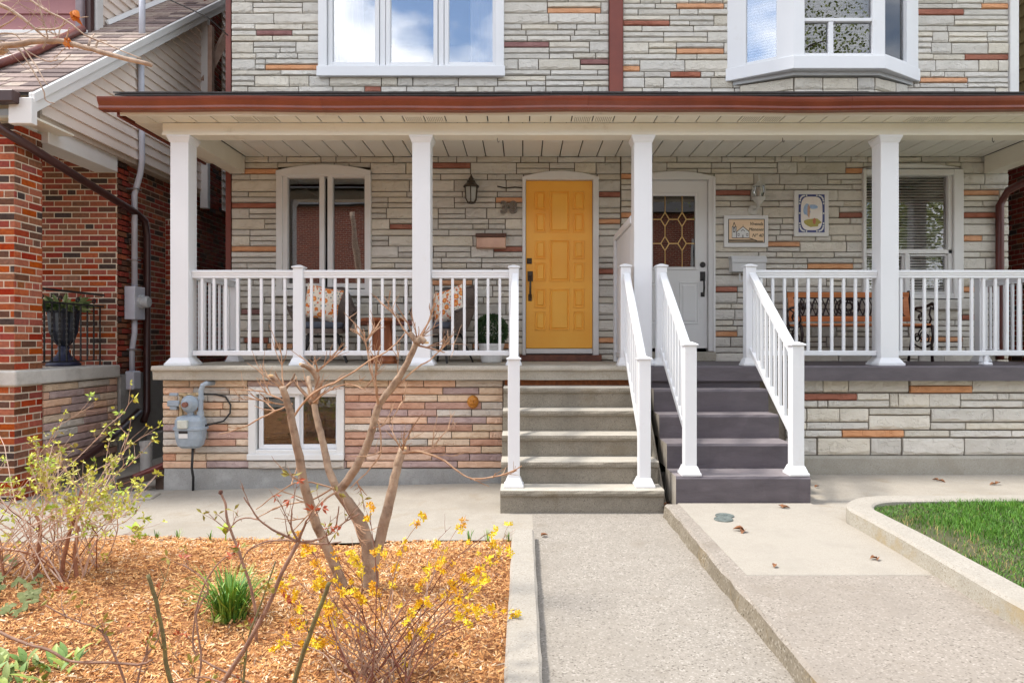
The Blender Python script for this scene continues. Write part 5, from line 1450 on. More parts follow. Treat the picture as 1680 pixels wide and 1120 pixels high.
# white vent pipe, brown splash trough, basement window and drain pipe in the passage
mb = MB(); p = P(230, 738, 8.7); mb.lathe([(.06, -.07), (.06, .22), (.07, .221), (.07, .27), (.055, .271), (.055, .2)], (-4.28, 7.75, 0), 16)
solo('vent_pipe', mb, mat('white_pvc', (.74, .73, .70), (.66, .65, .61), rough=.4), 'white capped plastic pipe standing in the side passage', 'pipe', (-4.28, 7.75, -.07), smooth=False)
t = thing('splash_trough', 'brown downspout end over a tilted wooden splash trough by the porch corner', 'trough', (-3.65, 6.85, -.07))
mb = MB(); mb.beam((-3.95, 6.6, .0), (-3.56, 6.95, .09), .15, .02); mb.beam((-3.97, 6.68, .02), (-3.62, 6.98, .11), .018, .07); mb.beam((-3.88, 6.53, .02), (-3.50, 6.87, .11), .018, .07); mb.box(-3.66, -3.56, 6.8, 6.92, -.075, .05); part('trough', mb, mat('dark_old_wood', lin(92, 74, 62), lin(66, 52, 44), scale=12, rough=.9, bump=.3), t)
mb = MB(); mb.beam((-3.84, 6.73, .055), (-3.60, 6.93, .16), .085, .06); part('spout', mb, mat('red_spout', lin(122, 58, 48), lin(96, 44, 38), rough=.45), t, bev=.012)
mb = MB(); mb.prism([(-4.25, 6.2), (-3.7, 6.25), (-3.45, 6.35), (-3.5, 6.6), (-3.85, 6.75), (-4.4, 6.7), (-4.5, 6.4)], 'z', -.09, -.052); solo('splash_pad', mb, CONC_PALE, 'flat pale splash pad on the walk beside the porch corner', 'splash pad', (-3.95, 6.5, -.08), bev=.01)
mb = MB(); mb.box(NX + .021, NX + .10, 8.45, 8.9, -.1, .26); 
solo('concrete_curb_block', mb, CONC_BASE, 'low grey concrete block at the foot of the brick side wall', 'block', (NX + .06, 8.67, -.1), bev=.012)
# leaning dark drain pipe across the front of the low wall
mb = MB(); mb.tube([(NX + .08, 8.2, .56), (NX + .10, 7.4, .25), (NX + .12, 6.5, .02)], .04, 8)
solo('drain_pipe', mb, BROWN, 'dark brown drain pipe sloping down behind the budding shrub', 'pipe', (NX + .1, 7.3, 0), smooth=True)

# ================================================================== PORCH THINGS
WICK = mat('dark_wicker', lin(146, 130, 120), lin(92, 80, 74), scale=60, rough=.6, bump=.9, bscale=90, bdist=.01, stretch=(1, 1, 2.5))
RIM = mat('wicker_rim', lin(104, 92, 86), lin(72, 62, 58), scale=80, rough=.6, bump=.6)
CUSH = mat('slate_cushion', lin(92, 98, 110), lin(80, 86, 98), scale=30, rough=.9, bump=.2)
def floral():
    m = bpy.data.materials.new('floral_fabric'); m.use_nodes = True; N = m.node_tree.nodes; L = m.node_tree.links; b = N['Principled BSDF']; b.inputs['Roughness'].default_value = .9
    tc = N.new('ShaderNodeTexCoord')
    col = None
    def cells(scale, ra, rb, c, src, rnd=1.0, off=0.0):
        mp = N.new('ShaderNodeMapping'); mp.inputs['Location'].default_value = (off, off * 1.7, off * .6); L.new(tc.outputs['Object'], mp.inputs['Vector'])
        v = N.new('ShaderNodeTexVoronoi'); v.inputs['Scale'].default_value = scale; v.inputs['Randomness'].default_value = rnd; L.new(mp.outputs[0], v.inputs['Vector'])
        r = N.new('ShaderNodeMapRange'); r.inputs['From Min'].default_value = ra; r.inputs['From Max'].default_value = rb; r.inputs['To Min'].default_value = 1; r.inputs['To Max'].default_value = 0
        L.new(v.outputs['Distance'], r.inputs['Value'])
        mx = N.new('ShaderNodeMix'); mx.data_type = 'RGBA'; mx.inputs[7].default_value = (*c, 1); L.new(r.outputs['Result'], mx.inputs[0])
        if isinstance(src, tuple): mx.inputs[6].default_value = (*src, 1)
        else: L.new(src, mx.inputs[6])
        return mx.outputs[2]
    c = cells(26, .20, .26, lin(96, 124, 128), lin(236, 224, 206), off=1.3)
    c = cells(20, .22, .28, lin(226, 170, 150), c, off=2.9)
    c = cells(14, .40, .45, lin(226, 132, 58), c, .9, off=.4)
    c = cells(14, .17, .22, lin(240, 178, 110), c, .9, off=.4)
    c = cells(17, .18, .24, lin(214, 100, 44), c, 1.0, off=5.1)
    L.new(c, b.inputs['Base Color']); return m
FLORAL = floral()
def pillow(parent, c, w, h, th, rx, ry, rz):
    M = Matrix.Translation(c) @ Euler((rx, ry, rz)).to_matrix().to_4x4()
    mb = MB(); n = 14
    for sgn in (1, -1):
        def fn(u, v):
            s, t = u * 2 - 1, v * 2 - 1
            pin = 1 - .10 * (1 - abs(s)) * abs(t) ** 2 ; pin2 = 1 - .10 * (1 - abs(t)) * abs(s) ** 2
            y = sgn * th * ((1 - abs(s) ** 3) * (1 - abs(t) ** 3)) ** .6
            return tuple(M @ Vector((s * w / 2 * pin2, y, t * h / 2 * pin)))
        mb.grid(fn, n, n)
    return part('throw_pillow', mb, FLORAL, parent, smooth=True)
def wicker_chair(label, x, y, ang):
    t = thing('wicker_chair', label, 'chair', (x, y, FL), 'wicker porch chairs')
    rot = Matrix.Rotation(ang, 4, 'Z'); T = Matrix.Translation((x, y, FL)) @ rot
    tp = lambda p: tuple(T @ Vector(p))
    A = R(128)
    def ht(u):   # rim height
        a = abs(u)
        return .87 if a < .26 else (.87 - (.87 - .62) * (0.5 - .5 * math.cos(min(1, (a - .26) / .30) * math.pi)) if a < .56 else .62 - .06 * max(0, (a - .8) / .2))
    def shell(u, v, inn=0.0):
        s = u * 2 - 1; ph = s * A; H = ht(s)
        z = .36 + (H - .36) * v
        rx, ry = .27 + .11 * v - inn, .25 + (.09 + .05 * (H > .7)) * v - inn
        return (math.sin(ph) * rx * (1.06 if abs(s) > .5 else 1.0), math.cos(ph) * ry + .02, z)
    mb = MB(); mb.grid(lambda u, v: tp(shell(u, v)), 48, 10); mb.grid(lambda u, v: tp(shell(u, v, .022)), 48, 10); part('shell', mb, WICK, t, smooth=True, recalc=False)
    mb = MB(); mb.tube([tp(shell(k / 48, 1.0, .011)) for k in range(49)], .017, 8)
    mb.tube([tp(shell(0, k / 8, .011)) for k in range(9)], .017, 8); mb.tube([tp(shell(1, k / 8, .011)) for k in range(9)], .017, 8); part('rim', mb, RIM, t, smooth=True)
    mb = MB(); n = 24; mb.prism([tuple(v[:2]) for v in [tp((math.sin(6.2832 * k / n) * .255, math.cos(6.2832 * k / n) * .25, 0)) for k in range(n)]], 'z', FL + .33, FL + .38); part('seat', mb, WICK, t)
    mb = MB(); mb.prism([tuple(v[:2]) for v in [tp((math.copysign(abs(math.sin(6.2832 * k / n)) ** .7, math.sin(6.2832 * k / n)) * .225, math.copysign(abs(math.cos(6.2832 * k / n)) ** .7, math.cos(6.2832 * k / n)) * .22 - .02, 0)) for k in range(n)]], 'z', FL + .382, FL + .455); part('seat_cushion', mb, CUSH, t, bev=.025, seg=3, smooth=True)
    mb = MB(); mb.tube([tp((math.sin(6.2832 * k / 20) * .2, math.cos(6.2832 * k / 20) * .2, .30)) for k in range(21)], .009, 6); part('base_ring', mb, BLACKM, t)
    for sx, sy in ((1, 1), (1, -1), (-1, 1), (-1, -1)):
        mb = MB(); mb.tube([tp((sx * .15, sy * .15, .335)), tp((sx * .255, sy * .25, .0))], .011, 8); mb.tube([tp((sx * .12, sy * .17, .335)), tp((sx * .245, sy * .245, .02))], .007, 6); part('leg', mb, BLACKM, t)
    c = T @ Vector((0.02, .12, .66)); 
    return t
c1 = wicker_chair('dark wicker chair with floral pillow below the casement window', X(530, 7.7), 7.72, R(14))
pillow(c1, Vector((X(526, 7.62), 7.68, 1.83)), .40, .40, .075, R(-14), R(12), R(14))
c2 = wicker_chair('dark wicker chair with floral pillow behind the second column, beside the boxwood', X(725, 7.75), 7.76, R(-30))
pillow(c2, Vector((X(735, 7.66), 7.70, 1.81)), .42, .40, .075, R(-14), R(-14), R(-28))
WOOD = mat('warm_stained_wood', lin(176, 104, 60), lin(128, 68, 36), scale=3.2, rough=.42, stretch=(5, 5, .6), bump=.08, bscale=20)
tx, ty = X(629, 7.45), 7.45
t = thing('side_table', 'turned wooden pedestal side table between the wicker chairs', 'table', (tx, ty, FL))
mb = MB(); mb.lathe([(.03, .455), (.235, .455), (.242, .462), (.242, .482), (.232, .492)], (tx, ty, FL), 28); part('table_top', mb, WOOD, t)
mb = MB(); n = 10; pr = [(.165, 0), (.165, .03), (.15, .06), (.135, .2), (.115, .34), (.10, .42), (.12, .454)]
vs = [(tx + r_ * math.cos(6.2832 * k / n) * (1 if k % 2 else .9), ty + r_ * math.sin(6.2832 * k / n) * (1 if k % 2 else .9), FL + h_) for r_, h_ in pr for k in range(n)]
mb.add(vs, [(i * n + k, i * n + (k + 1) % n, (i + 1) * n + (k + 1) % n, (i + 1) * n + k) for i in range(len(pr) - 1) for k in range(n)] + [tuple(range(n)), tuple(range((len(pr) - 1) * n, len(pr) * n))]); part('pedestal', mb, WOOD, t)
# glass bowl-like pale ornament on the table is skipped: only a faint shape shows. Boxwood ball
bx_, by_ = X(806, 7.75), 7.75
t = thing('potted_boxwood', 'round clipped boxwood ball in a white pot beside the orange door', 'potted plant', (bx_, by_, FL))
mb = MB(); mb.lathe([(.10, 0), (.115, .01), (.14, .17), (.145, .185), (.15, .19), (.15, .215), (.13, .217), (.125, .19)], (bx_, by_, FL), 24); part('pot', mb, mat('white_ceramic', (.76, .76, .75), (.72, .72, .71), rough=.35), t, smooth=False)
mb = MB(); mb.lathe([(.02, .15), (.02, .3)], (bx_, by_, FL), 8); part('stem', mb, mat('stem_brown', (.1, .06, .03), rough=.9), t)
rl = random.Random(9)
mb = MB()
for i in range(4600):
    v = Vector((rl.gauss(0, 1), rl.gauss(0, 1), rl.gauss(0, 1))).normalized(); r_ = .185 * rl.uniform(.80, 1.02)
    c = Vector((bx_, by_, FL + .36)) + v * r_
    d = (v + Vector((rl.gauss(0, .6), rl.gauss(0, .6), rl.gauss(0, .6)))).normalized(); s_ = d.orthogonal().normalized() * .0085; L_ = .021
    mb.add([c, c + d * L_ * .5 + s_, c + d * L_, c + d * L_ * .5 - s_], [(0, 1, 2, 3)], rl.choice((0, 0, 1)))
part('foliage', mb, [mat('boxwood_dark', (.022, .065, .018), (.014, .045, .012), scale=30, rough=.55), mat('boxwood_green', (.055, .12, .03), (.035, .085, .022), scale=30, rough=.55)], t, kind='stuff', recalc=False)
# wall lantern (dark), house number, letter box
def lantern_dark():
    x, z, y = X(774, DW), Z(316, DW), DW - .10
    t = thing('wall_lantern', 'dark bronze lantern on the stone wall left of the orange door', 'lamp', (x, DW, z - .15), 'wall lanterns')
    n = 6
    def ring(r, zz): return [(x + r * math.cos(6.2832 * (k + .5) / n), y + r * math.sin(6.2832 * (k + .5) / n), zz) for k in range(n)]
    mb = MB(); b, m_, tp_ = ring(.045, z - .145), ring(.075, z - .02), ring(.082, z + .045)
    for k in range(n):
        mb.tube([b[k], ring(.07, z - .10)[k], tp_[k]], .007, 5); mb.beam(b[k], b[(k + 1) % n], .012, .012); mb.beam(tp_[k], tp_[(k + 1) % n], .018, .014)
    part('cage', mb, BRONZE, t)
    mb = MB(); mb.lathe([(.095, .045), (.098, .055), (.06, .09), (.045, .12), (.03, .125), (.034, .145), (.02, .165), (.006, .19), (.003, .2)], (x, y, z), 12); part('cap', mb, BRONZE, t)
    mb = MB(); q_ = ring(.042, z - .14), ring(.066, z - .10), ring(.077, z + .04)
    mb.add(q_[0] + q_[1] + q_[2], [(i * n + k, i * n + (k + 1) % n, (i + 1) * n + (k + 1) % n, (i + 1) * n + k) for i in range(2) for k in range(n)]); part('glass', mb, mat('frosted_lantern_glass', (.42, .42, .38), (.34, .34, .3), rough=.2), t)
    mb = MB(); mb.tube([(x, DW - .0, z + .02), (x, y + .04, z + .07), (x, y, z + .10)], .012, 6); mb.box(x - .04, x + .04, DW - .012, DW + .0, z - .08, z + .08); part('bracket', mb, BRONZE, t)
lantern_dark()
t = thing('house_number', 'pewter coloured number 38 on the stone wall left of the orange door', 'house number', (X(835, DW), DW, Z(341, DW)))
PEW = mat('pewter', (.21, .185, .15), (.15, .13, .11), scale=40, rough=.5, metal=.3)
for i, (ch, px) in enumerate((('3', 827), ('8', 842))):
    o = text_mesh('digit', ch, .205, PEW, t, (X(px, DW), DW - .016, Z(350, DW)), extrude=.007, bold=.006)
mb = MB(); mb.lathe([(.012, -.014), (.012, .0)], (X(834.5, DW), DW, Z(338, DW)), 10, 'y'); part('stud', mb, PEW, t)
t = thing('letter_box', 'copper letter box with dark lid left of the orange door', 'letter box', (X(806, DW), DW - .03, Z(408, DW)))
mb = MB(); mb.rect_loft(X(806, DW), Z(399, DW), X(830, DW) - X(782, DW), Z(389, DW) - Z(408, DW), DW + .0, [(0, -.02), (0, .06), (.01, .075), (.016, .07), (.02, .07)]); part('box', mb, mat('pale_copper', lin(214, 176, 152), lin(190, 150, 128), scale=6, rough=.4, metal=.35), t)
mb = MB(); mb.prism([(DW + .01, Z(383, DW)), (DW - .04, Z(383.5, DW)), (DW - .10, Z(388, DW)), (DW - .10, Z(389.5, DW)), (DW + .01, Z(389, DW))], 'x', X(781, DW), X(831, DW)); part('lid', mb, mat('dark_copper_lid', lin(110, 72, 56), lin(84, 54, 44), rough=.45), t)
mb = MB(); mb.tube([(X(816, DW), DW - .006, Z(306, DW)), (X(830, DW), DW - .01, Z(309, DW)), (X(845, DW), DW - .008, Z(307.5, DW)), (X(857, DW), DW - .006, Z(308.5, DW))], .008, 6)
solo('wall_cable', mb, mat('dark_cable', (.04, .035, .025), rough=.8), 'short dark cable stapled above the house number', 'cable', (X(836, DW), DW, Z(308, DW)))
# ---- right porch: white lantern, plaques, white letter box
def lantern_white():
    x, z, y = X(1240.5, DW), Z(318, DW), DW - .10
    t = thing('wall_lantern', 'white lantern with curved glass on the stone wall right of the white door', 'lamp', (x, DW, Z(352, DW)), 'wall lanterns')
    n = 6; LW = mat('chalky_white_metal', (.66, .65, .60), (.56, .55, .5), scale=14, rough=.6)
    mb = MB()
    for k in range(n):
        a = 6.2832 * (k + .5) / n; c, s_ = math.cos(a), math.sin(a)
        mb.tube([(x + .045 * c, y + .045 * s_, z - .075), (x + .075 * c, y + .075 * s_, z - .0), (x + .066 * c, y + .066 * s_, z + .07)], .007, 5)
    mb.lathe([(.075, .07), (.078, .078), (.05, .09), (.03, .12), (.014, .13), (.012, .2), (.004, .215)], (x, y, z), 12); part('cage', mb, LW, t)
    mb = MB(); mb.lathe([(.085, -.068), (.08, -.078), (.04, -.13), (.014, -.16), (.01, -.185)], (x, y, z), 12); part('saucer', mb, LW, t)
    mb = MB(); mb.lathe([(.06, 0), (.058, -.018), (.02, -.03)], (x - .04, DW, z - .2), 14, 'y'); mb.tube([(x - .04, DW - .02, z - .2), (x - .01, y + .03, z - .2), (x, y, z - .15)], .013, 6); part('bracket', mb, LW, t)
    mb = MB(); mb.lathe([(.02, -.06), (.028, -.02), (.02, .03)], (x, y, z), 10); part('bulb', mb, mat('bulb_glass', (.5, .5, .46), rough=.2), t)
    mb = MB(); mb.lathe([(.042, -.073), (.07, .0), (.06, .068)], (x, y, z), 14); part('glass', mb, GLASS, t)
lantern_white()
INK = mat('black_ink', (.02, .018, .018), rough=.6); PEACH = mat('peach_tile_glaze', lin(236, 208, 172), lin(230, 198, 160), scale=6, rough=.3); TILEW = mat('white_tile_glaze', (.74, .74, .72), (.70, .70, .68), scale=5, rough=.25)
t = thing('name_plaque', 'white framed tile plaque with a church drawing reading Vivenda Meneses No 40', 'plaque', (X(1223, DW), DW, Z(406, DW)), 'tile plaques')
yp = DW - .03
def bx2(xa, xb, ya, yb, d0, d1, name, m, bev=0.0):
    mb = MB(); mb.box(X(xa, DW), X(xb, DW), d0, d1, Z(yb, DW), Z(ya, DW)); return part(name, mb, m, t, bev=bev)
bx2(1187, 1259, 354, 406, yp, DW + .0, 'frame', TRIM, .004)
bx2(1193.5, 1253, 360, 399, yp - .003, yp - .0005, 'tile_border', INK)
tf = bx2(1194.7, 1251.8, 361.2, 397.8, yp - .005, yp - .0035, 'tile', PEACH)
mb = MB(); yk = yp - .0065
def ln(a, b, w=.006): mb.beam((X(a[0], DW), yk, Z(a[1], DW)), (X(b[0], DW), yk, Z(b[1], DW)), .002, w)
def poly(l, close=True, w=.006):
    for i in range(len(l) - (0 if close else 1)): ln(l[i], l[(i + 1) % len(l)], w)
mbw = MB()
def fillp(l, m_): m_.prism([(X(a, DW), Z(b, DW)) for a, b in l], 'y', yp - .0058, yp - .0052)
fillp([(1199.5, 373), (1206.5, 373), (1206.5, 391), (1199.5, 391)], mbw); fillp([(1207, 381), (1217.5, 372.5), (1227.5, 381), (1227.5, 391), (1207, 391)], mbw)
part('church_walls', mbw, TILEW, t)
poly([(1199.5, 373), (1206.5, 373), (1206.5, 391), (1199.5, 391)]); poly([(1200.5, 373), (1203, 365.5), (1205.5, 373)]); poly([(1201.5, 375), (1204.5, 375), (1204.5, 381), (1201.5, 381)], w=.011)
poly([(1207, 381), (1217.5, 372.5), (1227.5, 381), (1227.5, 391), (1207, 391)]); ln((1217.5, 369.5), (1217.5, 372.5)); ln((1217, 386), (1217, 391), .03); poly([(1209, 384), (1211.5, 384), (1211.5, 387.5), (1209, 387.5)]); poly([(1223, 384), (1225.5, 384), (1225.5, 387.5), (1223, 387.5)]); poly([(1214, 380), (1217, 377.5), (1220.5, 380)], False); ln((1194.7, 394), (1236, 394), .008); ln((1194.7, 396.2), (1250, 396.6), .012); ln((1228, 391.5), (1240, 395.5), .008)
part('drawing', mb, INK, t)
for tx_, px, py, sz in (('Vivenda', 1239, 370.5, .056), ('Meneses', 1238.5, 379.5, .056), ('Nº 40', 1241, 389.5, .056)):
    text_mesh('lettering', tx_, sz, INK, t, (X(px, DW), yk, Z(py, DW)), extrude=.001, shear=.3, bold=.0, sx=.92 if tx_ != 'Nº 40' else 1.0)
t = thing('picture_plaque', 'white framed tile picture with blue border left of the blinds window', 'plaque', (X(1330, DW), DW, Z(388, DW)), 'tile plaques')
NAVY = mat('cobalt_glaze', lin(38, 48, 110), lin(54, 66, 130), scale=20, rough=.3)
bx2(1302, 1358, 313.5, 388.5, yp, DW + .0, 'frame', TRIM, .004)
bx2(1308.5, 1351, 320, 382, yp - .003, yp - .0005, 'tile_border', NAVY)
mb = MB(); ov = [(X(1329.7 + 17.6 * math.copysign(abs(math.cos(a)) ** .55, math.cos(a)), DW), Z(351 + 27.5 * math.copysign(abs(math.sin(a)) ** .55, math.sin(a)), DW)) for a in [6.2832 * k / 40 for k in range(40)]]
mb.prism(ov, 'y', yp - .005, yp - .0035); part('tile', mb, mat('cream_tile_glaze', lin(240, 234, 224), lin(232, 222, 214), scale=12, rough=.3), t)
rp_ = random.Random(14); mb = MB()
for k in range(34):
    a = 6.2832 * k / 34; px, py = 1329.7 + 19.6 * math.copysign(abs(math.cos(a)) ** .35, math.cos(a)), 351 + 29.2 * math.copysign(abs(math.sin(a)) ** .35, math.sin(a))
    mb.lathe([(.009, 0), (.011, -.0012), (.004, -.002)], (X(px, DW), yp - .0035, Z(py, DW)), 7, 'y')
part('border_ornament', mb, TILEW, t)
def blob(name, px, py, rx_, ry_, col, seed, dep):
    rr = random.Random(seed); mb = MB()
    mb.prism([(X(px + rx_ * math.cos(6.2832 * k / 14) * rr.uniform(.75, 1.1), DW), Z(py + ry_ * math.sin(6.2832 * k / 14) * rr.uniform(.75, 1.1), DW)) for k in range(14)], 'y', yp - .0052 - dep, yp - .005 - dep + .0001); part(name, mb, col, t)
blob('painted_cloud', 1322, 345, 6.5, 11, mat('sky_blue_glaze', lin(136, 168, 208), lin(170, 192, 220), scale=30, rough=.3), 1, .0002)
blob('painted_cloud', 1332, 340, 8, 4, MATS['sky_blue_glaze'], 5, .0003)
blob('painted_ground', 1331, 366, 14, 8, mat('olive_glaze', lin(150, 150, 52), lin(186, 160, 60), scale=60, rough=.3), 2, .0005)
blob('painted_figure', 1325, 347, 2.4, 12, mat('robe_glaze', lin(206, 168, 138), lin(186, 138, 108), scale=60, rough=.3), 3, .0008)
blob('painted_figure', 1334, 364, 3, 5.5, mat('rust_glaze', lin(170, 78, 50), lin(196, 120, 60), scale=60, rough=.3), 4, .0009)
t = thing('letter_box', 'white metal letter box hanging on the wall right of the white door', 'letter box', (X(1226, DW), DW - .05, Z(462, DW)))
LBX = mat('white_enamel', (.68, .69, .69), (.63, .64, .64), scale=4, rough=.4)
mb = MB(); mb.box(X(1200, DW - .1), X(1256, DW - .1), DW - .12, DW + .0, Z(446, DW - .1), Z(424, DW - .1)); part('box', mb, LBX, t, bev=.006)
mb = MB(); mb.prism([(DW, Z(421, DW)), (DW - .10, Z(421.5, DW)), (DW - .135, Z(426, DW - .1)), (DW - .135, Z(431, DW - .1)), (DW - .122, Z(431, DW - .1)), (DW - .122, Z(423.9, DW - .1)), (DW, Z(423.9, DW - .1))], 'x', X(1199, DW - .1), X(1257, DW - .1)); part('lid', mb, LBX, t, bev=.002)
mb = MB(); mb.tube([(X(1211, DW), DW - .06, Z(446, DW)), (X(1211, DW), DW - .06, Z(460, DW)), (X(1213, DW), DW - .08, Z(463, DW)), (X(1216, DW), DW - .08, Z(460, DW))], .008, 6); part('paper_hook', mb, LBX, t)
# bench
IRON = mat('brown_cast_iron', lin(52, 34, 32), lin(34, 22, 22), scale=20, rough=.4, metal=.3); SLW = mat('orange_brown_slat', lin(204, 128, 76), lin(176, 102, 58), scale=3, rough=.5, stretch=(.4, 6, 6), bump=.1)
yb0 = 7.86; bxa, bxb = X(1303, yb0), X(1512, yb0)
t = thing('garden_bench', 'garden bench with orange slats and dark cast iron ends on the right porch', 'bench', ((bxa + bxb) / 2, yb0, FL))
zs = Z(533, yb0)
def slat(y, z, w, h, rx=0.0, name='slat'):
    mb = MB(); c, s_ = math.cos(rx), math.sin(rx)
    pts = [(-w / 2, -h / 2), (w / 2, -h / 2), (w / 2, h / 2), (-w / 2, h / 2)]
    mb.prism([(y + a * c - b * s_, z + a * s_ + b * c) for a, b in pts], 'x', bxa + .01, bxb - .01); part(name, mb, SLW, t, bev=.005)
for k in range(5): slat(yb0 - .17 + k * .085, zs + .0 - .01 * (k in (1, 2, 3)), .07, .022, name='seat_slat')
slat(yb0 + .245, Z(484, yb0 + .24), .022, .068, R(-12) * -1, 'back_slat'); slat(yb0 + .19, Z(523, yb0 + .2), .022, .062, R(12), 'back_slat')
# end frames
for ex in (bxa, bxb):
    mb = MB(); r_ = .013
    mb.tube([(ex, yb0 + .27, Z(477, yb0 + .25)), (ex, yb0 + .22, zs + .12), (ex, yb0 + .17, zs - .02), (ex, yb0 + .21, zs - .2), (ex, yb0 + .27, FL + .01)], [.016, .016, .018, .014, .016], 8)
    mb.tube([(ex, yb0 - .21, FL + .01), (ex, yb0 - .19, zs - .24), (ex, yb0 - .23, zs - .12), (ex, yb0 - .20, zs - .02), (ex, yb0 - .17, zs)], [.018, .013, .02, .018, .014], 8)
    mb.tube([(ex, yb0 - .19, zs - .02), (ex, yb0, zs - .03), (ex, yb0 + .18, zs - .02)], .013, 6)
    mb.tube([(ex, yb0 + .235, zs + .16), (ex, yb0 + .1, zs + .20), (ex, yb0 - .08, zs + .20), (ex, yb0 - .2, zs + .235), (ex, yb0 - .25, zs + .21), (ex, yb0 - .235, zs + .17), (ex, yb0 - .205, zs + .185)], [.012, .015, .017, .02, .02, .015, .01], 8)
    mb.tube([(ex, yb0 - .18, zs + .20), (ex, yb0 - .15, zs + .12), (ex, yb0 - .185, zs + .06), (ex, yb0 - .15, zs + .01)], .011, 6)
    mb.tube([(ex, yb0 - .12, zs + .0), (ex, yb0 + .0, zs + .14), (ex, yb0 + .12, zs + .18)], .009, 6)
    for cy, cz, rr in ((yb0 - .02, zs - .12, .085), (yb0 + .09, zs - .15, .06), (yb0 - .10, zs - .16, .055), (yb0 + .02, zs + .08, .05)):
        mb.tube([(ex, cy + rr * math.cos(a) * (1 - a / 14), cz + rr * math.sin(a) * (1 - a / 14)) for a in [k * .45 for k in range(20)]], .008, 5)
    mb.tube([(ex, yb0 - .2, zs - .22), (ex, yb0, zs - .27), (ex, yb0 + .22, zs - .2)], .01, 6)
    part('end_frame', mb, IRON, t, smooth=True)
    mb = MB(); mb.beam((ex + (.055 if ex == bxa else -.055), yb0 + .255, Z(480, yb0 + .25)), (ex + (.055 if ex == bxa else -.055), yb0 + .20, zs + .05), .07, .02); part('back_stile', mb, SLW, t, bev=.004)
# lattice between the back slats
mb = MB(); za, zb2 = Z(518, yb0 + .2), Z(489, yb0 + .24); n = 16; L_ = bxb - bxa - .2; s_ = L_ / n
for i in range(n):
    xx = bxa + .1 + i * s_
    for (q0, q1) in (((xx, za), (xx + s_, zb2)), ((xx, zb2), (xx + s_, za))):
        mb.beam((q0[0], yb0 + .2 + (.03 if q0[1] == zb2 else 0), q0[1]), (q1[0], yb0 + .2 + (.03 if q1[1] == zb2 else 0), q1[1]), .014, .012)
xm = (bxa + bxb) / 2 - .02
for rr in (.12, .085, .05):
    mb.tube([(xm + rr * 1.2 * math.cos(6.2832 * k / 20), yb0 + .205, (za + zb2) / 2 + min(rr, .10) * math.sin(6.2832 * k / 20)) for k in range(21)], .010, 6)
mb.beam((bxa + .08, yb0 + .2, za), (bxb - .08, yb0 + .2, za), .014, .014); mb.beam((bxa + .08, yb0 + .23, zb2), (bxb - .08, yb0 + .23, zb2), .014, .014)
part('back_lattice', mb, IRON, t)

# ================================================================== GAS METER, ORNAMENT
GM = mat('pale_blue_grey_cast', lin(160, 172, 182), lin(142, 154, 166), scale=12, rough=.5, bump=.15)
BRS = mat('tarnished_brass', (.50, .38, .22), (.30, .22, .12), scale=30, rough=.45, metal=.25)
d = DP - .12; mx_, mz = X(313, d), Z(708, d)
t = thing('gas_meter', 'pale grey gas meter with regulator and pipes on the stone porch wall', 'gas meter', (mx_, d, Z(800, d)))
mb = MB()
W0, W1 = .135, .145
def sup(w, dd, zz, n=20): return [(mx_ + w * math.copysign(abs(math.cos(6.2832 * k / n)) ** .6, math.cos(6.2832 * k / n)), d + dd * math.copysign(abs(math.sin(6.2832 * k / n)) ** .6, math.sin(6.2832 * k / n)), zz) for k in range(n)]
lv = [(.085, .05, -.155), (.115, .075, -.13), (.132, .09, -.06), (.142, .095, .022), (.155, .105, .026), (.155, .105, .048), (.142, .095, .052), (.138, .09, .11), (.12, .075, .15), (.07, .04, .162)]
n = 20; vs = [p for w, dd, zz in lv for p in sup(w, dd, mz + zz)]
mb.add(vs, [(i * n + k, i * n + (k + 1) % n, (i + 1) * n + (k + 1) % n, (i + 1) * n + k) for i in range(len(lv) - 1) for k in range(n)] + [tuple(range(n)), tuple(range((len(lv) - 1) * n, len(lv) * n))])
part('meter_body', mb, GM, t)
yf = d - .11
mb = MB(); mb.box(mx_ - .075, mx_ + .02, yf - .012, d, mz + .045, mz + .125); part('index_cover', mb, mat('index_plastic', (.6, .62, .56), (.5, .52, .44), scale=40, rough=.3), t, bev=.006)
mb = MB(); mb.box(mx_ - .07, mx_ + .015, yf + .012, yf + .03, mz - .005, mz + .018); part('black_label', mb, INK, t)
mb = MB(); mb.box(mx_ - .07, mx_ + .015, yf + .013, yf + .03, mz - .05, mz - .007); part('white_label', mb, TILEW, t)
rz0 = Z(662, d)
mb = MB(); mb.lathe([(.03, -.09), (.05, -.085), (.078, -.04), (.084, -.03), (.084, -.015), (.07, -.01), (.05, .03), (.03, .05)], (mx_, d, rz0), 20, 'y'); part('regulator', mb, GM, t)
mb = MB(); mb.lathe([(.02, -.13), (.026, -.125), (.026, -.09)], (mx_ - .005, d, rz0), 10, 'y'); part('vent_cap', mb, mat('rust_cap', lin(140, 92, 76), lin(112, 72, 60), rough=.7), t)
mb = MB(); mb.tube([(mx_, d, rz0 - .02), (mx_, d, mz + .15)], .032, 10); mb.tube([(mx_ + .095, d, mz + .14), (mx_ + .10, d, Z(640, d)), (mx_ + .115, d, Z(632, d)), (mx_ + .15, d, Z(629, d)), (mx_ + .17, DP + .02, Z(629, d))], .024, 10); mb.lathe([(.034, 0), (.034, .05)], (mx_ + .095, d, mz + .15), 8); mb.lathe([(.03, 0), (.03, .03)], (mx_ + .1, d, Z(655, d)), 8); part('outlet_pipe', mb, GM, t, smooth=False)
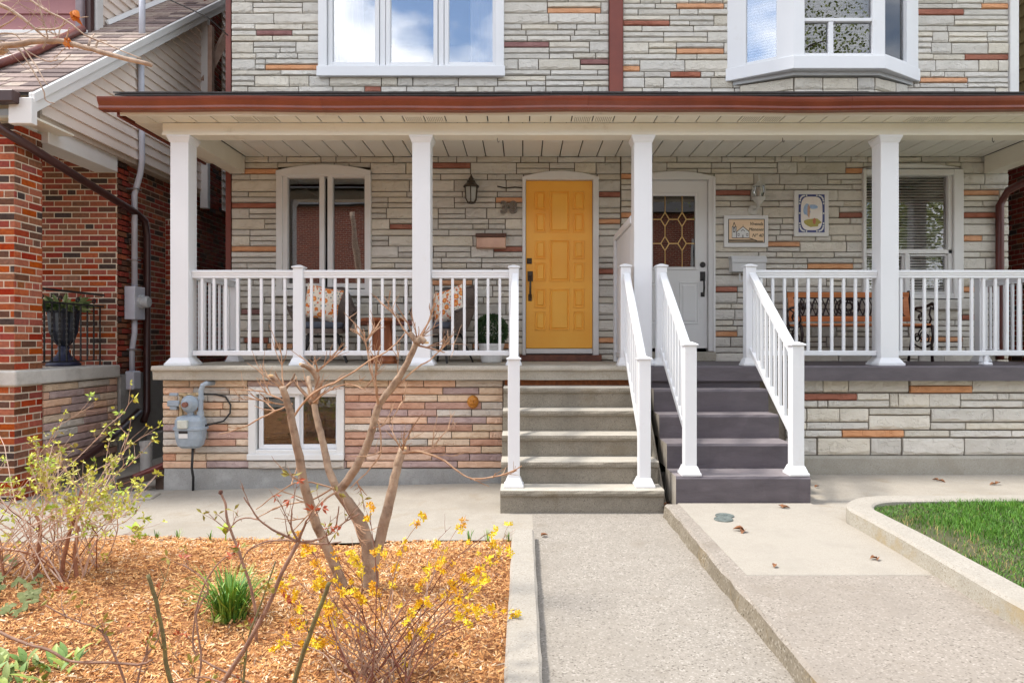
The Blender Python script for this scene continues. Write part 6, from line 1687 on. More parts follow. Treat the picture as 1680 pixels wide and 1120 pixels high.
mb = MB(); mb.tube([(mx_ - .09, d, mz + .14), (mx_ - .09, d, rz0 + .07)], .018, 8); mb.lathe([(.028, 0), (.028, .04)], (mx_ - .09, d, mz + .15), 6); mb.lathe([(.028, 0), (.028, .03)], (mx_ - .09, d, mz + .24), 6); mb.tube([(mx_ - .11, d, rz0 + .09), (mx_ + .09, d, rz0 + .09)], .018, 8)
mb.lathe([(.03, 0), (.03, .03)], (mx_ - .05, d, rz0 + .075), 6); mb.lathe([(.026, 0), (.026, .03)], (mx_ + .04, d, rz0 + .075), 6); part('inlet_fittings', mb, BRS, t)
mb = MB(); mb.box(mx_ - .22, mx_ - .1, d - .03, d + .03, rz0 - .025, rz0 + .03); mb.box(mx_ - .2, mx_ - .13, d - .02, d + .04, rz0 - .06, rz0 - .02); mb.box(mx_ - .21, mx_ - .12, d - .012, d + .012, rz0 + .075, rz0 + .105); part('valve_block', mb, GM, t, bev=.008)
mb = MB(); mb.tube([(mx_ - .06, d, rz0 + .1), (mx_ + .05, d - .01, rz0 + .095), (mx_ + .2, DP - .03, rz0 + .085), (mx_ + .3, DP - .03, rz0 + .06), (mx_ + .35, DP - .03, rz0 - .02), (mx_ + .345, DP - .03, rz0 - .1), (mx_ + .28, DP - .03, rz0 - .18), (mx_ + .14, d, mz + .06)], .009, 7); mb.tube([(mx_ + .02, d, mz - .15), (mx_ + .01, d, Z(768, d)), (mx_ - .01, DP - .05, Z(785, d)), (mx_ - .012, DP - .05, -.09)], .012, 7); part('black_hose', mb, mat('black_rubber', (.015, .015, .016), (.03, .03, .03), rough=.6), t, smooth=True)
ox, oz = X(776, DP), Z(659, DP)
t = thing('wall_ornament', 'small orange clay face ornament on the stone porch wall', 'ornament', (ox, DP, oz))
CLAY = mat('orange_clay_glaze', lin(206, 140, 42), lin(160, 96, 34), scale=30, rough=.55, bump=.5, bscale=60)
mb = MB()
def fd(u, v):
    a = u * 2 * math.pi; r_ = math.sin(v * math.pi / 2); x, z = r_ * math.cos(a), r_ * math.sin(a)
    w = .058 * (1 - .12 * max(0, -z)); b_ = .045 * math.sqrt(max(0, 1 - r_ * r_))
    b_ += .016 * math.exp(-((x / .12) ** 2 + ((z + .05) / .25) ** 2)) - .012 * math.exp(-(((abs(x) - .33) / .16) ** 2 + ((z - .18) / .12) ** 2)) - .01 * math.exp(-((x / .35) ** 2 + ((z + .48) / .08) ** 2)) + .008 * math.exp(-(((abs(x) - .36) / .25) ** 2 + ((z + .2) / .2) ** 2))
    return (ox + x * w, DP - .0 - b_, oz + z * .066)
mb.grid(fd, 40, 20); part('face', mb, CLAY, t, smooth=True)

# ================================================================== PLANTS
def smooth_path(pts, sub=4):
    pts = [Vector(p) for p in pts]
    if len(pts) < 3: return pts
    out = []
    for i in range(len(pts) - 1):
        p0, p1, p2, p3 = pts[max(i - 1, 0)], pts[i], pts[i + 1], pts[min(i + 2, len(pts) - 1)]
        for k in range(sub):
            t_ = k / sub
            out.append(.5 * ((2 * p1) + (p2 - p0) * t_ + (2 * p0 - 5 * p1 + 4 * p2 - p3) * t_ ** 2 + (3 * p1 - p0 - 3 * p2 + p3) * t_ ** 3))
    out.append(pts[-1]); return out
def limb(mb, pts, r0, r1, n=6, sub=4, jit=0.0, rg=random, mi=0):
    p = smooth_path(pts, sub); m_ = len(p)
    if jit: p = [v + Vector((rg.uniform(-jit, jit), rg.uniform(-jit, jit), rg.uniform(-jit, jit))) if 0 < i < m_ - 1 else v for i, v in enumerate(p)]
    mb.tube(p, [(r0 + (r1 - r0) * i / (m_ - 1)) * (1 + (rg.uniform(-.025, .035) if jit else 0)) for i in range(m_)], n, mi)
    return p
def pp(l, d, dd=0.0):
    """pixel polyline at depth d (dd: depth change along it)"""
    return [P(a, b, d + dd * i / max(1, len(l) - 1)) for i, (a, b) in enumerate(l)]
def twigs(mb, start, d, length, r, depth, rg, spread=.5, up=.3, mi=0, ends=None):
    pts = [start]; v = d.normalized(); p = start
    for i in range(4):
        v = (v + Vector((rg.uniform(-1, 1), rg.uniform(-1, 1), rg.uniform(-1, 1))) * spread * .35 + Vector((0, 0, up * .12))).normalized(); p = p + v * length / 4; pts.append(p)
    mb.tube(pts, [r, r * .85, r * .7, r * .55, r * .4], 4, mi)
    if ends is not None: ends.append((pts[-1], v))
    if depth > 0:
        for k in range(rg.randint(1, 3)):
            q_ = pts[rg.randint(1, 3)]
            twigs(mb, q_, (v + Vector((rg.uniform(-1, 1), rg.uniform(-1, 1), rg.uniform(-.6, 1))) * .9), length * rg.uniform(.4, .7), r * .6, depth - 1, rg, spread, up, mi, ends)

# ---- pruned small tree in the bed
BARK = mat('pale_bark', lin(188, 164, 140), lin(122, 98, 80), scale=14, rough=.9, bump=.9, bscale=30, dirt=lin(122, 92, 72), dscale=7, damt=(.52, .74))
TWIG = mat('tan_twig', lin(190, 156, 126), lin(150, 112, 86), scale=20, rough=.8)
CUT = mat('cut_wood', lin(224, 190, 140), lin(204, 164, 112), scale=20, rough=.8)
rg = random.Random(31)
t = thing('pruned_tree', 'small pruned bare tree with pale cut branches in the mulch bed', 'tree', (*P(598, 975, 3.72)[:2], 0.0))
D = 3.72; wpx = D / F
mb = MB()
limb(mb, pp([(575, 1000), (560, 955), (540, 905), (515, 850), (497, 785), (484, 715), (472, 662), (464, 634)], D, -.15), 9.4 * wpx, 5.2 * wpx, 10, 4, .003, rg); part('trunk', mb, BARK, t, smooth=True)
mb = MB()
limb(mb, pp([(608, 1000), (608, 935), (602, 888), (586, 848), (566, 818), (553, 803)], D), 14 * wpx, 7.8 * wpx, 12, 4, .003, rg)
limb(mb, pp([(556, 808), (540, 772), (531, 730), (521, 690), (514, 658)], D, .12), 6.5 * wpx, 5 * wpx, 10, 4, .002, rg)
limb(mb, pp([(553, 808), (577, 778), (600, 736), (611, 702), (622, 664), (645, 632), (665, 601), (678, 573), (684, 560)], D, -.1), 7.2 * wpx, 4.4 * wpx, 10, 4, .002, rg)
part('trunk', mb, BARK, t, smooth=True)
mb = MB(); limb(mb, pp([(608, 935), (624, 884), (638, 826), (650, 772), (661, 736)], D, .1), 9.6 * wpx, 6.6 * wpx, 10, 4, .003, rg); part('trunk', mb, BARK, t, smooth=True)
mb = MB()
for l, r0, r1, dd in ([[(466, 640), (455, 625), (445, 617)], 6, 4, 0], [[(466, 640), (478, 625), (484, 612)], 3, 1.5, 0], [[(513, 660), (508, 638), (506, 618)], 5, 3.5, .1], [[(516, 660), (522, 632), (516, 612), (505, 602), (494, 598)], 6, 3, -.1],
                      [[(512, 662), (500, 646), (484, 628)], 4, 2.5, 0], [[(684, 562), (690, 556), (697, 562)], 6, 5, 0], [[(684, 562), (677, 552), (672, 545)], 5, 3.5, 0]):
    limb(mb, pp(l, D - .1 * (l[0][0] > 600), dd), r0 * wpx, r1 * wpx, 8, 3, .001, rg)
part('cut_branch', mb, BARK, t, smooth=True)
mb = MB()
for l, r0 in ([[(478, 690), (492, 668), (520, 640), (560, 622), (605, 592), (640, 572), (665, 546)], 2.2], [[(620, 664), (616, 634), (606, 600), (600, 560), (596, 540)], 2.0], [[(622, 664), (618, 640), (617, 600), (625, 565)], 2.0], [[(630, 655), (655, 630), (680, 606), (705, 590), (738, 560)], 2.2],
              [[(661, 742), (690, 740), (730, 757), (760, 778), (780, 788)], 2.6], [[(772, 785), (800, 784), (830, 776), (856, 764)], 1.6], [[(700, 742), (720, 720), (738, 700)], 1.3], [[(480, 662), (440, 680), (400, 700), (360, 712)], 1.8], [[(470, 660), (445, 648), (420, 640), (396, 640)], 1.5], [[(478, 665), (440, 660), (400, 650)], 1.3],
              [[(553, 805), (530, 822), (500, 850), (470, 880)], 1.8], [[(548, 800), (510, 820), (460, 830), (420, 850)], 1.6], [[(545, 800), (500, 790), (470, 800), (420, 835)], 1.4], [[(612, 702), (640, 690), (665, 650)], 1.2], [[(514, 660), (540, 640), (575, 630), (600, 640)], 1.4],
              [[(684, 562), (700, 535), (712, 500)], 1.8], [[(684, 562), (662, 540), (650, 520), (634, 505)], 1.8], [[(680, 565), (720, 575), (730, 578)], 1.8], [[(560, 812), (575, 850), (600, 875)], 1.3], [[(620, 690), (625, 740), (600, 775), (575, 800)], 1.5]):
    pth = limb(mb, pp(l, D - .06, rg.uniform(-.25, .15)), r0 * wpx, .8 * wpx, 5, 4, .003, rg)
    for k in range(3):
        i = rg.randint(len(pth) // 4, len(pth) - 2); v = (pth[i + 1] - pth[i]).normalized()
        twigs(mb, pth[i], v + Vector((rg.uniform(-.9, .9), rg.uniform(-.7, .7), rg.uniform(-.2, .9))), rg.uniform(.06, .2), 1.2 * wpx, 1, rg)
for (a, b) in ((684, 560), (512, 655), (466, 636), (661, 738), (600, 560), (520, 610)):
    for k in range(5): twigs(mb, P(a, b, D - .05), Vector((rg.uniform(-.9, .9), rg.uniform(-.6, .6), rg.uniform(.3, 1))), rg.uniform(.08, .26), 1.5 * wpx, 1, rg)
part('twigs', mb, TWIG, t, kind='stuff')
mb = MB()
for (a, b, r_) in ((661, 735.5, 6.7), (444.5, 616.5, 4.4), (698, 562.5, 5.4), (494, 597.5, 3.4)):
    p = P(a, b, D - .05 + (.15 if a == 661 else 0)); mb.lathe([(r_ * wpx, -.004), (r_ * wpx * .96, .006), (r_ * wpx * .3, .008)], p, 10)
part('cut_end', mb, CUT, t)

# ---- yellow flowering shrub
RT = mat('red_brown_twig', lin(136, 84, 66), lin(100, 58, 46), scale=25, rough=.8)
GT = mat('grey_tan_twig', lin(176, 146, 126), lin(140, 110, 94), scale=25, rough=.8)
YEL = [mat('yellow_petal', (.88, .60, .006), (.82, .50, .004), scale=40, rough=.6), mat('golden_petal', (.84, .46, .012), (.74, .36, .01), scale=40, rough=.6), mat('lemon_petal', (.90, .70, .03), (.82, .60, .02), scale=40, rough=.6)]
def flower_mesh(seed, m_):
    rr = random.Random(seed); mb = MB()
    for f_ in range(5):
        c = Vector((rr.uniform(-.012, .012), rr.uniform(-.012, .012), rr.uniform(-.012, .012)))
        ax = Vector((rr.uniform(-1, 1), rr.uniform(-1.2, .4), rr.uniform(-.8, .8))).normalized(); u = ax.orthogonal().normalized(); w = ax.cross(u); a0 = rr.uniform(0, 6)
        for k in range(4):
            a = a0 + k * 1.571; dr_ = u * math.cos(a) + w * math.sin(a); sd = ax.cross(dr_) * .0045; L_ = rr.uniform(.010, .016)
            mid = c + dr_ * L_ * .55 + ax * .004
            mb.add([c, mid - sd, c + dr_ * L_ + ax * .002, mid + sd], [(0, 1, 2, 3)])
    return mb.mesh('flower', [m_], recalc=False)
FLW = [flower_mesh(i, YEL[i % 3]) for i in range(6)]
rg = random.Random(52)
bx0 = P(628, 1150, 2.78); bx0.z = 0.03
t = thing('forsythia_bush', 'sparse shrub with bright yellow blossoms at the front edge of the mulch bed', 'bush', bx0)
mb = MB(); spots = []
for i in range(44):
    a, b = rg.choice((rg.uniform(425, 850), rg.uniform(425, 850), rg.uniform(640, 850))), rg.uniform(835, 1100)
    if a < 520: b = max(b, 850 + (520 - a) * .3)
    d = rg.uniform(2.55, 3.35); e = P(a, b, d)
    s_ = Vector((bx0.x + rg.uniform(-.14, .14), bx0.y + rg.uniform(-.12, .14), .02))
    m1 = s_.lerp(e, .35) + Vector((rg.uniform(-.03, .03), rg.uniform(-.03, .03), .06)); m2 = s_.lerp(e, .7) + Vector((rg.uniform(-.03, .03), rg.uniform(-.03, .03), .05))
    pth = limb(mb, [s_, m1, m2, e], .0034, .001, 5, 4, .003, rg, rg.choice((0, 1)))
    for k in range(rg.randint(4, 7)):
        j = rg.randint(int(len(pth) * .6), len(pth) - 1); spots.append(pth[j] + Vector((rg.uniform(-.012, .012), rg.uniform(-.02, .0), rg.uniform(-.01, .015))))
    for k in range(2):
        j = rg.randint(4, len(pth) - 2); en = []
        twigs(mb, pth[j], (pth[j + 1] - pth[j]).normalized() + Vector((rg.uniform(-.9, .9), rg.uniform(-.6, .6), rg.uniform(-.2, .8))), rg.uniform(.06, .16), .0018, 1, rg, mi=rg.choice((0, 1)), ends=en)
        if rg.random() < .7: spots.append(en[0][0])
for i in range(26):   # bare old canes around the foot
    s_ = Vector((bx0.x + rg.uniform(-.2, .2), bx0.y + rg.uniform(-.1, .2), .02)); twigs(mb, s_, Vector((rg.uniform(-.9, .9), rg.uniform(-.4, .4), 1)), rg.uniform(.12, .38), .0026, 1, rg, mi=1)
part('stems', mb, [RT, GT], t, kind='stuff')
rg.shuffle(spots)
for sp_ in spots[:270]:
    if sp_.z < .03: continue
    k = rg.uniform(.7, 1.25); piece('flower', FLW[rg.randrange(6)], t, sp_, (k, k, k), (rg.uniform(-.6, .6), rg.uniform(-.6, .6), rg.uniform(0, 6.28)))

# ---- budding shrub at the left
LEAFC = [mat('yellow_green_leaf', (.64, .63, .09), (.52, .53, .06), scale=30, rough=.55), mat('fresh_green_leaf', (.44, .55, .08), (.34, .45, .05), scale=30, rough=.55), mat('olive_leaf', (.46, .42, .12), (.36, .32, .08), scale=30, rough=.55)]
def leaf_cluster(seed, m_, s0=.012, n=6):
    rr = random.Random(seed); mb = MB()
    for k in range(n):
        d = Vector((rr.gauss(0, 1), rr.gauss(0, 1), rr.gauss(.4, .8))).normalized(); sd = d.orthogonal().normalized() * s0 * .38; L_ = s0 * rr.uniform(1.2, 2.0); c = d * .003
        up_ = d.cross(sd).normalized() * .003
        mb.add([c, c + d * L_ * .5 - sd + up_, c + d * L_, c + d * L_ * .5 + sd + up_], [(0, 1, 2), (0, 2, 3)])
    return mb.mesh('leaf_cluster', [m_], recalc=False)
LFC = [leaf_cluster(60 + i, LEAFC[i % 3]) for i in range(6)]
rg = random.Random(71)
b0 = P(85, 952, 4.0); b0.z = 0.02
t = thing('budding_shrub', 'budding shrub with yellow-green leaves on pale stems in the left of the bed', 'bush', b0)
PALE = mat('pale_stem', lin(222, 196, 178), lin(190, 158, 140), scale=25, rough=.8)
mb = MB(); spots = []
for i in range(62):
    a, b = rg.uniform(-90, 232), rg.uniform(655, 900)
    if a > 120: b = max(b, 655 + rg.uniform(0, 180))
    d = rg.uniform(3.55, 4.45); e = P(a, b, d)
    s_ = Vector((b0.x + rg.uniform(-.42, .22), b0.y + rg.uniform(-.25, .2), .015))
    m1 = s_.lerp(e, .4) + Vector((rg.uniform(-.05, .05), rg.uniform(-.05, .05), .08)); m2 = s_.lerp(e, .75) + Vector((rg.uniform(-.05, .05), rg.uniform(-.05, .05), .05))
    pth = limb(mb, [s_, m1, m2, e], rg.uniform(.0026, .0052), .0013, 5, 4, .005, rg, rg.choice((0, 0, 0, 1)))
    spots.append(e)
    for k in range(rg.randint(2, 4)):
        j = rg.randint(int(len(pth) * .35), len(pth) - 2); en = []
        twigs(mb, pth[j], (pth[j + 1] - pth[j]).normalized() + Vector((rg.uniform(-.9, .9), rg.uniform(-.6, .6), rg.uniform(-.1, .9))), rg.uniform(.1, .26), .0022, 1, rg, mi=0, ends=en)
        spots += [q_[0] for q_ in en]
for l in ([(128, 955), (122, 920), (126, 880), (128, 862)], [(100, 950), (108, 900), (118, 860), (135, 800)], [(60, 950), (64, 900), (66, 860), (58, 846)]):
    limb(mb, pp(l, 3.95, .05), .013, .008, 8, 3, .003, rg, 1)
part('stems', mb, [PALE, mat('red_tan_stem', lin(168, 116, 86), lin(132, 84, 62), scale=25, rough=.8)], t, kind='stuff')
rg.shuffle(spots)
for sp_ in spots[:300]:
    k = rg.uniform(1.1, 2.0); piece('leaf_cluster', LFC[rg.randrange(6)], t, sp_, (k, k, k), (rg.uniform(-1, 1), rg.uniform(-1, 1), rg.uniform(0, 6.28)))
extra = MB()
for sp_ in spots[300:600]:
    for k in range(5):
        d = Vector((rg.gauss(0, 1), rg.gauss(0, 1), rg.gauss(.4, .8))).normalized(); sd = d.orthogonal().normalized() * .005; extra.add([sp_, sp_ + d * .01 - sd, sp_ + d * .02, sp_ + d * .01 + sd], [(0, 1, 2, 3)])
if extra.v: part('small_leaves', extra, LEAFC[0], t, kind='stuff', recalc=False)

# ---- bare rose canes in the foreground
CANE = mat('brown_cane', lin(162, 128, 108), lin(122, 90, 74), scale=30, rough=.75, bump=.3); GREENC = mat('green_brown_cane', lin(122, 116, 72), lin(92, 82, 54), scale=30, rough=.7, bump=.3)
REDL = [mat('red_new_leaf', lin(190, 92, 50), lin(150, 66, 40), scale=40, rough=.5), mat('bronze_green_leaf', lin(160, 146, 60), lin(128, 120, 50), scale=40, rough=.5)]
rg = random.Random(93)
q0 = P(340, 1165, 2.55); q0.z = 0.02
t = thing('rose_bush', 'bare thorny rose canes with reddish buds in the bottom foreground', 'bush', q0)
def cane(name, l, d, r0, r1, m_, dd=0.0, tw=3, cap=False):
    mb = MB(); pth = limb(mb, pp(l, d, dd), r0 * .72 * d / F, r1 * .72 * d / F, 7, 4, .0015, rg)
    for k in range(len(pth) // 3):
        i = rg.randint(1, len(pth) - 2); v = (pth[i + 1] - pth[i]).normalized(); s_ = v.orthogonal().normalized(); s_.rotate(Matrix.Rotation(rg.uniform(0, 6.28), 3, v))
        mb.tube([pth[i], pth[i] + s_ * .011 - v * .002], [.0022, .0004], 4)
    for k in range(tw):
        i = rg.randint(2, len(pth) - 2); v = (pth[i + 1] - pth[i]).normalized()
        en = []; twigs(mb, pth[i], v * .7 + Vector((rg.uniform(-.8, .8), rg.uniform(-.6, .6), rg.uniform(.0, .9))), rg.uniform(.05, .16), .0022, 1, rg, ends=en)
        for e, ev in en:
            if rg.random() < .45: LEAFSP.append(e)
    return part(name, mb, m_, t, smooth=True)
LEAFSP = []
cane('cane', [(340, 1170), (372, 1110), (410, 1050), (440, 995), (462, 940), (490, 888)], 2.55, 6, 4.5, CANE, 0, 2)
for l, r_ in ([[(490, 888), (455, 872), (425, 852), (400, 815)], 3.2], [[(490, 888), (520, 885), (548, 868), (556, 830)], 3], [[(490, 888), (500, 860), (510, 842)], 3.6], [[(490, 888), (478, 862), (480, 830)], 3], [[(490, 888), (450, 886), (410, 900), (392, 930)], 2.4], [[(492, 888), (530, 892), (560, 888)], 3], [[(425, 852), (395, 850), (372, 872)], 1.8], [[(548, 868), (575, 850), (590, 842)], 1.6]):
    cane('cane', l, 2.55, r_, 1.3, CANE, rg.uniform(-.1, .15), 2)
cane('cane', [(470, 1175), (488, 1100), (512, 1030), (532, 978), (541, 955)], 2.5, 5.5, 4.8, GREENC, 0, 1)
cane('cane', [(300, 1170), (275, 1100), (268, 1045), (256, 985), (243, 942)], 2.5, 5, 4.2, GREENC, 0, 2)
cane('cane', [(-30, 1022), (30, 1050), (80, 1066), (118, 1084), (180, 1086), (226, 1090), (250, 1082)], 2.5, 3.6, 2.6, CANE, 0, 3)
cane('cane', [(200, 1170), (205, 1120), (180, 1058), (160, 1030), (120, 1016), (75, 992)], 2.5, 3.2, 1.4, CANE, 0, 4)
cane('cane', [(220, 1170), (232, 1090), (258, 1050), (262, 1010)], 2.5, 3, 1.6, CANE, .1, 3)
cane('cane', [(390, 1175), (400, 1110), (408, 1045), (430, 985), (452, 920)], 2.6, 3, 1.8, GREENC, .1, 3)
cane('cane', [(440, 1175), (425, 1130), (350, 1092), (318, 1065), (326, 985), (352, 930), (384, 905)], 2.6, 3, 1.5, CANE, .15, 4)
cane('cane', [(310, 1175), (330, 1090), (322, 1010), (342, 960), (300, 925)], 2.6, 3, 1.2, CANE, .1, 3)
cane('cane', [(420, 1150), (380, 1125), (330, 1110), (290, 1118)], 2.4, 2.4, 1.4, CANE, .1, 2)
cane('cane', [(420, 1010), (412, 965), (392, 905), (374, 856), (370, 826), (363, 810)], 3.1, 3.6, 2.4, CANE, .05, 2)
cane('cane', [(415, 1175), (420, 1090), (420, 1010)], 3.1, 4.4, 3.6, CANE, 0, 1)
mb = MB(); mb.lathe([(.004, -.008), (.011, .0), (.008, .010), (.002, .013)], P(362, 808, 3.15), 8); part('bud', mb, mat('dry_bud', lin(92, 60, 50), lin(70, 46, 38), rough=.9), t)
RLF = [leaf_cluster(200 + i, REDL[i % 2], .015, 4) for i in range(4)]
for (a, b) in ((168, 995), (285, 998), (125, 1052), (135, 1052), (245, 1008), (222, 1028), (60, 972), (500, 862), (300, 1005), (165, 1105)): LEAFSP.append(P(a, b, 2.48))
for sp_ in LEAFSP[:60]:
    k = rg.uniform(.7, 1.4); piece('leaf', RLF[rg.randrange(4)], t, sp_, (k, k, k), (rg.uniform(-1, 1), rg.uniform(-1, 1), rg.uniform(0, 6.28)))

# ---- strap-leaved green tuft, seedlings, broad leaves
def blade_tuft(name, label, cat, c, n, h, spread, mats_, rg, wd=.006, grp=None):
    t = thing(name, label, cat, c, grp); mb = MB()
    for i in range(n):
        a = rg.uniform(0, 6.283); b = Vector(c) + Vector((math.cos(a), math.sin(a), 0)) * rg.uniform(0, spread * .35); H = h * rg.uniform(.6, 1.1); out = Vector((math.cos(a), math.sin(a), 0)) * rg.uniform(.1, 1) * spread
        sd = Vector((-math.sin(a), math.cos(a), 0)) * wd * rg.uniform(.7, 1.2); pts = []
        for k in range(5):
            u = k / 4; p = b + out * u ** 1.7 + Vector((0, 0, H * (u - .38 * u ** 3 * rg.uniform(.4, 1.2)))); w_ = 1 - u ** 2
            pts += [p - sd * w_, p + sd * w_]
        mb.add(pts, [(2 * k, 2 * k + 1, 2 * k + 3, 2 * k + 2) for k in range(4)], rg.choice(range(len(mats_))))
    part('blades', mb, mats_, t, kind='stuff', recalc=False)
    return t
GB = [mat('bright_strap_leaf', (.16, .33, .035), (.10, .24, .022), scale=15, rough=.5), mat('deep_strap_leaf', (.08, .21, .03), (.05, .15, .02), scale=15, rough=.5), mat('lime_strap_leaf', (.30, .44, .08), (.22, .35, .05), scale=15, rough=.5)]
rg = random.Random(15)
c = P(378, 1032, 3.35); c.z = .03
blade_tuft('daylily_clump', 'clump of bright green strap leaves in the mulch bed', 'plant', c, 280, .31, .24, GB, rg, .0055)
for i, (a, lab) in enumerate(((258, 'thin grass seedling beside the leafy green sprout'), (292, 'thin grass seedling near the left part of the walk edge'), (345, 'thin grass seedling left of the bare rose stems'), (800, 'thin grass seedlings at the corner by the kerb'), (835, 'thin grass seedlings right beside the kerb end'), (770, 'thin grass seedling behind the yellow shrub'))):
    c = P(a, 886, 4.74); c.z = .015
    blade_tuft('seedling', lab, 'plant', c, 9, .11, .05, GB, rg, .004, 'seedlings along the walk edge')
LG = mat('lime_sprout_leaf', (.50, .62, .08), (.40, .52, .05), scale=20, rough=.5)
def leaf_mesh(mb, base, d, up_, L_, W, mi=0, fold=.2):
    d = d.normalized(); s_ = d.cross(up_).normalized(); u = s_.cross(d)
    pts = [base]; 
    rows = [(.0, .12), (.2, .75), (.45, 1.0), (.7, .75), (.9, .3), (1.0, .02)]
    vs = []
    for q_, w_ in rows:
        c = base + d * L_ * q_ - u * L_ * .25 * q_ ** 2
        vs += [c - s_ * W / 2 * w_ + u * W * fold * w_, c, c + s_ * W / 2 * w_ + u * W * fold * w_]
    mb.add(vs, [(3 * i + j, 3 * i + j + 1, 3 * i + j + 4, 3 * i + j + 3) for i in range(len(rows) - 1) for j in (0, 1)], mi)
for (a, h, lab) in ((222, .15, 'leafy lime green sprout at the walk edge left of the pruned tree'), (370, .14, 'small leafy green sprout between bare stems at the walk edge'), (238, .07, 'lowest leafy green sprout right of the larger lime sprout')):
    c = P(a, 886, 4.72); c.z = .01
    t = thing('sprout', lab, 'plant', c, 'leafy sprouts'); mb = MB(); mb.tube([c, c + Vector((.003, 0, h * .5))], [.006, .004], 6); part('stem', mb, LG, t)
    for k in range(4):
        an = k * 1.6 + .3; mb = MB(); leaf_mesh(mb, c + Vector((0, 0, h * .4)), Vector((math.cos(an) * .6, math.sin(an) * .4, .9)), Vector((0, 0, 1)).cross(Vector((math.sin(an), -math.cos(an), .1))) + Vector((-math.cos(an), -math.sin(an), .4)), h * .62, h * .34); part('leaf', mb, LG, t, recalc=False, smooth=True)
t = thing('broadleaf_plant', 'low plant with round grey-green leaves at the left edge of the bed', 'plant', P(30, 985, 3.7).to_2d().to_3d() + Vector((0, 0, .03)))
GGL = mat('grey_green_leaf', (.17, .19, .075), (.10, .12, .045), scale=25, rough=.8, spec=.2, dirt=(.27, .28, .15), dscale=20, damt=(.5, .7))
rg = random.Random(44)
for i in range(34):
    a, b = rg.uniform(-40, 62), rg.uniform(910, 1005); dd = 1.37 * F / (b + 22 - 560); p = P(a, b, dd); an = rg.uniform(0, 6.28); mb = MB(); W = rg.uniform(.04, .07)
    nrm = Vector((rg.uniform(-.4, .4), -.5, 1)).normalized(); u = nrm.orthogonal().normalized(); w_ = nrm.cross(u)
    vs = [p]
    for k in range(13):
        th = -2.7 + 5.4 * k / 12; r_ = W * (.55 + .12 * math.cos(th * 3)) * (1 if abs(th) < 2.5 else .8); vs.append(p + (u * math.cos(th + an) + w_ * math.sin(th + an)) * r_ - nrm * .012 * (1 if k % 3 else .3))
    mb.add(vs, [(0, k, k + 1) for k in range(1, 13)]); mb.tube([p, p + Vector((rg.uniform(-.02, .02), .01, -max(.02, p.z - .02)))], .0022, 4)
    part('leaf', mb, GGL, t, recalc=False, smooth=True)
t = thing('sedum_plant', 'low clump of oblong green leaves in the bottom left corner', 'plant', P(40, 1130, 2.75).to_2d().to_3d() + Vector((0, 0, .03)))
SG = [mat('sedum_green', (.20, .32, .08), (.14, .24, .05), scale=25, rough=.5), mat('sedum_light', (.34, .42, .09), (.26, .33, .06), scale=25, rough=.5), mat('sedum_grey', (.26, .32, .09), (.18, .24, .06), scale=25, rough=.5)]
for i in range(80):
    b = P(rg.uniform(-40, 95), 1140, 2.7); b.y += rg.uniform(-.08, .15); b.z = .03; an = rg.uniform(0, 6.28); mb = MB()
    leaf_mesh(mb, b + Vector((0, 0, rg.uniform(0, .07))), Vector((math.cos(an) * .7, math.sin(an) * .5, rg.uniform(.5, 1.3))), Vector((-math.cos(an), -math.sin(an), .6)), rg.uniform(.045, .08), rg.uniform(.02, .032)); part('leaf', mb, rg.choice(SG), t, recalc=False, smooth=True)

# ---- tree overhanging from the left, trunk beyond the frame
rg = random.Random(5)
t = thing('overhanging_tree', 'bare branch with a curled orange leaf reaching in at the top left', 'tree', (-3.6, 1.9, 0))
BR2 = mat('pale_branch_bark', lin(206, 182, 160), lin(156, 128, 108), scale=18, rough=.8, bump=.4)  # pale pinkish tan bark
D = 2.5; w_ = D / F
mb = MB(); limb(mb, [(-3.6, 1.9, -.1), (-3.62, 1.95, .9), (-3.55, 1.9, 1.9), (-3.6, 1.95, 3.2), (-3.7, 2.0, 4.2)], .10, .05, 12, 4, .01, rg); part('trunk', mb, BR2, t, smooth=True)
mb = MB()
root_ = Vector((-3.57, 1.92, 2.1))
limb(mb, [root_, Vector((-2.9, 2.2, 2.30))] + pp([(-40, 88), (0, 78), (50, 70), (95, 68), (140, 78), (190, 93), (249, 107)], D), .013, 3.4 * w_, 8, 4, .002, rg)
for l, r_ in ([[(-60, -10), (0, 8), (30, 25), (55, 45), (75, 62), (90, 66)], 4.2], [[(20, -30), (60, 8), (110, 35), (140, 58), (168, 70), (215, 90), (232, 96)], 2.0], [[(60, 48), (92, 48), (110, 37)], 2.2], [[(-20, 56), (10, 40), (30, 26)], 2.0], [[(70, 80), (78, 60), (70, 30), (62, 0)], 1.4], [[(-30, 60), (20, 55), (40, 75)], 1.4],
                [[(30, 80), (45, 100), (70, 145), (75, 165), (90, 170)], 1.6], [[(38, 78), (60, 110), (78, 140)], 1.3], [[(156, 85), (158, 75), (164, 66), (176, 68)], 2.2], [[(145, 75), (150, 62), (156, 55)], 2], [[(40, 82), (75, 100), (95, 98)], 1.2], [[(0, 30), (-10, 60), (10, 70)], 1.5], [[(108, 66), (112, 52), (114, 46)], 1.2], [[(-10, 10), (18, -10), (20, -30)], 1.5], [[(95, 68), (105, 35), (145, 28)], .9]):
    limb(mb, pp(l, D, rg.uniform(-.12, .12)), r_ * w_, .7 * w_, 6, 4, .001, rg)
for k in range(16): twigs(mb, P(rg.uniform(-20, 120), rg.uniform(20, 90), D), Vector((rg.uniform(-.8, 1), rg.uniform(-.4, .4), rg.uniform(-.8, .8))), rg.uniform(.05, .14), .0016, 1, rg)
part('branch', mb, BR2, t, smooth=True)
OL = mat('curled_orange_leaf', lin(232, 142, 36), lin(204, 104, 24), scale=40, rough=.6)
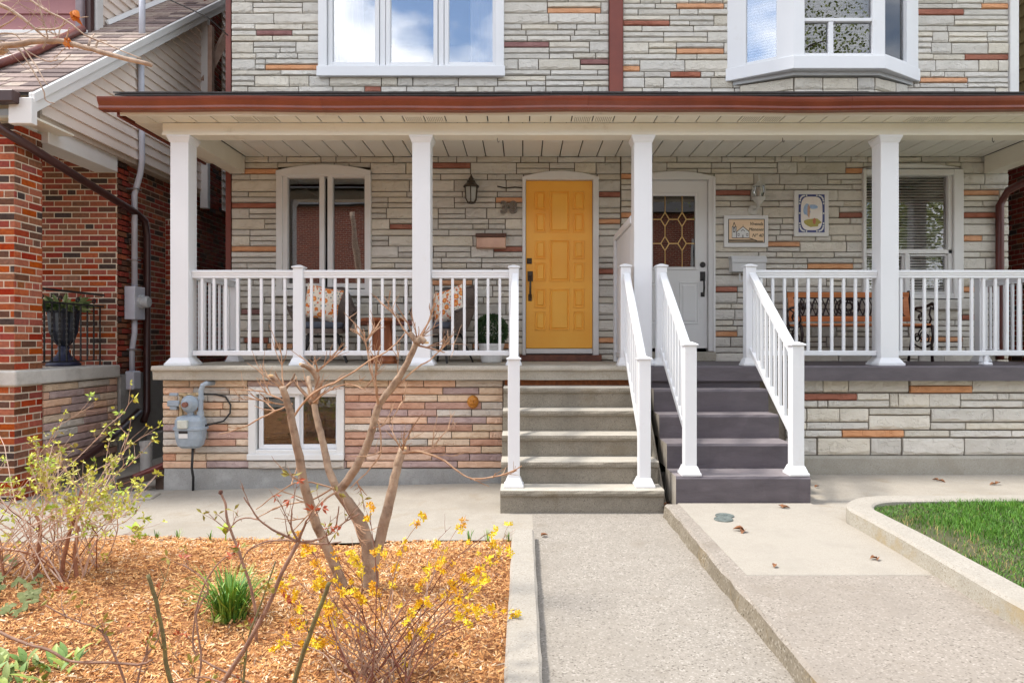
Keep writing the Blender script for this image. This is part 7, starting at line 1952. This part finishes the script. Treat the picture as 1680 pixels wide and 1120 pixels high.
for (a, b, s_) in ((124, 27, .030), (113, 71, .022)):
    p = P(a, b, D); mb = MB()
    for k in range(7): leaf_mesh(mb, p + Vector((rg.uniform(-.012, .004), rg.uniform(-.01, .01), .5 * s_ + rg.uniform(-.006, .006))), Vector((rg.uniform(-.35, .75), rg.uniform(-.4, .4), rg.uniform(-1.1, -.3))), Vector((rg.uniform(-.5, .5), -1, rg.uniform(-.2, .6))), s_ * rg.uniform(.9, 1.4), s_ * rg.uniform(.5, .8), 0, rg.uniform(.1, .6))
    part('leaf', mb, OL, t, recalc=False, smooth=True)

# ================================================================== SMALL GROUND THINGS
DL = mat('dry_brown_leaf', lin(150, 100, 62), lin(108, 70, 44), scale=40, rough=.8)
rg = random.Random(12)
def dry_leaf(p, s_, lab, grp='dry leaves on the ground'):
    mb = MB()
    for k in range(2):
        an = rg.uniform(0, 6.28); leaf_mesh(mb, Vector(p) + Vector((0, 0, .006)), Vector((math.cos(an), math.sin(an), rg.uniform(.1, .45))), Vector((0, 0, 1)), s_, s_ * .6, 0, .5)
    o = bpy.data.objects.new('dry_leaf', mb.mesh('dry_leaf', [DL], p, True, 0, False)); COL.objects.link(o); o.location = p; tagp(o, lab, 'leaf', grp)
def gp(a, b, z): d = (CZ - z) * F / (b - CY); return Vector(((a - CX) * d / F, d, z))
for (a, b, z, s_, lab) in ((1221, 871, .099, .075, 'largest curled dry leaf on the pale slab, right of the valve covers'), (1284, 834, .099, .06, 'flat dry leaf lying just before the purple steps'), (1438, 917, .099, .05, 'dry leaf on the pale slab nearest the lawn kerb'), (1270, 932, .099, .045, 'small dry leaf near the front joint of the pale slab'), (1337, 800, .087, .05, 'dark leaf at the right foot of the purple steps'), (1540, 789, .087, .06, 'dry leaf on the walk below the right porch wall'), (1634, 795, .087, .06, 'dry leaf on the walk at the right edge'), (888, 880, .003, .05, 'curled dark leaf at the end of the garden kerb'), (753, 792, -.03, .045, 'dark dry leaf on the walk left of the concrete steps')):
    dry_leaf(gp(a, b, z), s_, lab)
t = thing('valve_cover', 'pair of small round green-grey valve covers set in the pale slab', 'valve cover', gp(1188, 850, .098))
VC = mat('green_grey_cast_cover', lin(112, 120, 116), lin(84, 92, 90), scale=30, rough=.6, bump=.3)
for (a, b) in ((1189, 846.5), (1187, 852.5)):
    p = gp(a, b, .099); mb = MB(); mb.lathe([(.068, 0), (.068, .008), (.06, .011), (.056, .008), (.02, .009), (.018, .014), (.008, .012)], p, 22); part('cover', mb, VC, t)
mb = MB()
for i in range(260):
    p = Vector((rg.uniform(1.15, 1.24), rg.uniform(5.45, 5.75), .01 + rg.uniform(0, .05))); an = rg.uniform(0, 6.28); d = Vector((math.cos(an), math.sin(an), rg.uniform(-.2, .7))) * rg.uniform(.012, .04); s_ = Vector((-math.sin(an), math.cos(an), .3)) * rg.uniform(.003, .01)
    mb.add([p, p + d * .5 + s_, p + d, p + d * .5 - s_], [(0, 1, 2, 3)], rg.choice((0, 0, 1)))
o = part('leaf_litter', mb, [DL, mat('dark_litter', (.05, .035, .025), rough=.9)], None, kind='stuff', recalc=False); tagp(o, 'heap of dead leaves in the gap between the two flights of steps', 'leaf litter')

# ================================================================== ACROSS THE STREET (seen in the window reflections)
def brick_tex():
    m = bpy.data.materials.new('far_brick'); m.use_nodes = True; N = m.node_tree.nodes; L = m.node_tree.links; b = N['Principled BSDF']; b.inputs['Roughness'].default_value = .9
    g_ = N.new('ShaderNodeNewGeometry'); s_ = N.new('ShaderNodeSeparateXYZ'); c = N.new('ShaderNodeCombineXYZ'); L.new(g_.outputs['Position'], s_.inputs[0]); L.new(s_.outputs['X'], c.inputs['X']); L.new(s_.outputs['Z'], c.inputs['Y'])
    t_ = N.new('ShaderNodeTexBrick'); t_.inputs['Scale'].default_value = 1.0; t_.inputs['Brick Width'].default_value = .21; t_.inputs['Row Height'].default_value = .075; t_.inputs['Mortar Size'].default_value = .008
    t_.inputs['Color1'].default_value = (*lin(168, 80, 54), 1); t_.inputs['Color2'].default_value = (*lin(134, 56, 42), 1); t_.inputs['Mortar'].default_value = (*lin(196, 176, 156), 1)
    L.new(c.outputs[0], t_.inputs['Vector']); L.new(t_.outputs['Color'], b.inputs['Base Color']); return m
FB_ = brick_tex()
for i, (x0_, x1_, hh) in enumerate(((-19.0, -12.4, 6.4), (-11.6, -1.2, 6.7), (-.2, 9.2, 6.4))):
    hs_ = thing('far_house', ('red brick house across the street, left one', 'red brick house across the street, middle one', 'red brick house across the street, right one')[i], 'house', ((x0_ + x1_) / 2, -13, 0), 'houses across the street')
    mb = MB(); wh = [(x0_ + 1.0, x0_ + 2.4, 1.2, 2.8), (x1_ - 2.6, x1_ - 1.0, 1.2, 2.8), (x0_ + 1.0, x0_ + 2.6, 4.0, 5.4), (x1_ - 2.6, x1_ - 1.0, 4.0, 5.4)]
    wall_cells(mb, x0_, x1_, -.2, hh, wh, -10.3, -10.0); mb.box(x0_, x1_, -16, -10.31, -.2, hh); part('wall', mb, FB_, hs_)
    mb = MB(); mb.prism([(-16.3, hh), (-13, hh + 1.6), (-9.6, hh)], 'x', x0_ - .2, x1_ + .2); part('roof', mb, roofm, hs_)
    for a, b, c, d in wh:
        mb = MB(); rect_frame(mb, a, b, c, d, .09, -10.05, -9.95); w2 = part('window', mb, TRIM, hs_)
        mb = MB(); mb.box(a + .08, b - .08, -10.12, -10.1, c + .08, d - .08); part('pane', mb, mat('far_dark_glass', (.03, .035, .04), rough=.1), w2)
rg = random.Random(66)
def far_tree(x, y, h, lab):
    t = thing('street_tree', lab, 'tree', (x, y, 0), 'trees across the street'); mb = MB(); limb(mb, [(x, y, -.2), (x + .1, y, h * .3), (x, y + .1, h * .6), (x + .1, y, h * .9)], .22, .05, 10, 4, .02, rg)
    for k in range(14):
        z = h * rg.uniform(.3, .85); an = rg.uniform(0, 6.28); L_ = h * rg.uniform(.12, .28); mb.tube([(x, y, z), (x + math.cos(an) * L_ * .5, y + math.sin(an) * L_ * .5, z + L_ * .4), (x + math.cos(an) * L_, y + math.sin(an) * L_, z + L_ * .6)], [.06, .04, .015], 5)
    part('trunk', mb, mat('far_bark', lin(96, 80, 68), lin(70, 58, 50), rough=.9), t); mb = MB()
    for k in range(9000):
        v = Vector((rg.gauss(0, .42), rg.gauss(0, .42), rg.gauss(0, .4)))
        if v.length > 1.05: continue
        c = Vector((x, y, h * .72)) + Vector((v.x * h * .34, v.y * h * .34, v.z * h * .36)); d = Vector((rg.gauss(0, 1), rg.gauss(0, 1), rg.gauss(0, 1))).normalized() * .055; s_ = d.orthogonal() * .5
        mb.add([c, c + d + s_, c + d * 2, c + d - s_], [(0, 1, 2, 3)])
    part('crown', mb, mat('spring_leaf', (.30, .34, .05), (.20, .26, .03), scale=3, rough=.6), t, kind='stuff', recalc=False)
far_tree(9.4, -8.6, 14.0, 'tall spring tree across the street, the right one')
far_tree(16.5, -9.5, 12.0, 'spring tree across the street, far right one')
far_tree(13.4, -8.2, 7.4, 'lowest spring tree across the street')
